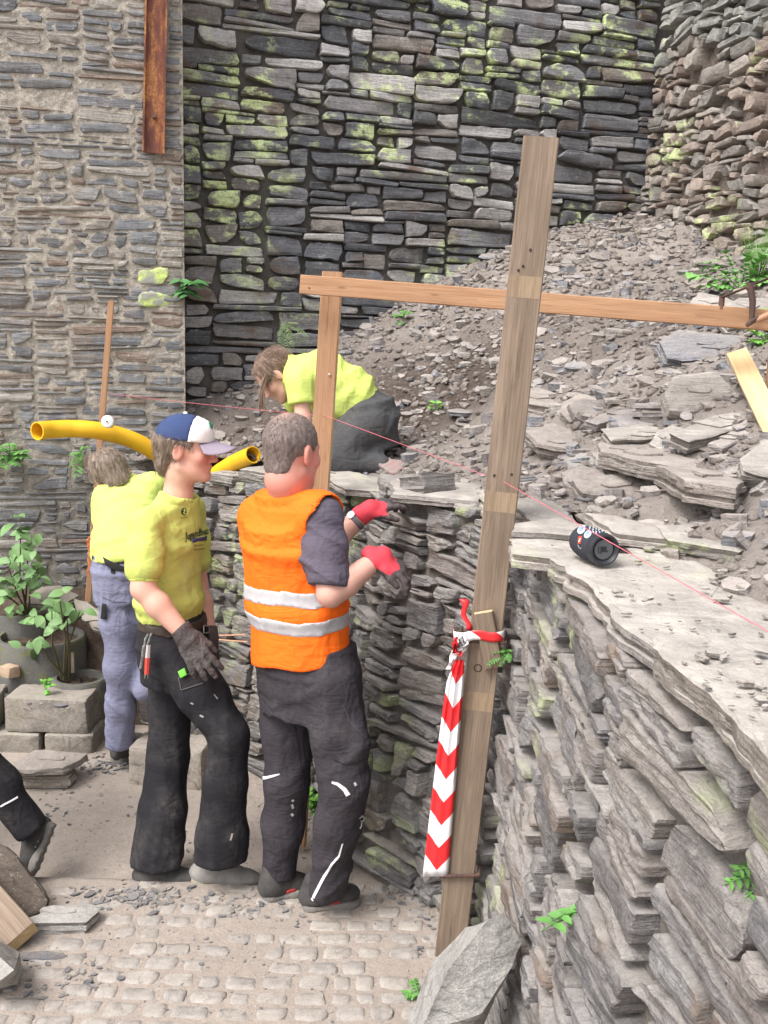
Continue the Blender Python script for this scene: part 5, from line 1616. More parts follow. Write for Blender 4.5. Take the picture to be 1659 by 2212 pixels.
        d = smax(d, plane(P, Vector((ra.x, ra.y, .125)), (.02, 0, -1)) + np.where(np.abs(P[:, 0] - ra.x) > .16, -1.0, 0), .005)
        d = np.where(np.linalg.norm((P - A3(la))[:, :2], axis=1) < .2, smax(d, plane(P, Vector((la.x, la.y, .05)), (0, 0, -1)), .005), d)
        return smax(d, plane(P, pel + Vector((0, 0, .115)), (0, 0, 1)), .006)
    to = sdf_part('trousers', trous, [pel + Vector((0, 0, .12)), rk, ra, lk, la], .16, .0085, M_JEANS, root, bvh=True)
    bt = ob_b[to.name]
    def belt(P): return np.maximum(trous(P) - .005, np.abs(plane(P, pel + Vector((0, 0, .085)), (.04, 0, 1))) - .019)
    bo = sdf_part('belt', belt, [pel + Vector((0, 0, .09))], .2, .008, M_BELT, root)
    stick_path('belt_buckle', bt, [(435, 1352), (447, 1352), (447, 1368), (435, 1368), (435, 1352)], .004, plain('steel buckle', (.35, .33, .32), .35, .5, metal=.8), root, off=.012)
    for px in ([(386, 1463), (430, 1448)], [(386, 1463), (392, 1490)], [(392, 1490), (438, 1476)]): stick_path('pocket_seam', bt, px, .003, plain('pocket edge', (.11, .10, .095), .9), root, off=.004)
    tl = stick_poly('folding_rule', bt, [(386, 1450), (398, 1443), (404, 1457), (391, 1464)], plain('bright green folding rule', (.18, .62, .07), .5), root, off=.012)
    for px, w_ in (([(412, 1518), (418, 1521)], .005), ([(432, 1545), (440, 1549)], .006), ([(502, 1800), (498, 1815)], .006), ([(462, 1500), (470, 1510)], .004)): stick_path('dust_smear', bt, px, w_, plain('dried plaster', (.30, .28, .26), .95), root)
    # pliers and cutter hanging from the belt
    pl = MB(); c = at(318, 1378, 3.70)
    M_STEEL = plain('bright steel tool', (.45, .45, .45), .35, .5, (80, (.12, .12, .12)), metal=.6)
    pl.tube([at(312, 1398, 3.745), at(314, 1380, 3.745), at(320, 1370, 3.745)], .004, 6); pl.tube([at(327, 1368, 3.745), at(322, 1383, 3.745), at(318, 1396, 3.745)], .004, 6)
    pl.tube([at(311, 1395, 3.745), at(308, 1420, 3.75), at(303, 1445, 3.75)], [.006, .006, .004], 6)
    tag(pl.build('pliers', M_STEEL, None, base=False), 'steel pliers hanging from the belt of the man in the cap', 'tool')
    kn = empty('cutter_knife', at(316, 1466, 3.75), 'red and silver tool hanging beside the pliers on the belt', 'tool')
    m2 = MB(); m2.tube([at(321, 1394, 3.745), at(319, 1420, 3.745)], [.008, .010], 6); m2.build('sleeve', plain('clear plastic', (.42, .38, .37), .3, .5), kn, base=False)
    m2 = MB(); m2.tube([at(319, 1420, 3.745), at(317, 1456, 3.745)], [.010, .009], 6); m2.build('body', plain('red plastic tool', (.55, .07, .05), .45), kn, base=False)
    m2 = MB(); m2.tube([at(314, 1455, 3.745), at(313, 1466, 3.745)], .0018, 5); m2.tube([at(320, 1455, 3.745), at(319, 1466, 3.745)], .0018, 5); m2.build('prong', M_STEEL, kn, base=False)
    # gloves
    fn, pts, loc = hand_fn(rw_, at(452, 1462, 3.655) - rw_, Vector((.12, -1, .12)), -1, (.16, .12, .14, .22), .3, .13, 1.08, .35)
    fore = (rw_ - re).normalized()
    def g1(P):
        d = smin(fn(P), cone(P, rw_ - fore * .035, rw_ + fore * .02, .038, .035), .012)
        d = smax(d, plane(P, rw_ - fore * .035, -fore), .004)
        q = loc(P); return d + .0016 * np.sin(q[:, 1] * 150 + 60 * q[:, 0]) * sstep(.06, .02, q[:, 1])
    sdf_part('glove', g1, pts + [rw_ - fore * .05], .02, .0042, M_GLOVEB, root)
    fn2, pts2, _ = hand_fn(lw, at(462, 1446, 3.98) - lw, Vector((.9, -.3, .2)), 1, (.35, .35, .35, .4), .3, .06, 1.05)
    f2 = (lw - le).normalized()
    sdf_part('glove', lambda P: smax(smin(fn2(P), cone(P, lw - f2 * .04, lw, .037, .035), .012), plane(P, lw - f2 * .035, -f2), .004), pts2 + [lw - f2 * .05], .02, .0055, M_GLOVEB, root)
    # shoes
    shoe(root, ghit(412, 1902) + Vector((0, -.0, .0)), ghit(562, 1896), (0, 0, 1), M_SHOE, M_SOLEL, w=.05)
    shoe(root, ghit(292, 1893), ghit(424, 1893), (0, 0, 1), M_SHOED, M_SHOED, w=.05)
    # hair and cap
    def hair(P):
        q = H.loc(P)
        d = ell(q, (0, -.020, .026), (.084, .104, .092))
        d = smin(d, ell(q, (0, -.078, -.055), (.058, .034, .052)), .03)
        th = np.arctan2(q[:, 0], -q[:, 1])
        d = d + .0035 * vnoise(th * 16, q[:, 2] * 10, 2.0) + .003 * vnoise(th * 34, q[:, 2] * 16, 5.0)
        d = smax(d, q[:, 1] - .040 + .45 * np.maximum(0, -q[:, 2] + .02) * 1.5, .01)              # hairline slanting back towards the ear
        a = np.abs(q[:, 0])
        d = smax(d, -ell(np.stack([a, q[:, 1], q[:, 2]], -1), (.085, .004, -.035), (.03, .034, .055)), .008)
        d = smax(d, -.108 - q[:, 2] + .01 * vnoise(th * 14, 1.0, 0), .006)
        return smax(d, q[:, 2] - .048, .004) * H.s
    ho = sdf_part('hair', hair, H.pts(), .03, .005, M_HAIRB, root); strands(ho, H, 1500, .035, M_HAIRB, 1)
    cap = empty('cap', H.w(0, 0, .05), 'faded blue and white baseball cap with purple-grey brim', 'cap')
    def crown(q):
        d = ell(q, (0, -.012, .034), (.087, .108, .092))
        d = d - .004 * np.exp(-((q[:, 0]) / .004) ** 2) * 0
        return smax(d, .034 - q[:, 2] - .02 * q[:, 1], .004)
    seam = lambda q: q[:, 1] - .022 - .10 * (q[:, 2] - .05)
    def rear(P):
        q = H.loc(P); return smax(crown(q) + .0010 * (np.abs(np.sin(np.arctan2(q[:, 0], q[:, 1]) * 3)) < .06), seam(q), .002) * H.s
    def front(P):
        q = H.loc(P); return smax(crown(q) - .0012 - .010 * np.exp(-((q[:, 1] - .075) ** 2 + (q[:, 2] - .085) ** 2) / .0012), -seam(q), .002) * H.s
    M_NAVY = cloth_mat('faded navy cap cloth', (.04, .06, .145), (.055, .075, .145), fold=(20, .15)); M_CAPW = cloth_mat('off-white cap cloth', (.80, .78, .76), (.70, .64, .54), fold=(20, .1))
    sdf_part('rear_panels', rear, H.pts(), .03, .0055, M_NAVY, cap)
    fo = sdf_part('front_panels', front, H.pts(), .03, .005, M_CAPW, cap, bvh=True)
    def brim(P):
        q = H.loc(P)
        z0 = .034 - 5.0 * q[:, 0] ** 2 - .20 * (q[:, 1] - .085)
        d = (np.abs(q[:, 2] - z0) - .0042) * .8
        e = ell(np.stack([q[:, 0], q[:, 1], q[:, 0] * 0], -1), (0, .085, 0), (.086, .096, 1.0))
        d = smax(d, e, .003)
        return smax(d, .055 - q[:, 1] - .9 * np.maximum(np.abs(q[:, 0]) - .055, 0) * -1, .004) * H.s
    sdf_part('brim', brim, [H.w(-.1, .04, -.08), H.w(.1, .20, .05)], .02, .0032, cloth_mat('purple-grey brim cloth', (.23, .185, .26), (.28, .24, .28), fold=(20, .1)), cap)
    mb = MB(); c = H.w(0, -.012, .124); mb.tube([c, c + H.u * .008], [.009, .006], 8); mb.build('button', M_CAPW, cap, base=False)
    fb = ob_b[fo.name]
    sl_ = plain('gold crest', (.62, .36, .06), .7); gr = plain('green crest', (.02, .17, .10), .7)
    stick_poly('crest', fb, [(455, 898), (459, 905), (463, 920), (464, 930), (459, 932), (456, 915)], sl_, cap, off=.003)
    stick_poly('crest', fb, [(449, 906), (453, 903), (456, 908), (457, 920), (457, 928), (452, 922), (449, 914)], gr, cap, off=.0045)
    return root
cap_man()

# ------------------------------------------------------------------ the man in the orange vest
def vest_man():
    fdir = Vector((.52, .85, 0)); side = Vector((.85, -.52, 0))
    root = empty('person', ghit(660, 1955), 'man in orange reflective vest and red gloves reaching towards the wall', 'person')
    pel, wai, che, nb = at(665, 1440, 3.72), at(645, 1305, 3.72), at(632, 1175, 3.70), at(628, 1075, 3.69)
    rs, ls = at(692, 1118, 3.60), at(556, 1112, 3.80)
    re, rw_ = at(714, 1283, 3.50), at(817, 1207, 3.60)
    le, lw = at(705, 1180, 3.97), at(792, 1105, 4.00)
    H = Head(at(632, 975, 3.68), (.58, .80, -.10), (.02, .05, 1), 1.07)
    secs = [(pel, .165, .120), (wai, .165, .125), (che, .18, .125), (nb - Vector((0, 0, .04)), .13, .08)]
    def skin(P):
        d = H.skin(P)
        d = smin(d, chain(P, [H.w(0, -.03, -.03), H.w(0, -.028, -.09), nb + Vector((0, 0, .01)), nb - Vector((0, 0, .06))], [.064, .064, .070, .08], .02), .02)
        d = smin(d, chain(P, [rs, rs.lerp(re, .5), re, re.lerp(rw_, .3), rw_], [.052, .050, .043, .046, .031], .02), .02)
        d = smin(d, chain(P, [ls, le, le.lerp(lw, .3), lw], [.052, .042, .044, .031], .02), .02)
        return smin(d, loft(P, secs, side, -.03), .03)
    def red(V):
        q = H.loc(V)
        return np.clip(1.1 * np.exp(-((q[:, 2] + .11) / .05) ** 2) * .8 + np.exp(-((q[:, 0] - .08) ** 2 + (q[:, 2]) ** 2) / .002), 0, 1) * sstep(1.3, 1.5, V[:, 2]) + .15
    sdf_part('body', skin, [pel, nb, rs, ls, re, rw_, le, lw] + H.pts(), .06, .007, M_SKINR, root, red)
    def hair(P):
        q = H.loc(P)
        d = ell(q, (0, -.015, .033), (.0775, .0995, .0885))
        d = smin(d, ell(q, (0, -.068, -.045), (.050, .028, .045)), .03)
        th = np.arctan2(q[:, 0], -q[:, 1])
        d = d + .0012 * vnoise(th * 30, q[:, 2] * 22, 2.0) + .0018 * vnoise(q[:, 0] * 160, q[:, 1] * 160, q[:, 2] * 90)
        a = np.abs(q[:, 0])
        d = smax(d, q[:, 1] - .058 + .9 * np.maximum(0, -q[:, 2] + .03), .01)
        d = smax(d, -ell(np.stack([a, q[:, 1], q[:, 2]], -1), (.085, .004, -.045), (.03, .036, .06)), .008)
        return smax(d, -.088 - q[:, 2] + .006 * vnoise(th * 12, 1.0, 0), .006) * H.s
    def thin(V):
        q = H.loc(V); return np.exp(-((q[:, 0] + .01) ** 2 + (q[:, 1] + .045) ** 2 + (q[:, 2] - .11) ** 2) / .0011)
    t = NT('short hair thinning at the crown'); p = t.P(); n = t.noise(t.mapv(p, (120, 120, 40)), 1.0, 4, .6, .5)
    mh = t.out(t.mix(t.math('MULTIPLY', t.attr('rnd'), t.rng(n, .25, .7, 1.0, .45)), t.mix(t.rng(n, .35, .65), (.12, .088, .078), (.215, .17, .155)), (.50, .30, .24)), .6, t.bump(n, .7, .004), .25)
    ho = sdf_part('hair', hair, H.pts(), .03, .005, mh, root, thin); strands(ho, H, 2600, .012, M_HAIRG, 2, 'crown', .18, .0005)
    # grey T-shirt with sleeves
    def tee(P):
        d = loft(P, secs, side, .004)
        d = smin(d, chain(P, [nb - Vector((0, 0, .06)), rs, rs.lerp(re, .45), rs.lerp(re, .78)], [.045, .072, .075, .076], .03), .03)
        d = smin(d, chain(P, [nb - Vector((0, 0, .04)), ls, ls.lerp(le, .6)], [.05, .055, .060], .03), .03)
        ax = (re - rs).normalized(); q = P - A3(rs); al = q @ A3(ax)
        d = d + wr(P, (8, 8, 22), .005, 13) + fold(P, (5, 5, 16), .010, 41, .5) * sstep(-.04, .06, al) * (np.linalg.norm(q - al[:, None] * A3(ax), axis=1) < .105)
        sl = (np.linalg.norm(q - al[:, None] * A3(ax), axis=1) < .11) & (al > .05)
        d = np.where(sl, smax(d, plane(P, rs + ax * .235 , (ax + Vector((-.25, 0, -.12))).normalized()), .004), d)
        return smax(d, -cone(P, nb, nb + Vector((.02, .03, .14)), .068, .10), .006)
    sdf_part('shirt', tee, [pel, nb, rs, ls, re, ls.lerp(le, .7)], .11, .0075, M_TEE, root)
    # vest
    hemc = at(650, 1405, 3.72)
    vs = [(hemc - Vector((0, 0, .02)), .192, .155), (wai, .180, .146), (che, .176, .138), (nb - Vector((0, 0, .035)), .138, .090)]
    hn = Vector((.10, -.08, -1)).normalized()
    def vest0(P):
        d = loft(P, vs, side, 0, .06)
        d = smin(d, cone(P, nb - Vector((0, 0, .04)), rs + Vector((0, 0, .005)), .068, .088), .05)
        d = smin(d, cone(P, nb - Vector((0, 0, .04)), ls + Vector((.01, 0, -.005)), .068, .078), .05)
        d = smin(d, cone(P, ls + Vector((.02, 0, -.02)), wai + side * -.12, .075, .09), .05)
        d = d + wr(P, (5, 5, 2), .004, 23) + fold(P, (8, 8, 1.6), .006, 29, .12)
        return d
    aco = rs + Vector((.035, -.03, -.075))
    def armhole(P):
        q = P - A3(aco); s_ = q @ A3(side); f_ = q @ A3(fdir); z = q[:, 2]
        return np.sqrt((f_ / .095) ** 2 + (z / .155) ** 2) * .1 - .1, s_
    def vest(P):
        d = vest0(P)
        h, s_ = armhole(P)
        d = smax(d, -smax(h, -(s_ + .045), .02), .005)
        d = smax(d, -(np.linalg.norm((P - A3(ls.lerp(le, .42))) / np.array([1, 1, 1.3], np.float32), axis=1) - .085), .004)
        d = smax(d, plane(P, hemc - Vector((0, 0, .035)), hn) + .006 * np.sin(P[:, 0] * 30), .004)
        return smax(d, -cone(P, nb + Vector((0, 0, .0)), nb + Vector((.03, .04, .16)), .074, .12), .006)
    vo = sdf_part('vest', vest, [hemc - Vector((0, 0, .06)), nb, rs, ls, wai], .21, .0062, M_VEST, root, bvh=True)
    for k, px in enumerate(((620, 1300), (620, 1363))):
        pc = at(px[0], px[1], 3.53)
        def band(P, pc=pc, k=k): return np.maximum(vest(P) - .0035, np.abs(plane(P, pc, Vector((-.05, .03 - .02 * k, 1)).normalized()) + .004 * np.sin(P[:, 0] * 22 + k)) - .0275)
        sdf_part('reflective_band', band, [hemc - Vector((0, 0, .06)), wai + Vector((0, 0, .1))], .23, .008, M_BAND, vo)
    # trousers
    rh, rk, ra = at(715, 1462, 3.64), at(745, 1690, 3.58), at(708, 1915, 3.63)
    lh, lk, la = at(622, 1462, 3.82), at(620, 1690, 3.78), at(603, 1915, 3.80)
    def trous(P):
        d = loft(P, [(pel + Vector((0, 0, .12)), .17, .135), (pel, .182, .145), (pel - Vector((0, 0, .10)), .172, .14)], side, 0, .05)
        d = smin(d, chain(P, [rh, rh.lerp(rk, .5), rk, rk.lerp(ra, .4), ra], [.106, .098, .086, .080, .070], .03), .035)
        d = smin(d, chain(P, [lh, lh.lerp(lk, .5), lk, lk.lerp(la, .4), la], [.106, .096, .083, .077, .068], .03), .035)
        pk = ell(P, at(765, 1615, 3.55), (.055, .05, .095)); d = smin(d, pk, .02)                  # thigh pocket
        d = d + wr(P, (7, 7, 6), .006, 33) + fold(P, (8, 8, 2.2), .007, 39, .4) + fold(P, (3.2, 3.2, 9), .007, 44, -.7)
        low = sstep(.45, .10, P[:, 2])
        d = d + low * fold(P, (4, 4, 14), .008, 47, .6)
        d = smax(d, .078 - P[:, 2] + .004 * np.sin(P[:, 0] * 30), .006)
        return smax(d, plane(P, pel + Vector((0, 0, .10)), (0, 0, 1)), .006)
    to = sdf_part('trousers', trous, [pel + Vector((0, 0, .12)), rh, rk, ra, lk, la], .17, .0085, M_WORK, root, bvh=True)
    bt = ob_b[to.name]
    stick_path('reflective_piping', bt, [(717, 1690), (730, 1694), (744, 1705), (752, 1718)], (.006, .016), M_WHITE, root)
    stick_path('reflective_piping', bt, [(556, 1681), (575, 1680), (604, 1672)], (.012, .004), M_WHITE, root)
    stick_path('reflective_piping', bt, [(740, 1822), (732, 1850), (716, 1868), (700, 1895), (675, 1944)], (.004, .010), M_WHITE, root)
    stick_path('reflective_piping', bt, [(558, 1845), (560, 1890), (570, 1938)], (.003, .007), M_WHITE, root)
    stick_path('pocket_seam', bt, [(620, 1424), (632, 1432), (660, 1432), (682, 1424)], .004, plain('seam', (.02, .018, .02), .9), root)
    stick_path('pocket_seam', bt, [(720, 1640), (740, 1650), (770, 1648), (792, 1638)], .004, plain('seam b', (.02, .018, .02), .9), root)
    stick_path('pocket_seam', bt, [(740, 1520), (756, 1560), (790, 1595)], .003, plain('seam c', (.07, .06, .065), .9), root)
    M_PNT = plain('white paint fleck', (.45, .44, .44), .9)
    for px in ([(631, 1727), (633, 1731)], [(630, 1737), (633, 1746)], [(629, 1757), (633, 1762)], [(765, 1690), (769, 1697)]): stick_path('paint_fleck', bt, px, .009, M_PNT, root)
    stick_path('bird_emblem', bt, [(776, 1768), (783, 1762), (786, 1770), (781, 1776), (778, 1772), (781, 1776), (780, 1786), (777, 1790)], .003, M_PNT, root)
    shoe(root, ghit(652, 1962), ghit(776, 1945), (0, 0, 1), M_SHOED, M_SOLE, w=.052, accents=M_REDP)
    shoe(root, ghit(566, 1944), ghit(664, 1918), (0, 0, 1), M_SHOED, M_SOLE, w=.050, accents=M_REDP)
    # red gloves, near hand hanging open over the stones, far hand gripping a stone on the wall
    def glove(w, el, d, n, th, curl, tc, sp, splay, vox=.0045):
        fn, pts, loc = hand_fn(w, d, n, th, curl, tc, sp, 1.02, splay)
        f = (Vector(w) - Vector(el)).normalized()
        def g(P): return smax(smin(fn(P), cone(P, Vector(w) - f * .04, Vector(w) + f * .02, .036, .033), .012), plane(P, Vector(w) - f * .04, -f), .004)
        def col(V):
            q = loc(V); return ((q[:, 1] > .066 + .01 * np.sin(q[:, 0] * 90)) | (q[:, 2] < -.006)).astype(np.float32) * (q[:, 1] > .005)
        return sdf_part('glove', g, pts + [Vector(w) - f * .06], .02, vox, M_GLOVER, root, col)
    glove(rw_, re, at(856, 1226, 3.60) - rw_, Vector((.5, -.35, .8)), 1, (.40, .48, .52, .58), .3, .13, .35)
    glove(lw, le, at(858, 1078, 4.06) - lw, Vector((-.25, -.45, .85)), 1, (.22, .42, .5, .55), .25, .10, .75)
    # wrist watch
    wt_ = empty('wrist_watch', lw - (lw - le).normalized() * .05, 'wrist watch on the forearm above the red glove resting on the wall', 'watch')
    f = (lw - le).normalized(); c = lw - f * .052
    sdf_part('strap', lambda P: np.maximum(np.maximum(cone(P, lw, lw.lerp(le, .5), .036, .042), np.abs(plane(P, c, f)) - .011), -cone(P, lw, lw.lerp(le, .5), .029, .035)), [c], .06, .0045, plain('watch strap', (.12, .11, .12), .6), wt_)
    mb = MB(); up_ = Vector((-.2, -.5, .8)); up_ = (up_ - f * up_.dot(f)).normalized(); mb.tube([c + up_ * .033, c + up_ * .042], .017, 14); mb.build('watch_case', plain('silver watch case', (.65, .66, .68), .25, .5, metal=.7), wt_, base=False)
    return root
vest_man()
# ------------------------------------------------------------------ the man bending over the wall
def grey_man():
    side = Vector((1, .05, 0)); fdir = Vector((-.05, 1, 0))
    root = empty('person', ghit(258, 1648), 'man in yellow-green T-shirt and pale blue-grey work trousers bending over the wall', 'person')
    pel, wai, che, nb = at(270, 1230, 4.95), at(268, 1178, 5.0), at(280, 1110, 5.18), at(266, 1062, 5.32)
    ls, rs = at(232, 1078, 5.22), at(328, 1052, 5.22)
    le, lw = at(238, 1090, 5.48), at(262, 1075, 5.66)
    re, rw_ = at(345, 1080, 5.45), at(318, 1065, 5.66)
    H = Head(at(240, 1028, 5.30), (-.30, .80, -.52), (-.62, .45, .75), 1.05)
    secs = [(pel, .15, .115), (wai, .145, .11), (che, .165, .115), (nb, .13, .08)]
    def skin(P):
        d = H.skin(P)
        d = smin(d, chain(P, [H.w(0, -.03, -.03), H.w(0, -.02, -.09), nb], [.058, .056, .06], .02), .02)
        d = smin(d, chain(P, [rs, re, rw_], [.05, .042, .03], .02), .02); d = smin(d, chain(P, [ls, le, lw], [.05, .042, .03], .02), .02)
        return smin(d, loft(P, secs, side, -.03), .03)
    sdf_part('body', skin, [pel, nb, rs, ls, re, rw_, le, lw] + H.pts(), .05, .009, M_SKIN, root, lambda V: np.full(len(V), .2))
    def hair(P):
        q = H.loc(P); th = np.arctan2(q[:, 0], -q[:, 1])
        d = ell(q, (0, -.016, .034), (.086, .106, .096)); d = smin(d, ell(q, (0, -.068, -.05), (.055, .036, .05)), .03)
        d = d + .005 * vnoise(th * 10, q[:, 2] * 14, 2.0) + .003 * vnoise(th * 26, q[:, 2] * 20, 5.0)
        a = np.abs(q[:, 0])
        d = smax(d, q[:, 1] - .07 + .7 * np.maximum(0, -q[:, 2] + .03), .01)
        d = smax(d, -ell(np.stack([a, q[:, 1], q[:, 2]], -1), (.088, .004, -.045), (.03, .036, .06)), .008)
        return smax(d, -.095 - q[:, 2], .006) * H.s
    ho = sdf_part('hair', hair, H.pts(), .03, .006, M_HAIRB, root); strands(ho, H, 1200, .04, M_HAIRB, 3, 'crown', .4, .0009)
    def shirt(P):
        d = loft(P, [(pel + Vector((0, 0, .045)), .152, .13), (wai, .148, .125), (che, .165, .125), (nb, .125, .085)], side, 0, .05)
        d = smin(d, chain(P, [nb, rs, rs.lerp(re, .75)], [.06, .07, .075], .03), .04); d = smin(d, chain(P, [nb, ls, ls.lerp(le, .75)], [.06, .07, .075], .03), .04)
        d = d + wr(P, (6, 6, 6), .005, 43) + fold(P, (4, 4, 17), .005, 48, .4)
        d = smax(d, plane(P, pel + Vector((0, 0, .055)), (.05, 0, -1)), .005)
        return smax(d, -cone(P, nb + (H.c - nb) * .35, H.c, .06, .09), .006)
    sdf_part('shirt', shirt, [pel, nb, rs, ls, re, le], .13, .009, M_NEON, root)
    lh, lk, la = at(254, 1255, 4.93), at(262, 1440, 4.90), at(258, 1606, 4.93)
    rh, rk, ra = at(296, 1255, 4.97), at(312, 1400, 5.02), at(316, 1490, 4.86)
    def trous(P):
        d = loft(P, [(pel + Vector((0, 0, .08)), .138, .115), (pel, .150, .125), (pel - Vector((0, 0, .08)), .148, .125)], side, 0, .05)
        d = smin(d, chain(P, [lh, lh.lerp(lk, .5), lk, lk.lerp(la, .5), la], [.092, .084, .074, .070, .070], .04), .04)
        d = smin(d, chain(P, [rh, rh.lerp(rk, .5), rk, ra], [.096, .090, .078, .062], .04), .04)
        d = d + wr(P, (7, 7, 6), .005, 53) + fold(P, (3.5, 3.5, 10), .006, 57, .8) + fold(P, (8, 8, 2), .005, 58, .3)
        d = np.where(P[:, 0] < (la.x + ra.x) / 2, smax(d, plane(P, la - Vector((0, 0, .015)), (0, 0, -1)), .005), d)
        return smax(d, plane(P, pel + Vector((0, 0, .085)), (0, 0, 1)), .006)
    to = sdf_part('trousers', trous, [pel + Vector((0, 0, .1)), lk, la, rk, ra], .14, .009, M_GREYT, root, bvh=True)
    bt = ob_b[to.name]
    sdf_part('belt', lambda P: np.maximum(trous(P) - .006, np.abs(plane(P, pel + Vector((0, 0, .062)), (0, 0, 1))) - .016), [pel], .18, .009, M_BELT, root)
    stick_poly('tool_pouch', bt, [(226, 1205), (242, 1212), (270, 1224), (276, 1236), (250, 1232), (232, 1220)], M_BLACK, root, off=.014)
    stick_poly('pocket_patch', bt, [(240, 1228), (249, 1230), (248, 1240), (240, 1238)], M_BLACK, root)
    stick_path('pocket_seam', bt, [(222, 1290), (245, 1300), (272, 1300)], .004, plain('grey seam', (.12, .12, .17), .9), root)
    stick_poly('phone_pocket', bt, [(223, 1302), (233, 1304), (232, 1338), (222, 1336)], M_BLACK, root, off=.012)
    shoe(root, ghit(250, 1652), ghit(303, 1603), (0, 0, 1), M_SHOED, M_SOLE, w=.05)
    shoe(root, at(312, 1490, 4.80), at(330, 1568, 4.98), (.1, .9, .35), M_SHOE, M_SOLE, w=.048)
    for (w_, e_) in ((lw, le), (rw_, re)):
        fn, pts, _ = hand_fn(w_, Vector((0, .9, -.3)), Vector((0, .3, .9)), 1 if w_ is lw else -1, (.3,) * 4)
        sdf_part('glove', fn, pts, .01, .007, M_GLOVEB, root)
    return root
grey_man()

# ------------------------------------------------------------------ the woman kneeling on the slope
def kneeling():
    side = Vector((0, -1, 0))
    G = lambda u, v, Y: at(u, v, Y)
    pel, wai, che, nb = G(792, 905, 5.32), G(752, 850, 5.32), G(690, 815, 5.32), G(634, 805, 5.30)
    kn = empty('person', T3(pel.x - .1, 5.3), 'kneeling woman with long brown hair and yellow-green T-shirt digging behind the wall', 'person')
    ns, fs = G(648, 826, 5.14), G(640, 830, 5.48)
    ne, nw = G(655, 905, 5.10), G(676, 975, 5.08)
    fe, fw = G(640, 905, 5.50), G(650, 980, 5.45)
    H = Head(G(597, 812, 5.30), (-.62, -.05, -.78), (-.72, 0, .62), .98)
    secs = [(pel, .155, .125), (wai, .13, .105), (che, .155, .11), (nb, .11, .075)]
    def skin(P):
        d = H.skin(P)
        d = smin(d, chain(P, [H.w(0, -.03, -.03), H.w(0, -.02, -.09), nb], [.05, .05, .055], .02), .02)
        d = smin(d, chain(P, [ns, ne, nw], [.046, .037, .027], .02), .02); d = smin(d, chain(P, [fs, fe, fw], [.046, .037, .027], .02), .02)
        return smin(d, loft(P, secs, side, -.03), .03)
    sdf_part('body', skin, [pel, nb, ns, fs, ne, nw, fe, fw] + H.pts(), .05, .009, M_SKIN, kn, lambda V: np.full(len(V), .15))
    def hair(P):
        q = H.loc(P); th = np.arctan2(q[:, 0], -q[:, 1])
        d = ell(q, (0, -.018, .034), (.084, .106, .094)); d = smin(d, ell(q, (0, -.080, -.03), (.06, .04, .075)), .03)
        d = d + .004 * vnoise(th * 18, q[:, 2] * 8, 2.0)
        d = smax(d, q[:, 1] - .060 + .5 * np.maximum(0, -q[:, 2] + .02), .01)
        a = np.abs(q[:, 0])
        d = smax(d, -ell(np.stack([a, q[:, 1], q[:, 2]], -1), (.085, .012, -.035), (.028, .028, .05)), .008)
        return smax(d, -.105 - q[:, 2], .006) * H.s
    ho = sdf_part('hair', hair, H.pts(), .04, .006, M_HAIRL, kn); strands(ho, H, 900, .06, M_HAIRL, 4, 'down', .2, .0009)
    mb = MB(); rg = random.Random(3)
    for i in range(16):                                   # loose strands hanging from the forehead
        u0 = rg.uniform(566, 578); v0 = rg.uniform(806, 824); Yk = 5.22 + rg.uniform(-.02, .03)
        u1 = u0 - rg.uniform(4, 14); v1 = rg.uniform(862, 888)
        mb.tube([at(u0, v0, Yk), at(lerp(u0, u1, .5) - 4, lerp(v0, v1, .5), Yk - .02), at(u1, v1, Yk - .02), at(u1 + rg.uniform(2, 8), v1 + 8, Yk - .02)], [.004, .0035, .0025, .0008], 5)
    mb.build('loose_strands', M_HAIRL, ho, base=False)
    def shirt(P):
        d = loft(P, [(pel.lerp(wai, .35), .150, .130), (wai, .150, .130), (che, .168, .13), (nb, .12, .085)], side, 0, .05)
        d = smin(d, chain(P, [nb.lerp(ns, .4), ns, ns.lerp(ne, .52)], [.06, .066, .066], .03), .04); d = smin(d, chain(P, [nb.lerp(fs, .4), fs, fs.lerp(fe, .52)], [.06, .066, .066], .03), .04)
        d = smin(d, ell(P, G(720, 880, 5.3), (.10, .12, .06)), .06)                         # slack cloth hanging at the belly
        d = d + wr(P, (8, 5, 6), .006, 63) + fold(P, (16, 5, 6), .004, 67, .6)
        ax = (ne - ns).normalized()
        near = np.linalg.norm(P - A3(ns) - ((P - A3(ns)) @ A3(ax))[:, None] * A3(ax), axis=1) < .1
        d = np.where(near & (P[:, 2] < ns.z - .06), smax(d, plane(P, ns + ax * .105, ax), .004), d)
        hx = (pel - wai).normalized()
        d = smax(d, plane(P, pel.lerp(wai, .42), hx), .006)
        return smax(d, -cone(P, nb + (H.c - nb) * .3, H.c, .055, .09), .006)
    sdf_part('shirt', shirt, [pel, nb, ns, fs, ns.lerp(ne, .6)], .14, .009, M_NEON, kn)
    nh, nk, na = pel + Vector((.0, -.09, -.03)), G(706, 992, 5.16), G(822, 1002, 5.14)
    fh, fk, fa = pel + Vector((.0, .09, -.03)), G(700, 990, 5.46), G(815, 1000, 5.46)
    def trous(P):
        d = loft(P, [(wai.lerp(pel, .45), .148, .128), (pel, .178, .155), (pel + Vector((.02, 0, -.08)), .172, .14)], side, 0, .05)
        d = smin(d, chain(P, [nh, nh.lerp(nk, .5), nk, nk.lerp(na, .4), na], [.118, .108, .082, .07, .05], .04), .045)
        d = smin(d, chain(P, [fh, fh.lerp(fk, .5), fk, fk.lerp(fa, .4), fa], [.118, .108, .082, .07, .05], .04), .045)
        d = d + wr(P, (12, 8, 14), .007, 73) + wr(P, (26, 12, 20), .0035, 79)
        return smax(d, plane(P, wai.lerp(pel, .38), wai - pel), .006)
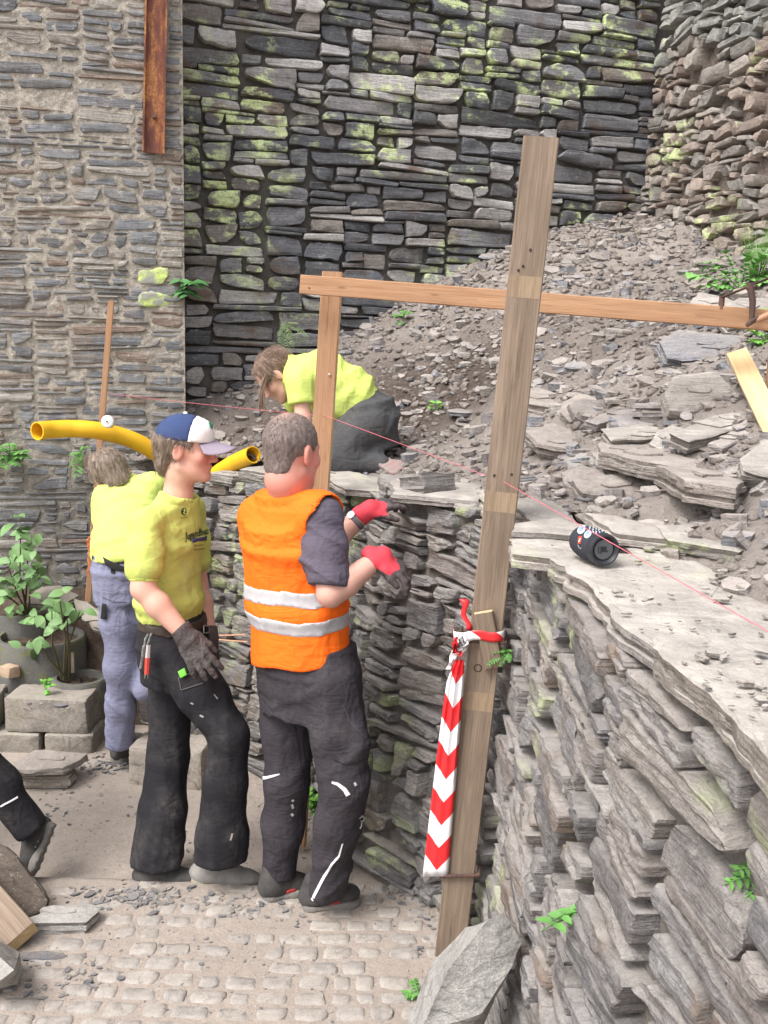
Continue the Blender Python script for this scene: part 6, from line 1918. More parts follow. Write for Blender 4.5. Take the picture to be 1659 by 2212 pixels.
    sdf_part('trousers', trous, [wai, pel, nk, na, fk, fa], .17, .0095, M_WORKG, kn)
    shoe(kn, G(816, 990, 5.14), G(870, 1014, 5.04), (.1, .40, -.9), M_SHOE, plain('grey and red sole', (.26, .235, .215), .8, .2, (26, (.30, .17, .16))), w=.045)
    shoe(kn, G(808, 988, 5.46), G(858, 1006, 5.38), (.1, .40, -.9), M_SHOE, M_SOLE, w=.045)
    for (w_, e_, s_) in ((nw, ne, 1), (fw, fe, -1)):
        fn, pts, _ = hand_fn(w_, Vector((.25, .0, -1)), Vector((-.9, -.2, -.2)), s_, (.35,) * 4)
        sdf_part('glove', fn, pts, .01, .007, M_GLOVEB, kn)
    return kn
kneeling()

# ------------------------------------------------------------------ the walker at the left edge: only a lower leg and shoe are in the photograph
def walker():
    side = Vector((0, 1, 0)); Y = 3.85
    toe, heel = at(70, 1902, Y - .02), at(120, 1778, Y + .10)
    root = empty('person', ghit(74, 1900), 'walker in black work trousers and grey shoe with red heel tab, mid-stride', 'person')
    ra, rk, rh = at(62, 1786, Y), at(-84, 1590, Y), at(-170, 1345, Y)
    la, lk, lh = at(-360, 1865, Y + .22), at(-350, 1600, Y + .2), at(-185, 1345, Y + .18)
    pel, wai, che, nb = at(-178, 1320, Y + .09), at(-190, 1230, Y + .09), at(-210, 1095, Y + .09), at(-225, 1005, Y + .09)
    n1, n2 = che + Vector((0, -.19, .08)), che + Vector((0, .19, .08))
    e1, w1 = n1 + Vector((.05, -.03, -.28)), n1 + Vector((-.06, -.02, -.52)); e2, w2 = n2 + Vector((-.04, .03, -.28)), n2 + Vector((-.2, .02, -.48))
    H = Head(nb + Vector((-.03, 0, .19)), (-1, 0, -.05), (0, 0, 1), 1.02)
    secs = [(pel, .16, .11), (wai, .15, .11), (che, .17, .115), (nb - Vector((0, 0, .04)), .12, .075)]
    def skin(P):
        d = smin(H.skin(P), chain(P, [H.w(0, -.02, -.05), nb], [.055, .06], .02), .02)
        d = smin(d, chain(P, [n1, e1, w1], [.05, .042, .03], .02), .02); d = smin(d, chain(P, [n2, e2, w2], [.05, .042, .03], .02), .02)
        return smin(d, loft(P, secs, side, -.03), .03)
    sdf_part('body', skin, [pel, nb, n1, n2, w1, w2] + H.pts(), .06, .011, M_SKIN, root)
    sdf_part('hair', lambda P: smax(smax(ell(H.loc(P), (0, -.018, .036), (.082, .102, .092)), H.loc(P)[:, 1] - .05, .01), -.07 - H.loc(P)[:, 2], .01), H.pts(), .03, .009, M_HAIRB, root)
    def shirt(P):
        d = loft(P, secs, side, .02); d = smin(d, chain(P, [nb - Vector((0, 0, .03)), n1, n1.lerp(e1, .7)], [.055, .066, .07], .03), .04); d = smin(d, chain(P, [nb - Vector((0, 0, .03)), n2, n2.lerp(e2, .7)], [.055, .066, .07], .03), .04)
        return smax(d + wr(P, (7, 7, 16), .006, 3), -cone(P, nb, nb + Vector((0, 0, .14)), .064, .1), .006)
    sdf_part('shirt', shirt, [pel, nb, n1, n2, e1, e2], .12, .012, M_NEON, root)
    def trous(P):
        d = loft(P, [(pel + Vector((0, 0, .1)), .155, .125), (pel, .17, .135), (pel - Vector((0, 0, .08)), .165, .135)], side, 0, .05)
        d = smin(d, chain(P, [rh, rh.lerp(rk, .5), rk, rk.lerp(ra, .55), ra], [.11, .10, .082, .072, .064], .04), .04)
        d = smin(d, chain(P, [lh, lh.lerp(lk, .5), lk, lk.lerp(la, .5), la], [.11, .10, .085, .08, .078], .04), .04)
        d = d + wr(P, (8, 8, 7), .005, 83) + fold(P, (4, 4, 11), .008, 87, .8)
        ax = (ra - rk).normalized()
        d = np.where(np.linalg.norm(P - A3(ra), axis=1) < .2, smax(d, plane(P, ra + ax * .025, ax), .006), d)
        return smax(smax(d, plane(P, pel + Vector((0, 0, .1)), (0, 0, 1)), .006), .05 - P[:, 2], .006)
    to = sdf_part('trousers', trous, [pel + Vector((0, 0, .1)), rh, rk, ra, lk, la], .16, .010, M_JEANS, root, bvh=True)
    stick_path('reflective_piping', ob_b[to.name], [(1, 1742), (20, 1732), (38, 1722)], .006, M_WHITE, root)
    up = Vector((-.93, -.1, .1))
    so = shoe(root, heel, toe, up, M_SHOED, M_SOLE, w=.05, h=.10)
    f = (toe - heel).normalized(); L = (toe - heel).length; u_ = (up - f * up.dot(f)).normalized(); r_ = f.cross(u_)
    sg = 1 if r_.y < 0 else -1
    mb = MB(); c = heel + f * .02 + u_ * .05 + r_ * sg * .036; mb.tube([c - u_ * .02, c + u_ * .025], [.006, .010], 8, flat=.6); mb.build('heel_tab', plain('neon red tab', (.85, .10, .08), .5), so, base=False)
    for k in range(3):
        c = heel + f * (L * (.36 + .10 * k)) + r_ * sg * .040 + u_ * .028
        mb = MB(); mb.tube([c, c + u_ * .025 - r_ * sg * .008 + f * .008], [.006, .005], 6, flat=.6); mb.build('side_stripe', plain('grey stripe', (.35, .34, .33), .7), so, base=False)
    mb = MB(); c = heel + f * L * .55 + u_ * .075
    mb.tube([c - f * .02 + r_ * sg * .01, c + f * .03 + r_ * sg * .012, c + f * .07 + u_ * -.015 + r_ * sg * .006], .0025, 6); mb.build('lace', M_WHITE, so, base=False)
    shoe(root, Vector((la.x + .09, la.y, GZ(la.x, la.y))), Vector((la.x - .19, la.y, GZ(la.x, la.y))), (0, 0, 1), M_SHOED, M_SOLE, w=.05, vox=.01)
    for (w_, s_) in ((w1, 1), (w2, -1)):
        fn, pts, _ = hand_fn(w_, Vector((-.15, 0, -1)), Vector((0, -s_, 0)), s_, (.25,) * 4)
        sdf_part('glove', fn, pts, .01, .008, M_GLOVEB, root)
walker()
# ================================================================== PIPE, REEL, SPEAKER
def pipe():
    t = NT('yellow corrugated plastic'); p = t.P()
    m = t.out(t.mix(t.rng(t.noise(p, 12, 4), .4, .7), (.80, .46, .02), (.72, .40, .02)), .45, None, .4)
    pts = [(80, 931, 5.20), (110, 928, 5.28), (150, 926, 5.34), (195, 928, 5.38), (230, 934, 5.42), (265, 943, 5.47), (300, 957, 5.52), (335, 977, 5.58), (370, 1003, 5.66), (400, 1030, 5.74), (430, 1046, 5.80),
           (455, 1036, 5.78), (480, 1016, 5.70), (515, 996, 5.58), (547, 982, 5.46)]
    W = [at(*q) for q in pts]; Q, s = rail(W)
    root = empty('drain_pipe', W[0], 'yellow corrugated drain pipe bent over the left end of the wall', 'pipe')
    n = int(s[-1] / .005); C = [Vector([float(np.interp(s[-1] * i / n, s, Q[:, k])) for k in range(3)]) for i in range(n + 1)]
    mb = MB(); mb.tube(C, [.043 + (.0012 if i % 2 else -.0008) for i in range(n + 1)], 20, False); mb.build('corrugated_wall', m, root, base=False, ang=80)
    mb = MB(); mb.tube(C[::2], .0385, 20, False); mb.build('inner_wall', m, root, base=False)
    for e, d in ((C[0], C[1] - C[0]), (C[-1], C[-1] - C[-2])):
        mb = MB(); d = d.normalized(); a = d.cross(Vector((0, 0, 1))).normalized(); b = a.cross(d)
        V = [e + (a * math.cos(q) + b * math.sin(q)) * r for r in (.0385, .0445) for q in np.linspace(0, 2 * math.pi, 21)[:-1]]
        mb.add(V, [(i, (i + 1) % 20, 20 + (i + 1) % 20, 20 + i) for i in range(20)]); mb.build('end_rim', m, root, base=False)
pipe()
rl_ = at(234, 911, 5.30); rd = Vector((.04, -1, .12)).normalized()
reel = empty('line_reel', rl_, 'round white plastic reel with dark centre hanging in front of the yellow pipe', 'reel')
mb = MB(); mb.tube([rl_ + rd * .024, rl_ + rd * .022, rl_ + rd * .018, rl_ - rd * .012, rl_ - rd * .016], [.024, .0295, .031, .031, .028], 28); mb.build('disc', plain('translucent white plastic', (.62, .60, .60), .35, .5), reel, base=False, ang=50)
mb = MB(); mb.tube([rl_ + rd * .0242, rl_ + rd * .027], [.010, .009], 18); mb.build('hub', plain('white hub', (.75, .74, .74), .4, .5), reel, base=False)
mb = MB(); mb.tube([rl_ + rd * .0272, rl_ + rd * .0285], .0045, 10); mb.build('screw_head', M_BLACK, reel, base=False)
mb = MB(); mb.tube([rl_ - rd * .01, at(233, 905, 5.86)], .004, 6); mb.build('pin', M_NAIL, reel, base=False)

def speaker():
    ctr = onz(1306, 1188, 1.549 + .0415); r = .0435
    ax = Vector((.052, -.19, 0)).normalized(); up = Vector((0, 0, 1)); rt = up.cross(ax).normalized()
    root = empty('bluetooth_speaker', ctr - up * r, 'black cylindrical loudspeaker lying on the flat capping slab', 'speaker')
    t = NT('dark speaker fabric'); p = t.P()
    fab = t.out(t.mix(t.rng(t.noise(p, 900, 2), .4, .6), (.022, .024, .032), (.05, .052, .062)), .85, t.bump(t.noise(p, 1500, 1), .4, .001), .2)
    rub = plain('black rubber', (.022, .023, .03), .5, .4); L = .135
    def ring(prof, mat, name, n=40):
        V, F = [], []
        for (a, rr) in prof:
            for k in range(n):
                th = 2 * math.pi * k / n; V.append(ctr + ax * a + (rt * math.cos(th) + up * math.sin(th)) * rr * .9)
        for i in range(len(prof) - 1):
            for k in range(n): F.append((i * n + k, i * n + (k + 1) % n, (i + 1) * n + (k + 1) % n, (i + 1) * n + k))
        if prof[0][1] > 1e-4: F.append(tuple(range(n))[::-1])
        F.append(tuple((len(prof) - 1) * n + k for k in range(n)))
        mb = MB(); mb.add(V, F); o = mb.build(name, mat, root, base=False, ang=40); return o, V, F
    body, V, F = ring([(-L, .034), (-L + .012, .041), (-L * .75, .0455), (-L * .5, .0475), (-L * .25, .0465), (-.020, .0440)], fab, 'body')
    bv = BVHTree.FromPolygons([tuple(v) for v in V], F)
    ring([(-.024, .0425), (-.016, .0450), (-.004, .0450), (.004, .0425), (.0045, .0385), (.001, .0350), (-.004, .0310), (-.010, .0305)], rub, 'end_ring')
    ring([(-.0095, .0285), (-.005, .0285), (-.0035, .0275), (-.003, .0250)], plain('grey radiator', (.085, .085, .09), .45, .4), 'radiator')
    def text3(txt, c, size, x, y, n, mat, name, h=.0006, bold=.02, cond=.8):
        cu = bpy.data.curves.new('t', 'FONT'); cu.body = txt; cu.align_x = 'CENTER'; cu.align_y = 'CENTER'; cu.size = 1; cu.offset = bold; cu.extrude = .03
        ob = bpy.data.objects.new('t', cu); COL.objects.link(ob)
        me = bpy.data.meshes.new_from_object(ob.evaluated_get(bpy.context.evaluated_depsgraph_get())); bpy.data.objects.remove(ob)
        mb = MB(); mb.add([c + x * v.co.x * size * cond + y * v.co.y * size + n * v.co.z * size for v in me.vertices], [tuple(q.vertices) for q in me.polygons])
        return mb.build(name, mat, root, sm=False, base=False)
    rt2 = -rt if (CRI @ rt).x < 0 else rt
    text3('JBL', ctr + ax * -.0022 + up * .001, .019, rt2, up, ax, plain('dark logo', (.018, .018, .02), .4), 'logo', cond=.85)
    for k in range(3):
        mb = MB(); c = ctr + ax * -.002 - rt2 * .0152 + up * (.006 - .0055 * k); mb.box(basis(c, rt2, ax), .003, .0035, .001); mb.build('logo_mark', plain('dark logo mark', (.018, .018, .02), .4), root, base=False)
    M_O = plain('orange-red badge', (.62, .06, .03), .5)
    def z(x, y): return (1191.4 + x * .1302, 1079.8 + y * .1302)          # finer grid of the enlarged view
    stick_poly('badge', bv, [z(455, 612), z(508, 606), z(488, 735), z(445, 728)], M_O, root, off=.0012)
    stick_path('badge_mark', bv, [z(490, 640), z(462, 700)], .004, M_WHITE, root, off=.0022)
    for (x, y, w_, h_) in ((500, 500, 62, 70), (605, 575, 56, 66)):
        stick_poly('sticker', bv, [z(x + w_ * math.cos(a) + h_ * .35 * math.sin(a), y - h_ * math.sin(a)) for a in np.linspace(0, 6.28, 15)[:-1]], plain('pale blue sticker', (.55, .60, .68), .5), root, off=.0012)
        stick_poly('sticker_print', bv, [z(x + .6 * (w_ * math.cos(a) + h_ * .35 * math.sin(a)), y - .6 * h_ * math.sin(a)) for a in np.linspace(0, 6.28, 11)[:-1]], plain('blue sticker print', (.25, .33, .50), .5), root, off=.002)
    stick_path('grip_line', bv, [z(440, 745), z(460, 790), z(490, 810), z(495, 790)], .0018, plain('grey moulding', (.30, .32, .34), .4), root, off=.0012)
    rg = random.Random(2)
    for i in range(26):
        x, y = 640 + (i % 7) * 52 + rg.uniform(-8, 8), 405 + (i // 7) * 38 + (i % 7) * 20 + rg.uniform(-6, 6)
        if y > 600 or x > 1020: continue
        stick_path('arrow_print', bv, [z(x - 16, y - 10), z(x + 6, y), z(x - 12, y + 18)], .0016, plain('white arrow print', (.55, .58, .66), .7), root, off=.001, dens=3)
speaker()

# ================================================================== ROCKS, BLOCKS AND PLANTERS ON THE PATH SIDE
def hull_rock(name, pts, mat, label=None, cat='stone', root=None, cuts=4, amp=.012, f=9.0, rnd=.5, chip=.006, ang=32, soft=0):
    bm = bmesh.new()
    for p in pts: bm.verts.new(p)
    r = bmesh.ops.convex_hull(bm, input=bm.verts[:])
    bmesh.ops.delete(bm, geom=list({g for g in r['geom_interior'] + r['geom_unused'] if isinstance(g, bmesh.types.BMVert)}), context='VERTS')
    bmesh.ops.dissolve_limit(bm, angle_limit=R(6), verts=bm.verts[:], edges=bm.edges[:])
    bmesh.ops.triangulate(bm, faces=bm.faces[:])
    for _ in range(cuts):
        long = [e for e in bm.edges if e.calc_length() > .035]
        if not long: break
        bmesh.ops.subdivide_edges(bm, edges=long, cuts=1, use_grid_fill=False)
        bmesh.ops.triangulate(bm, faces=bm.faces[:])
    bm.normal_update()
    co = np.array([v.co[:] for v in bm.verts]); no = np.array([v.normal[:] for v in bm.verts])
    d = fbm(co[:, 0] * f, co[:, 1] * f, co[:, 2] * f, 4, 5) * amp - np.abs(fbm(co[:, 0] * f * 3, co[:, 1] * f * 3, co[:, 2] * f * 3, 2, 8)) * chip
    co = co + no * d[:, None]
    nb_ = [[e.other_vert(v).index for e in v.link_edges] for v in bm.verts]
    for _ in range(soft): co = np.array([co[i] * .5 + co[q].mean(0) * .5 for i, q in enumerate(nb_)])
    F = [tuple(v.index for v in f_.verts) for f_ in bm.faces]; bm.free()
    mb = MB(); mb.add(co, F, rnd); o = mb.build(name, mat, root, ang=ang)
    return tag(o, label, cat)
def box_pts(c, ax, sx, sy, sz, jit, rg):
    ax = Vector(ax).normalized(); ay = Vector((-ax.y, ax.x, 0)); c = Vector(c)
    return [c + ax * (a * sx / 2 * (1 - rg.uniform(0, jit))) + ay * (b * sy / 2 * (1 - rg.uniform(0, jit))) + Vector((0, 0, k * sz * (1 - (rg.uniform(0, jit) if k else 0)))) for a in (-1, 1) for b in (-1, 1) for k in (0, 1)]
K = .88
hull_rock('rock', [at(1052, 1990, 2.95 * K), at(967, 2093, 2.88 * K), at(900, 2240, 2.82 * K), at(1088, 1970, 3.0 * K), at(1130, 2033, 2.98 * K), at(1106, 2089, 2.93 * K), at(1040, 2190, 2.86 * K),
                   at(1005, 2003, 3.12 * K), at(936, 2071, 3.12 * K), at(880, 2200, 3.10 * K), onz(880, 2330, .0) , onz(960, 2400, -.01), onz(860, 2290, -.01), onz(985, 2330, 0.0), at(1098, 1985, 3.12 * K)],
          M_ROCK, 'large angular pale grey rock leaning at the foot of the wall beside the post', amp=.010, f=6, chip=.008, cuts=6)
rg = random.Random(88)
slab_at([(-150, 1800), (0, 1832), (24, 1848), (83, 1918), (103, 1944), (97, 1962), (53, 1982), (0, 1985), (-150, 1985)], ghit(70, 1990) + Vector((0, 0, .01)), (.25, -.80, .45), .05, 'slate_slab',
        'large dark brown slate slab leaning behind the wooden beam', mat=stone_mat('dark brown slate', [(.085, .068, .055), (.10, .08, .065)], pale=.5, lam=(8, 8, 30), bump=.5), flakes=0, amp=.006)
slab_at([(48, 1984), (120, 1962), (182, 1948), (217, 1958), (186, 1990), (60, 1992)], Vector((0, 0, .052)) + ghit(130, 1990), (0, 0, 1), .05, 'slate_slab', 'flat pale grey slate slab lying in front of the dark slab', mat=M_ROCK, flakes=1, amp=.004)
slab_at([(44, 2056), (100, 2052), (142, 2060), (118, 2068), (48, 2070)], Vector((0, 0, .012)) + ghit(90, 2062), (0, 0, 1), .012, 'slate_sliver', 'thin purple-grey slate sliver lying beside the beam end', mat=M_CHIP, flakes=0, amp=.004)
hull_rock('rock', [at(-60, 2020, 3.25), at(0, 2030, 3.25), at(46, 2054, 3.22), at(52, 2100, 3.18), at(-60, 2010, 3.1), onz(40, 2130, .01), onz(-10, 2140, 0), onz(-90, 2140, 0), onz(30, 2085, 0), onz(-80, 2060, 0), at(30, 2095, 3.0), at(0, 2118, 2.98)],
          M_ROCK, 'pale angular rock lying under the end of the wooden beam', amp=.008, chip=.006, cuts=5)
b0 = ghit(360, 1700)
hull_rock('stone_block', box_pts(b0 + Vector((.0, .12, -.01)), (1, -.12, 0), .37, .22, .21, .10, rg), stone_mat('beige block stone', [(.34, .30, .26), (.36, .32, .28)], dust=.4, lam=(9, 9, 12), bump=.35),
          'squared beige stone block on the ground behind the man in the cap', amp=.010, chip=.008, cuts=5, soft=2)
M_KERB = stone_mat('weathered kerb stone', [(.22, .20, .175), (.25, .225, .195), (.20, .185, .16)], dust=.7, dustc=(.40, .36, .31), lich=.35, lichc=(.17, .18, .08), lam=(9, 9, 12), bump=.45)
kx = ghit(100, 1628)
hull_rock('kerb_stone', box_pts(Vector((kx.x - .0, kx.y + .13, .10)), (1, -.03, 0), .435, .24, .185, .07, rg), M_KERB, 'long weathered kerb stone with slate splinters on top before the plant rings', amp=.007, chip=.008, cuts=5, soft=2)
hull_rock('kerb_stone', box_pts(Vector((kx.x - .46, kx.y + .13, .10)), (1, .02, 0), .42, .24, .18, .07, rg), M_KERB, 'kerb stone cut off by the picture edge beside the long kerb stone', amp=.007, chip=.008, cuts=5, soft=2)
hull_rock('kerb_stone', box_pts(Vector((kx.x + .11, kx.y + .12, -.02)), (1, 0, 0), .26, .26, .125, .05, rg), M_KERB, 'low mossy stone carrying the right end of the long kerb stone', amp=.006, chip=.008, cuts=5, soft=2)
hull_rock('kerb_stone', box_pts(Vector((kx.x - .21, kx.y + .12, -.02)), (1, 0, 0), .36, .26, .12, .05, rg), M_KERB, 'low mossy stone carrying the left end of the long kerb stone', amp=.006, chip=.008, cuts=5, soft=2)
for i, (u, v) in enumerate(((130, 1524), (70, 1530), (90, 1520), (64, 1520))):
    mb = MB(); V, F = CHIPS[i]; c = onz(u, v, .287); s_ = (.085, .03, .025, .03)[i]; mb.add([Vector(q) * s_ + c for q in V.tolist()], F, .3 * i)
    tag(mb.build('slate_splinter', M_CHIP, None, sm=False), 'slate splinter lying on top of the long kerb stone', 'stone', 'splinters on the kerb stone')
slab_at([(33, 1646), (73, 1619), (101, 1617), (187, 1626), (171, 1640), (134, 1657), (37, 1662)], ghit(100, 1668) + Vector((0, .05, .105)), (0, 0, 1), .032, 'slate_slab', 'broken grey slate slab lying on a flat stone before the kerb', mat=M_RUB, tint=.95, amp=.008)
slab_at([(12, 1660), (60, 1640), (150, 1645), (162, 1662), (150, 1676), (16, 1676)], ghit(90, 1690) + Vector((0, .03, .065)), (0, 0, 1), .06, 'flat_stone', 'thick flat beige stone lying under the broken slate slab', mat=M_KERB, tint=.5, amp=.005, flakes=0)

# raised bed by the house wall
def bed_z(x, y): return np.clip((y - 4.91) * .82, -.05, .60) + fbm(x * 6, y * 6, .3, 3, 44) * .03 - .35 * sstep(-1.51, -1.31, x) * sstep(5.5, 4.95, y)
bed = bpy.data.objects.new('flower_bed', grid_mesh('flower_bed', np.linspace(-3.1, -1.2, 70), np.linspace(4.86, 5.95, 50), bed_z, M_BED)); COL.objects.link(bed); place(bed, (0, 0, 0)); tag(bed, kind='structure')
def concrete():
    t = NT('dark weathered concrete'); p = t.P(); n = t.noise(p, 120, 4, .7); z = t.noise(p, 9, 4)
    c = t.mix(t.rng(z, .4, .65), (.13, .125, .115), (.10, .095, .088)); c = t.mix(t.rng(n, .45, .7, 0, .5), c, (.19, .18, .165))
    c = t.mix(t.math('MULTIPLY', t.rng(t.noise(p, 16, 4), .54, .64), .7), c, (.15, .16, .05))
    return t.out(c, .95, t.bump(n, .9, .004), .15)
M_CONC = concrete()
def plant_ring(c, r, h, label):
    root = empty('plant_ring', c, label, 'planter', 'concrete plant rings before the house wall')
    n = 40; V, F = [], []
    prof = [(r, 0), (r, h - .012), (r - .010, h), (r - .030, h), (r - .036, h - .010), (r - .036, h * .4)]
    for (rr, z) in prof:
        for k in range(n):
            th = 2 * math.pi * k / n; q = rr + (.0035 if (k % 4 == 0 and z < h - .005) else 0); V.append(c + Vector((math.cos(th) * q, math.sin(th) * q * .95, z)))
    for i in range(len(prof) - 1):
        for k in range(n): F.append((i * n + k, i * n + (k + 1) % n, (i + 1) * n + (k + 1) % n, (i + 1) * n + k))
    mb = MB(); mb.add(V, F); mb.build('ring_wall', M_CONC, root, ang=45)
    V = [c + Vector((0, 0, h - .035))]; F = []
    for j, f in enumerate((.35, .7, 1.0)):
        for k in range(20):
            th = 2 * math.pi * k / 20; V.append(c + Vector((math.cos(th) * (r - .03) * f, math.sin(th) * (r - .03) * f * .95, h - .04 + .015 * math.sin(k * 2.3 + j))))
    F = [(0, 1 + k, 1 + (k + 1) % 20) for k in range(20)] + [(1 + j * 20 + k, 21 + j * 20 + k, 21 + j * 20 + (k + 1) % 20, 1 + j * 20 + (k + 1) % 20) for j in range(2) for k in range(20)]
    mb = MB(); mb.add(V, F); mb.build('soil', M_BED, root)
    return root
def ring_at(u, v, Y, r, h, label):
    p = at(u, v, Y); plant_ring(Vector((p.x, p.y, p.z - h)), r, h, label)
ring_at(172, 1462, 5.42, .145, .30, 'concrete plant ring holding the low rose and standing beside the bending man')
ring_at(52, 1484, 5.40, .150, .30, 'concrete plant ring behind the long kerb stone with a broken brick in it')
ring_at(88, 1372, 5.62, .235, .26, 'wide concrete plant ring in the middle tier of the bed')
ring_at(40, 1312, 5.86, .200, .24, 'concrete plant ring of the top tier holding the tall rose')
p = at(20, 1450, 5.36)
hull_rock('broken_brick', box_pts(p + Vector((0, 0, -.03)), (.8, -.5, 0), .11, .085, .08, .35, rg), plain('sandy brick', (.42, .32, .22), .9, .2, (30, (.36, .25, .18))), 'broken sandy brick lying in the plant ring behind the kerb', 'brick', cuts=5, amp=.012, chip=.008, soft=1)
p = at(143, 1425, 5.52)
hull_rock('rough_stone', box_pts(p + Vector((0, 0, -.06)), (1, .1, 0), .10, .08, .12, .2, rg), plain('yellowish stone', (.36, .30, .23), .9, .2, (30, (.28, .23, .18))), 'rough yellowish stone standing behind the low rose', cuts=3, amp=.006)
slab_at([(56, 1298), (80, 1268), (130, 1264), (168, 1288), (140, 1302), (95, 1304)], at(110, 1290, 5.85), (.05, -.35, .9), .045, 'slate_slab', 'pale slab bridging the bed beside the tall rose', mat=M_KERB, tint=.9, flakes=1)
slab_at([(160, 1296), (188, 1300), (222, 1326), (224, 1362), (200, 1350), (168, 1318)], at(196, 1325, 5.66), (-.15, -.55, .8), .05, 'slate_slab', 'sloping slab at the foot of the wooden lath', mat=M_KERB, tint=.6, flakes=1)
# lichen-covered patch of old render on the house wall
def house_patch(name, cu, cv, w, h, mat, off=.014):
    c = on_house(cu, cv, off); V, F = stone_geo(w, h, .06, rg, 12, 10, rough=.006, rnd_=.35, bulge=.004, lam=.0, edge=.01, warp=.25)
    P0, t_, u_, n_ = house_f(0, 0); M = np.array([t_, u_, n_]); o = bpy.data.objects.new(name, mesh_np(name, V @ M, F, mat, rg.random(), True, 50)); COL.objects.link(o); place(o, c, hw)
M_LICH = stone_mat('lime green lichen on render', [(.36, .34, .31), (.34, .32, .29)], lich=1.35, lichc=(.44, .52, .14), lam=(9, 9, 12), bump=.5)
t = NT('lime green lichen on stone'); p = t.P(); n1 = t.noise(p, 14, 5, .65); n2 = t.noise(p, 70, 4, .7)
M_LICH = t.out(t.mix(t.rng(n1, .42, .55), (.30, .30, .27), t.mix(t.rng(n2, .35, .65), (.42, .52, .13), (.58, .68, .26))), .9, t.bump(n2, .7, .004), .2)
for (u, v, w, h, m) in ((330, 598, .22, .115, M_LICH), (334, 646, .24, .095, M_LICH)):
    house_patch('lichen_stone', u, v, w, h, m, .014)

# ================================================================== PLANTS
def leaf_mat(name, a, b):
    t = NT(name); p = t.P(); c = t.mix(t.rng(t.noise(p, 9, 3), .35, .65), a, b)
    c = t.mix(t.math('MULTIPLY', t.attr('rnd'), .5), c, tuple(min(1, q * 1.7) for q in a))
    t.put(t.b.inputs['Transmission Weight'], 0.0)
    return t.out(c, .55, None, .35)
M_LEAF = leaf_mat('rose leaf', (.11, .20, .075), (.16, .26, .10)); M_LEAFB = leaf_mat('bright weed leaf', (.13, .32, .05), (.18, .40, .07)); M_FERN = leaf_mat('fern leaf', (.11, .26, .06), (.08, .19, .05))
M_STEM = plain('green-brown stem', (.10, .085, .045), .8); M_MOSS = leaf_mat('moss', (.15, .16, .045), (.11, .12, .03))
def leaf_geo(L, w, fold=.25, droop=.3, n=6, tip=.8):
    V, F = [], []
    for i in range(n + 1):
        t = i / n; ww = w * .5 * math.sin(math.pi * min(1, t ** tip * .97 + .02)) ** .8
        z = -droop * L * t * t
        V += [(-ww, L * t, z + fold * ww), (0, L * t, z), (ww, L * t, z + fold * ww)]
    for i in range(n):
        b = 3 * i; F += [(b, b + 1, b + 4, b + 3), (b + 1, b + 2, b + 5, b + 4)]
    return np.array(V, np.float32), F
LEAFM = {}
def leaf_obj(root, p, d, n, L, kind, mat, rg, name='leaf'):
    key = (kind, mat.name, rg.randrange(3))
    if key not in LEAFM:
        asp, fo, dr = {'rose': (.72, .22, .25), 'maple': (.8, .15, .2), 'weed': (.45, .3, .35)}[kind]
        V, F = leaf_geo(1.0, asp * (1 + .1 * (key[2] - 1)), fo, dr + .08 * key[2])
        LEAFM[key] = mesh_np('leaf', V, F, mat, .25 + .3 * key[2], True)
    o = bpy.data.objects.new(name, LEAFM[key]); COL.objects.link(o)
    M = basis((0, 0, 0), Vector(d).cross(Vector(n)), n); o.rotation_euler = M.to_euler(); o.scale = (L, L, L)
    place(o, p, root); return o
def rose(label, base, tops, leaves, rg, L=.07):
    root = empty('rose_bush', base, label, 'bush')
    for tp in tops:
        mid = Vector(base).lerp(tp, .5) + Vector((rg.uniform(-.03, .03), rg.uniform(-.03, .03), 0))
        mb = MB(); mb.tube([Vector(base) + Vector((rg.uniform(-.03, .03), rg.uniform(-.03, .03), -.03)), mid, tp], [.007, .005, .003], 6); mb.build('stem', M_STEM, root)
    for (u, v, Y) in leaves:
        p = at(u, v, Y); near = min(tops, key=lambda q: (q - p).length)
        d = Vector((rg.gauss(0, 1), rg.gauss(-.3, .7), rg.gauss(-.1, .35))).normalized()
        n = Vector((rg.gauss(0, .4), rg.gauss(-.55, .35), 1)).normalized(); n = (n - d * n.dot(d)).normalized()
        leaf_obj(root, p, d, n, L * rg.uniform(.7, 1.15), 'rose', M_LEAF, rg)
rg = random.Random(19)
lv = [(rg.gauss(c[0], c[2]), rg.gauss(c[1], c[3]), 5.68 + rg.uniform(-.14, .14)) for c in ((40, 1135, 14, 12), (55, 1175, 22, 14), (40, 1210, 26, 14), (70, 1220, 16, 14), (20, 1250, 22, 16), (60, 1262, 26, 16), (85, 1250, 14, 18), (30, 1310, 26, 10), (100, 1310, 18, 8), (5, 1290, 14, 20)) for _ in range(9)]
rose('tall rose bush with rounded green leaves in the top plant ring', at(58, 1335, 5.78), [at(45, 1140, 5.7), at(20, 1230, 5.62), at(85, 1215, 5.7), at(60, 1180, 5.75), at(5, 1280, 5.6)], lv, rg, .075)
lv = [(rg.gauss(c[0], c[2]), rg.gauss(c[1], c[3]), 5.34 + rg.uniform(-.10, .10)) for c in ((80, 1335, 10, 10), (110, 1310, 10, 8), (118, 1345, 12, 8), (85, 1385, 14, 6), (60, 1395, 14, 5), (130, 1285, 8, 8), (148, 1340, 12, 8), (165, 1318, 8, 6), (185, 1325, 6, 4)) for _ in range(4)]
rose('low rose bush with fresh leaves in the plant ring beside the bending man', at(135, 1456, 5.42), [at(112, 1320, 5.34), at(145, 1335, 5.36), at(128, 1290, 5.36), at(85, 1385, 5.30), at(172, 1322, 5.38)], lv, rg, .072)
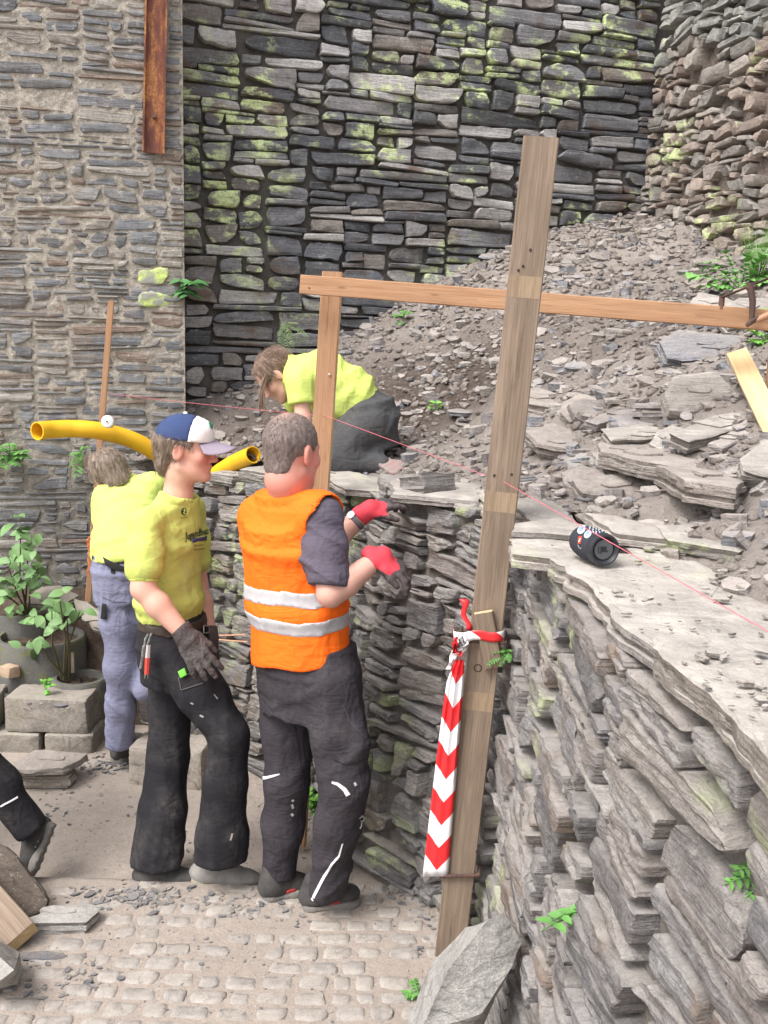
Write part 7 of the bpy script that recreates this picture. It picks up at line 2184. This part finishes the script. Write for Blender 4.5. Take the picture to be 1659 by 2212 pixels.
def frond_plant(name, label, base, fronds, mat, rg, leaflets=9, w=.3, grp=None, kind='fern', stemr=.0022):
    """fronds: list of tip points; leaflets in pairs along each"""
    base = Vector(base); root = empty(name, base, label, 'plant', grp)
    for tp in fronds:
        mb = MB(); tp = Vector(tp); L = (tp - base).length
        mid = base.lerp(tp, .5) + Vector((0, 0, .16 * L)); pts = [base.lerp(mid, t).lerp(mid.lerp(tp, t), t) for t in np.linspace(0, 1, leaflets + 2)]
        mb.tube(pts, [stemr * (1.2 - t) + .0006 for t in np.linspace(0, 1, len(pts))], 5)
        sd = (tp - base).cross(Vector((0, 0, 1))).normalized()
        for i in range(2, len(pts) - 1):
            t = i / len(pts); ll = L * w * (math.sin(math.pi * (t * .8 + .12)) if kind == 'fern' else 1.0) * rg.uniform(.8, 1.1)
            for sgn in (-1, 1):
                d = (sd * sgn + (tp - base).normalized() * .45 + Vector((0, 0, rg.uniform(-.3, .2)))).normalized()
                V, F = leaf_geo(ll, ll * (.42 if kind == 'fern' else .6), .2, .3, 3)
                n = Vector((rg.gauss(0, .2), rg.gauss(-.4, .2), 1)); n = (n - d * n.dot(d)).normalized(); M = np.array([d.cross(n), d, n])
                mb.add(V @ M + np.array(pts[i]), F, rg.random())
        mb.build('frond', mat, root, base=False, ang=60)
    return root
def on_wallpx(u, v, Y): return at(u, v, Y)
rg = random.Random(55)
frond_plant('fern', 'small bright fern growing from the wall beside the tape', on_post(1098, 1404, .0), [on_post(1052, 1438, .06), on_post(1078, 1440, .05), on_post(1100, 1432, .05), on_post(1066, 1412, .05), on_post(1104, 1408, .04)], M_FERN, rg, 10, .22)
frond_plant('fern', 'leafy green plant growing out of the house wall above the tall rose', on_house(22, 985, .02), [on_house(u, v, .14) for u, v in ((-10, 968), (20, 958), (55, 975), (62, 990), (40, 1008), (5, 1012), (-20, 995))], M_FERN, rg, 8, .34)
frond_plant('fern', 'small weed drooping down the house wall beside the lath', on_house(176, 975, .02), [on_house(u, v, .10) for u, v in ((150, 1010), (162, 1035), (185, 965), (150, 985), (168, 1000))], M_FERN, rg, 7, .25)
frond_plant('nettle', 'young nettle growing in the joint between house wall and slate wall', at(398, 622, 6.35), [at(u, v, 6.22) for u, v in ((388, 604), (430, 608), (418, 618), (412, 645), (395, 634))], leaf_mat('dark nettle leaf', (.05, .14, .045), (.07, .18, .05)), rg, 4, .5, kind='leaf')
frond_plant('hanging_weed', 'tuft of weeds hanging from the slate wall above the kneeling woman', at(618, 700, 6.72), [at(u, v, 6.6) for u, v in ((598, 755), (608, 762), (622, 765), (634, 752), (650, 722), (668, 728), (600, 728), (645, 700))], leaf_mat('grey-green weed', (.12, .17, .08), (.16, .20, .10)), rg, 12, .16)
frond_plant('weed', 'small green weed in the slate wall above the rubble', at(868, 690, 6.95), [at(u, v, 6.85) for u, v in ((858, 680), (880, 672), (872, 700))], M_FERN, rg, 5, .4, kind='leaf')
frond_plant('weed', 'tiny green seedling in the dark earth behind the post', thit(940, 890), [thit(940, 890) + Vector(q) for q in ((-.04, 0, .03), (.04, 0, .04), (0, -.03, .06))], M_LEAFB, rg, 3, .5, kind='leaf')
frond_plant('weed', 'lush green weeds on the slope above the clamp', thit(1600, 632), [thit(1600, 632) + Vector(q) for q in ((-.28, 0, .08), (-.2, -.05, .14), (-.1, 0, .2), (.02, 0, .2), (.12, 0, .22), (.2, 0, .14), (-.22, -.08, .02), (.1, -.1, .05), (0, -.1, .04))], leaf_mat('light green weed', (.16, .34, .09), (.20, .40, .12)), rg, 8, .32, kind='leaf')
def grass(label, base, n, h, spread, rg, mat, name='grass_tuft'):
    root = empty(name, base, label, 'grass')
    mb = MB()
    for i in range(n):
        a = rg.random() * 6.28; b = Vector(base) + Vector((math.cos(a), math.sin(a), 0)) * rg.random() * spread * .25
        tip = Vector((math.cos(a) * spread * rg.random(), math.sin(a) * spread * rg.random(), h * rg.uniform(.5, 1.1)))
        pts = [b, b + tip * .5 + Vector((0, 0, h * .12)), b + tip]
        mb.tube(pts, [.003, .0026, .0006], 4, False, flat=.3)
    o = mb.build('blades', mat, root); tag(o, kind='stuff'); return root
grass('tuft of long green grass on the slope behind the clamp', thit(1632, 612), 60, .30, .16, rg, M_LEAFB)
frond_plant('weed', 'round-leaved green plant at the edge of the slope below the clamp', thit(1655, 745), [thit(1655, 745) + Vector(q) for q in ((-.10, -.03, .06), (-.06, -.05, .12), (0, -.05, .14), (.06, 0, .1), (-.08, -.05, 0), (-.03, -.08, -.03))], M_LEAFB, rg, 5, .5, kind='leaf')
frond_plant('sycamore_seedling', 'green maple seedling growing out of the wall above the pale rock', at(1300, 1990, 2.26), [at(1168, 2012, 2.06), at(1215, 1985, 2.12), at(1245, 1962, 2.12), at(1262, 1978, 2.10), at(1190, 1990, 2.08)], M_FERN, rg, 4, .15, kind='leaf', stemr=.003)
for (u, v, Y, lb) in ((1640, 1905, 1.62, 'small green fern in a joint of the near wall'), (1640, 2010, 1.62, 'fern with bright fronds low in the near wall'), (1450, 1838, 1.95, 'tiny fern sprig between the tilted stones of the wall')):
    c = at(u, v, Y); frond_plant('fern', lb, c + Vector((.05, .02, 0)), [c + Vector(q) for q in ((-.05, -.02, .03), (-.04, -.03, -.02), (-.01, -.04, .05), (-.06, -.01, 0), (0, -.04, -.05))], M_FERN, rg, 8, .26)
frond_plant('weed', 'bright green weed growing at the foot of the wall between the two standing men', ghit(682, 1745), [ghit(682, 1745) + Vector(q) for q in ((-.05, -.03, .06), (0, -.05, .1), (.03, -.03, .12), (.05, -.02, .05), (-.03, 0, .12), (.02, -.06, .03))], M_LEAFB, rg, 6, .36, kind='leaf')
frond_plant('weed', 'low weed sprouting between the setts by the pale rock', ghit(905, 2150), [ghit(905, 2150) + Vector(q) for q in ((-.05, -.02, .02), (.03, -.03, .03), (0, -.05, .04), (-.02, .03, .04))], M_FERN, rg, 5, .4, kind='leaf')
frond_plant('weed', 'small leafy sprig growing between the kerb stone and the plant ring', at(98, 1490, 5.22), [at(105, 1465, 5.20), at(112, 1480, 5.18), at(92, 1468, 5.2), at(104, 1500, 5.18)], M_LEAFB, rg, 4, .4, kind='leaf')
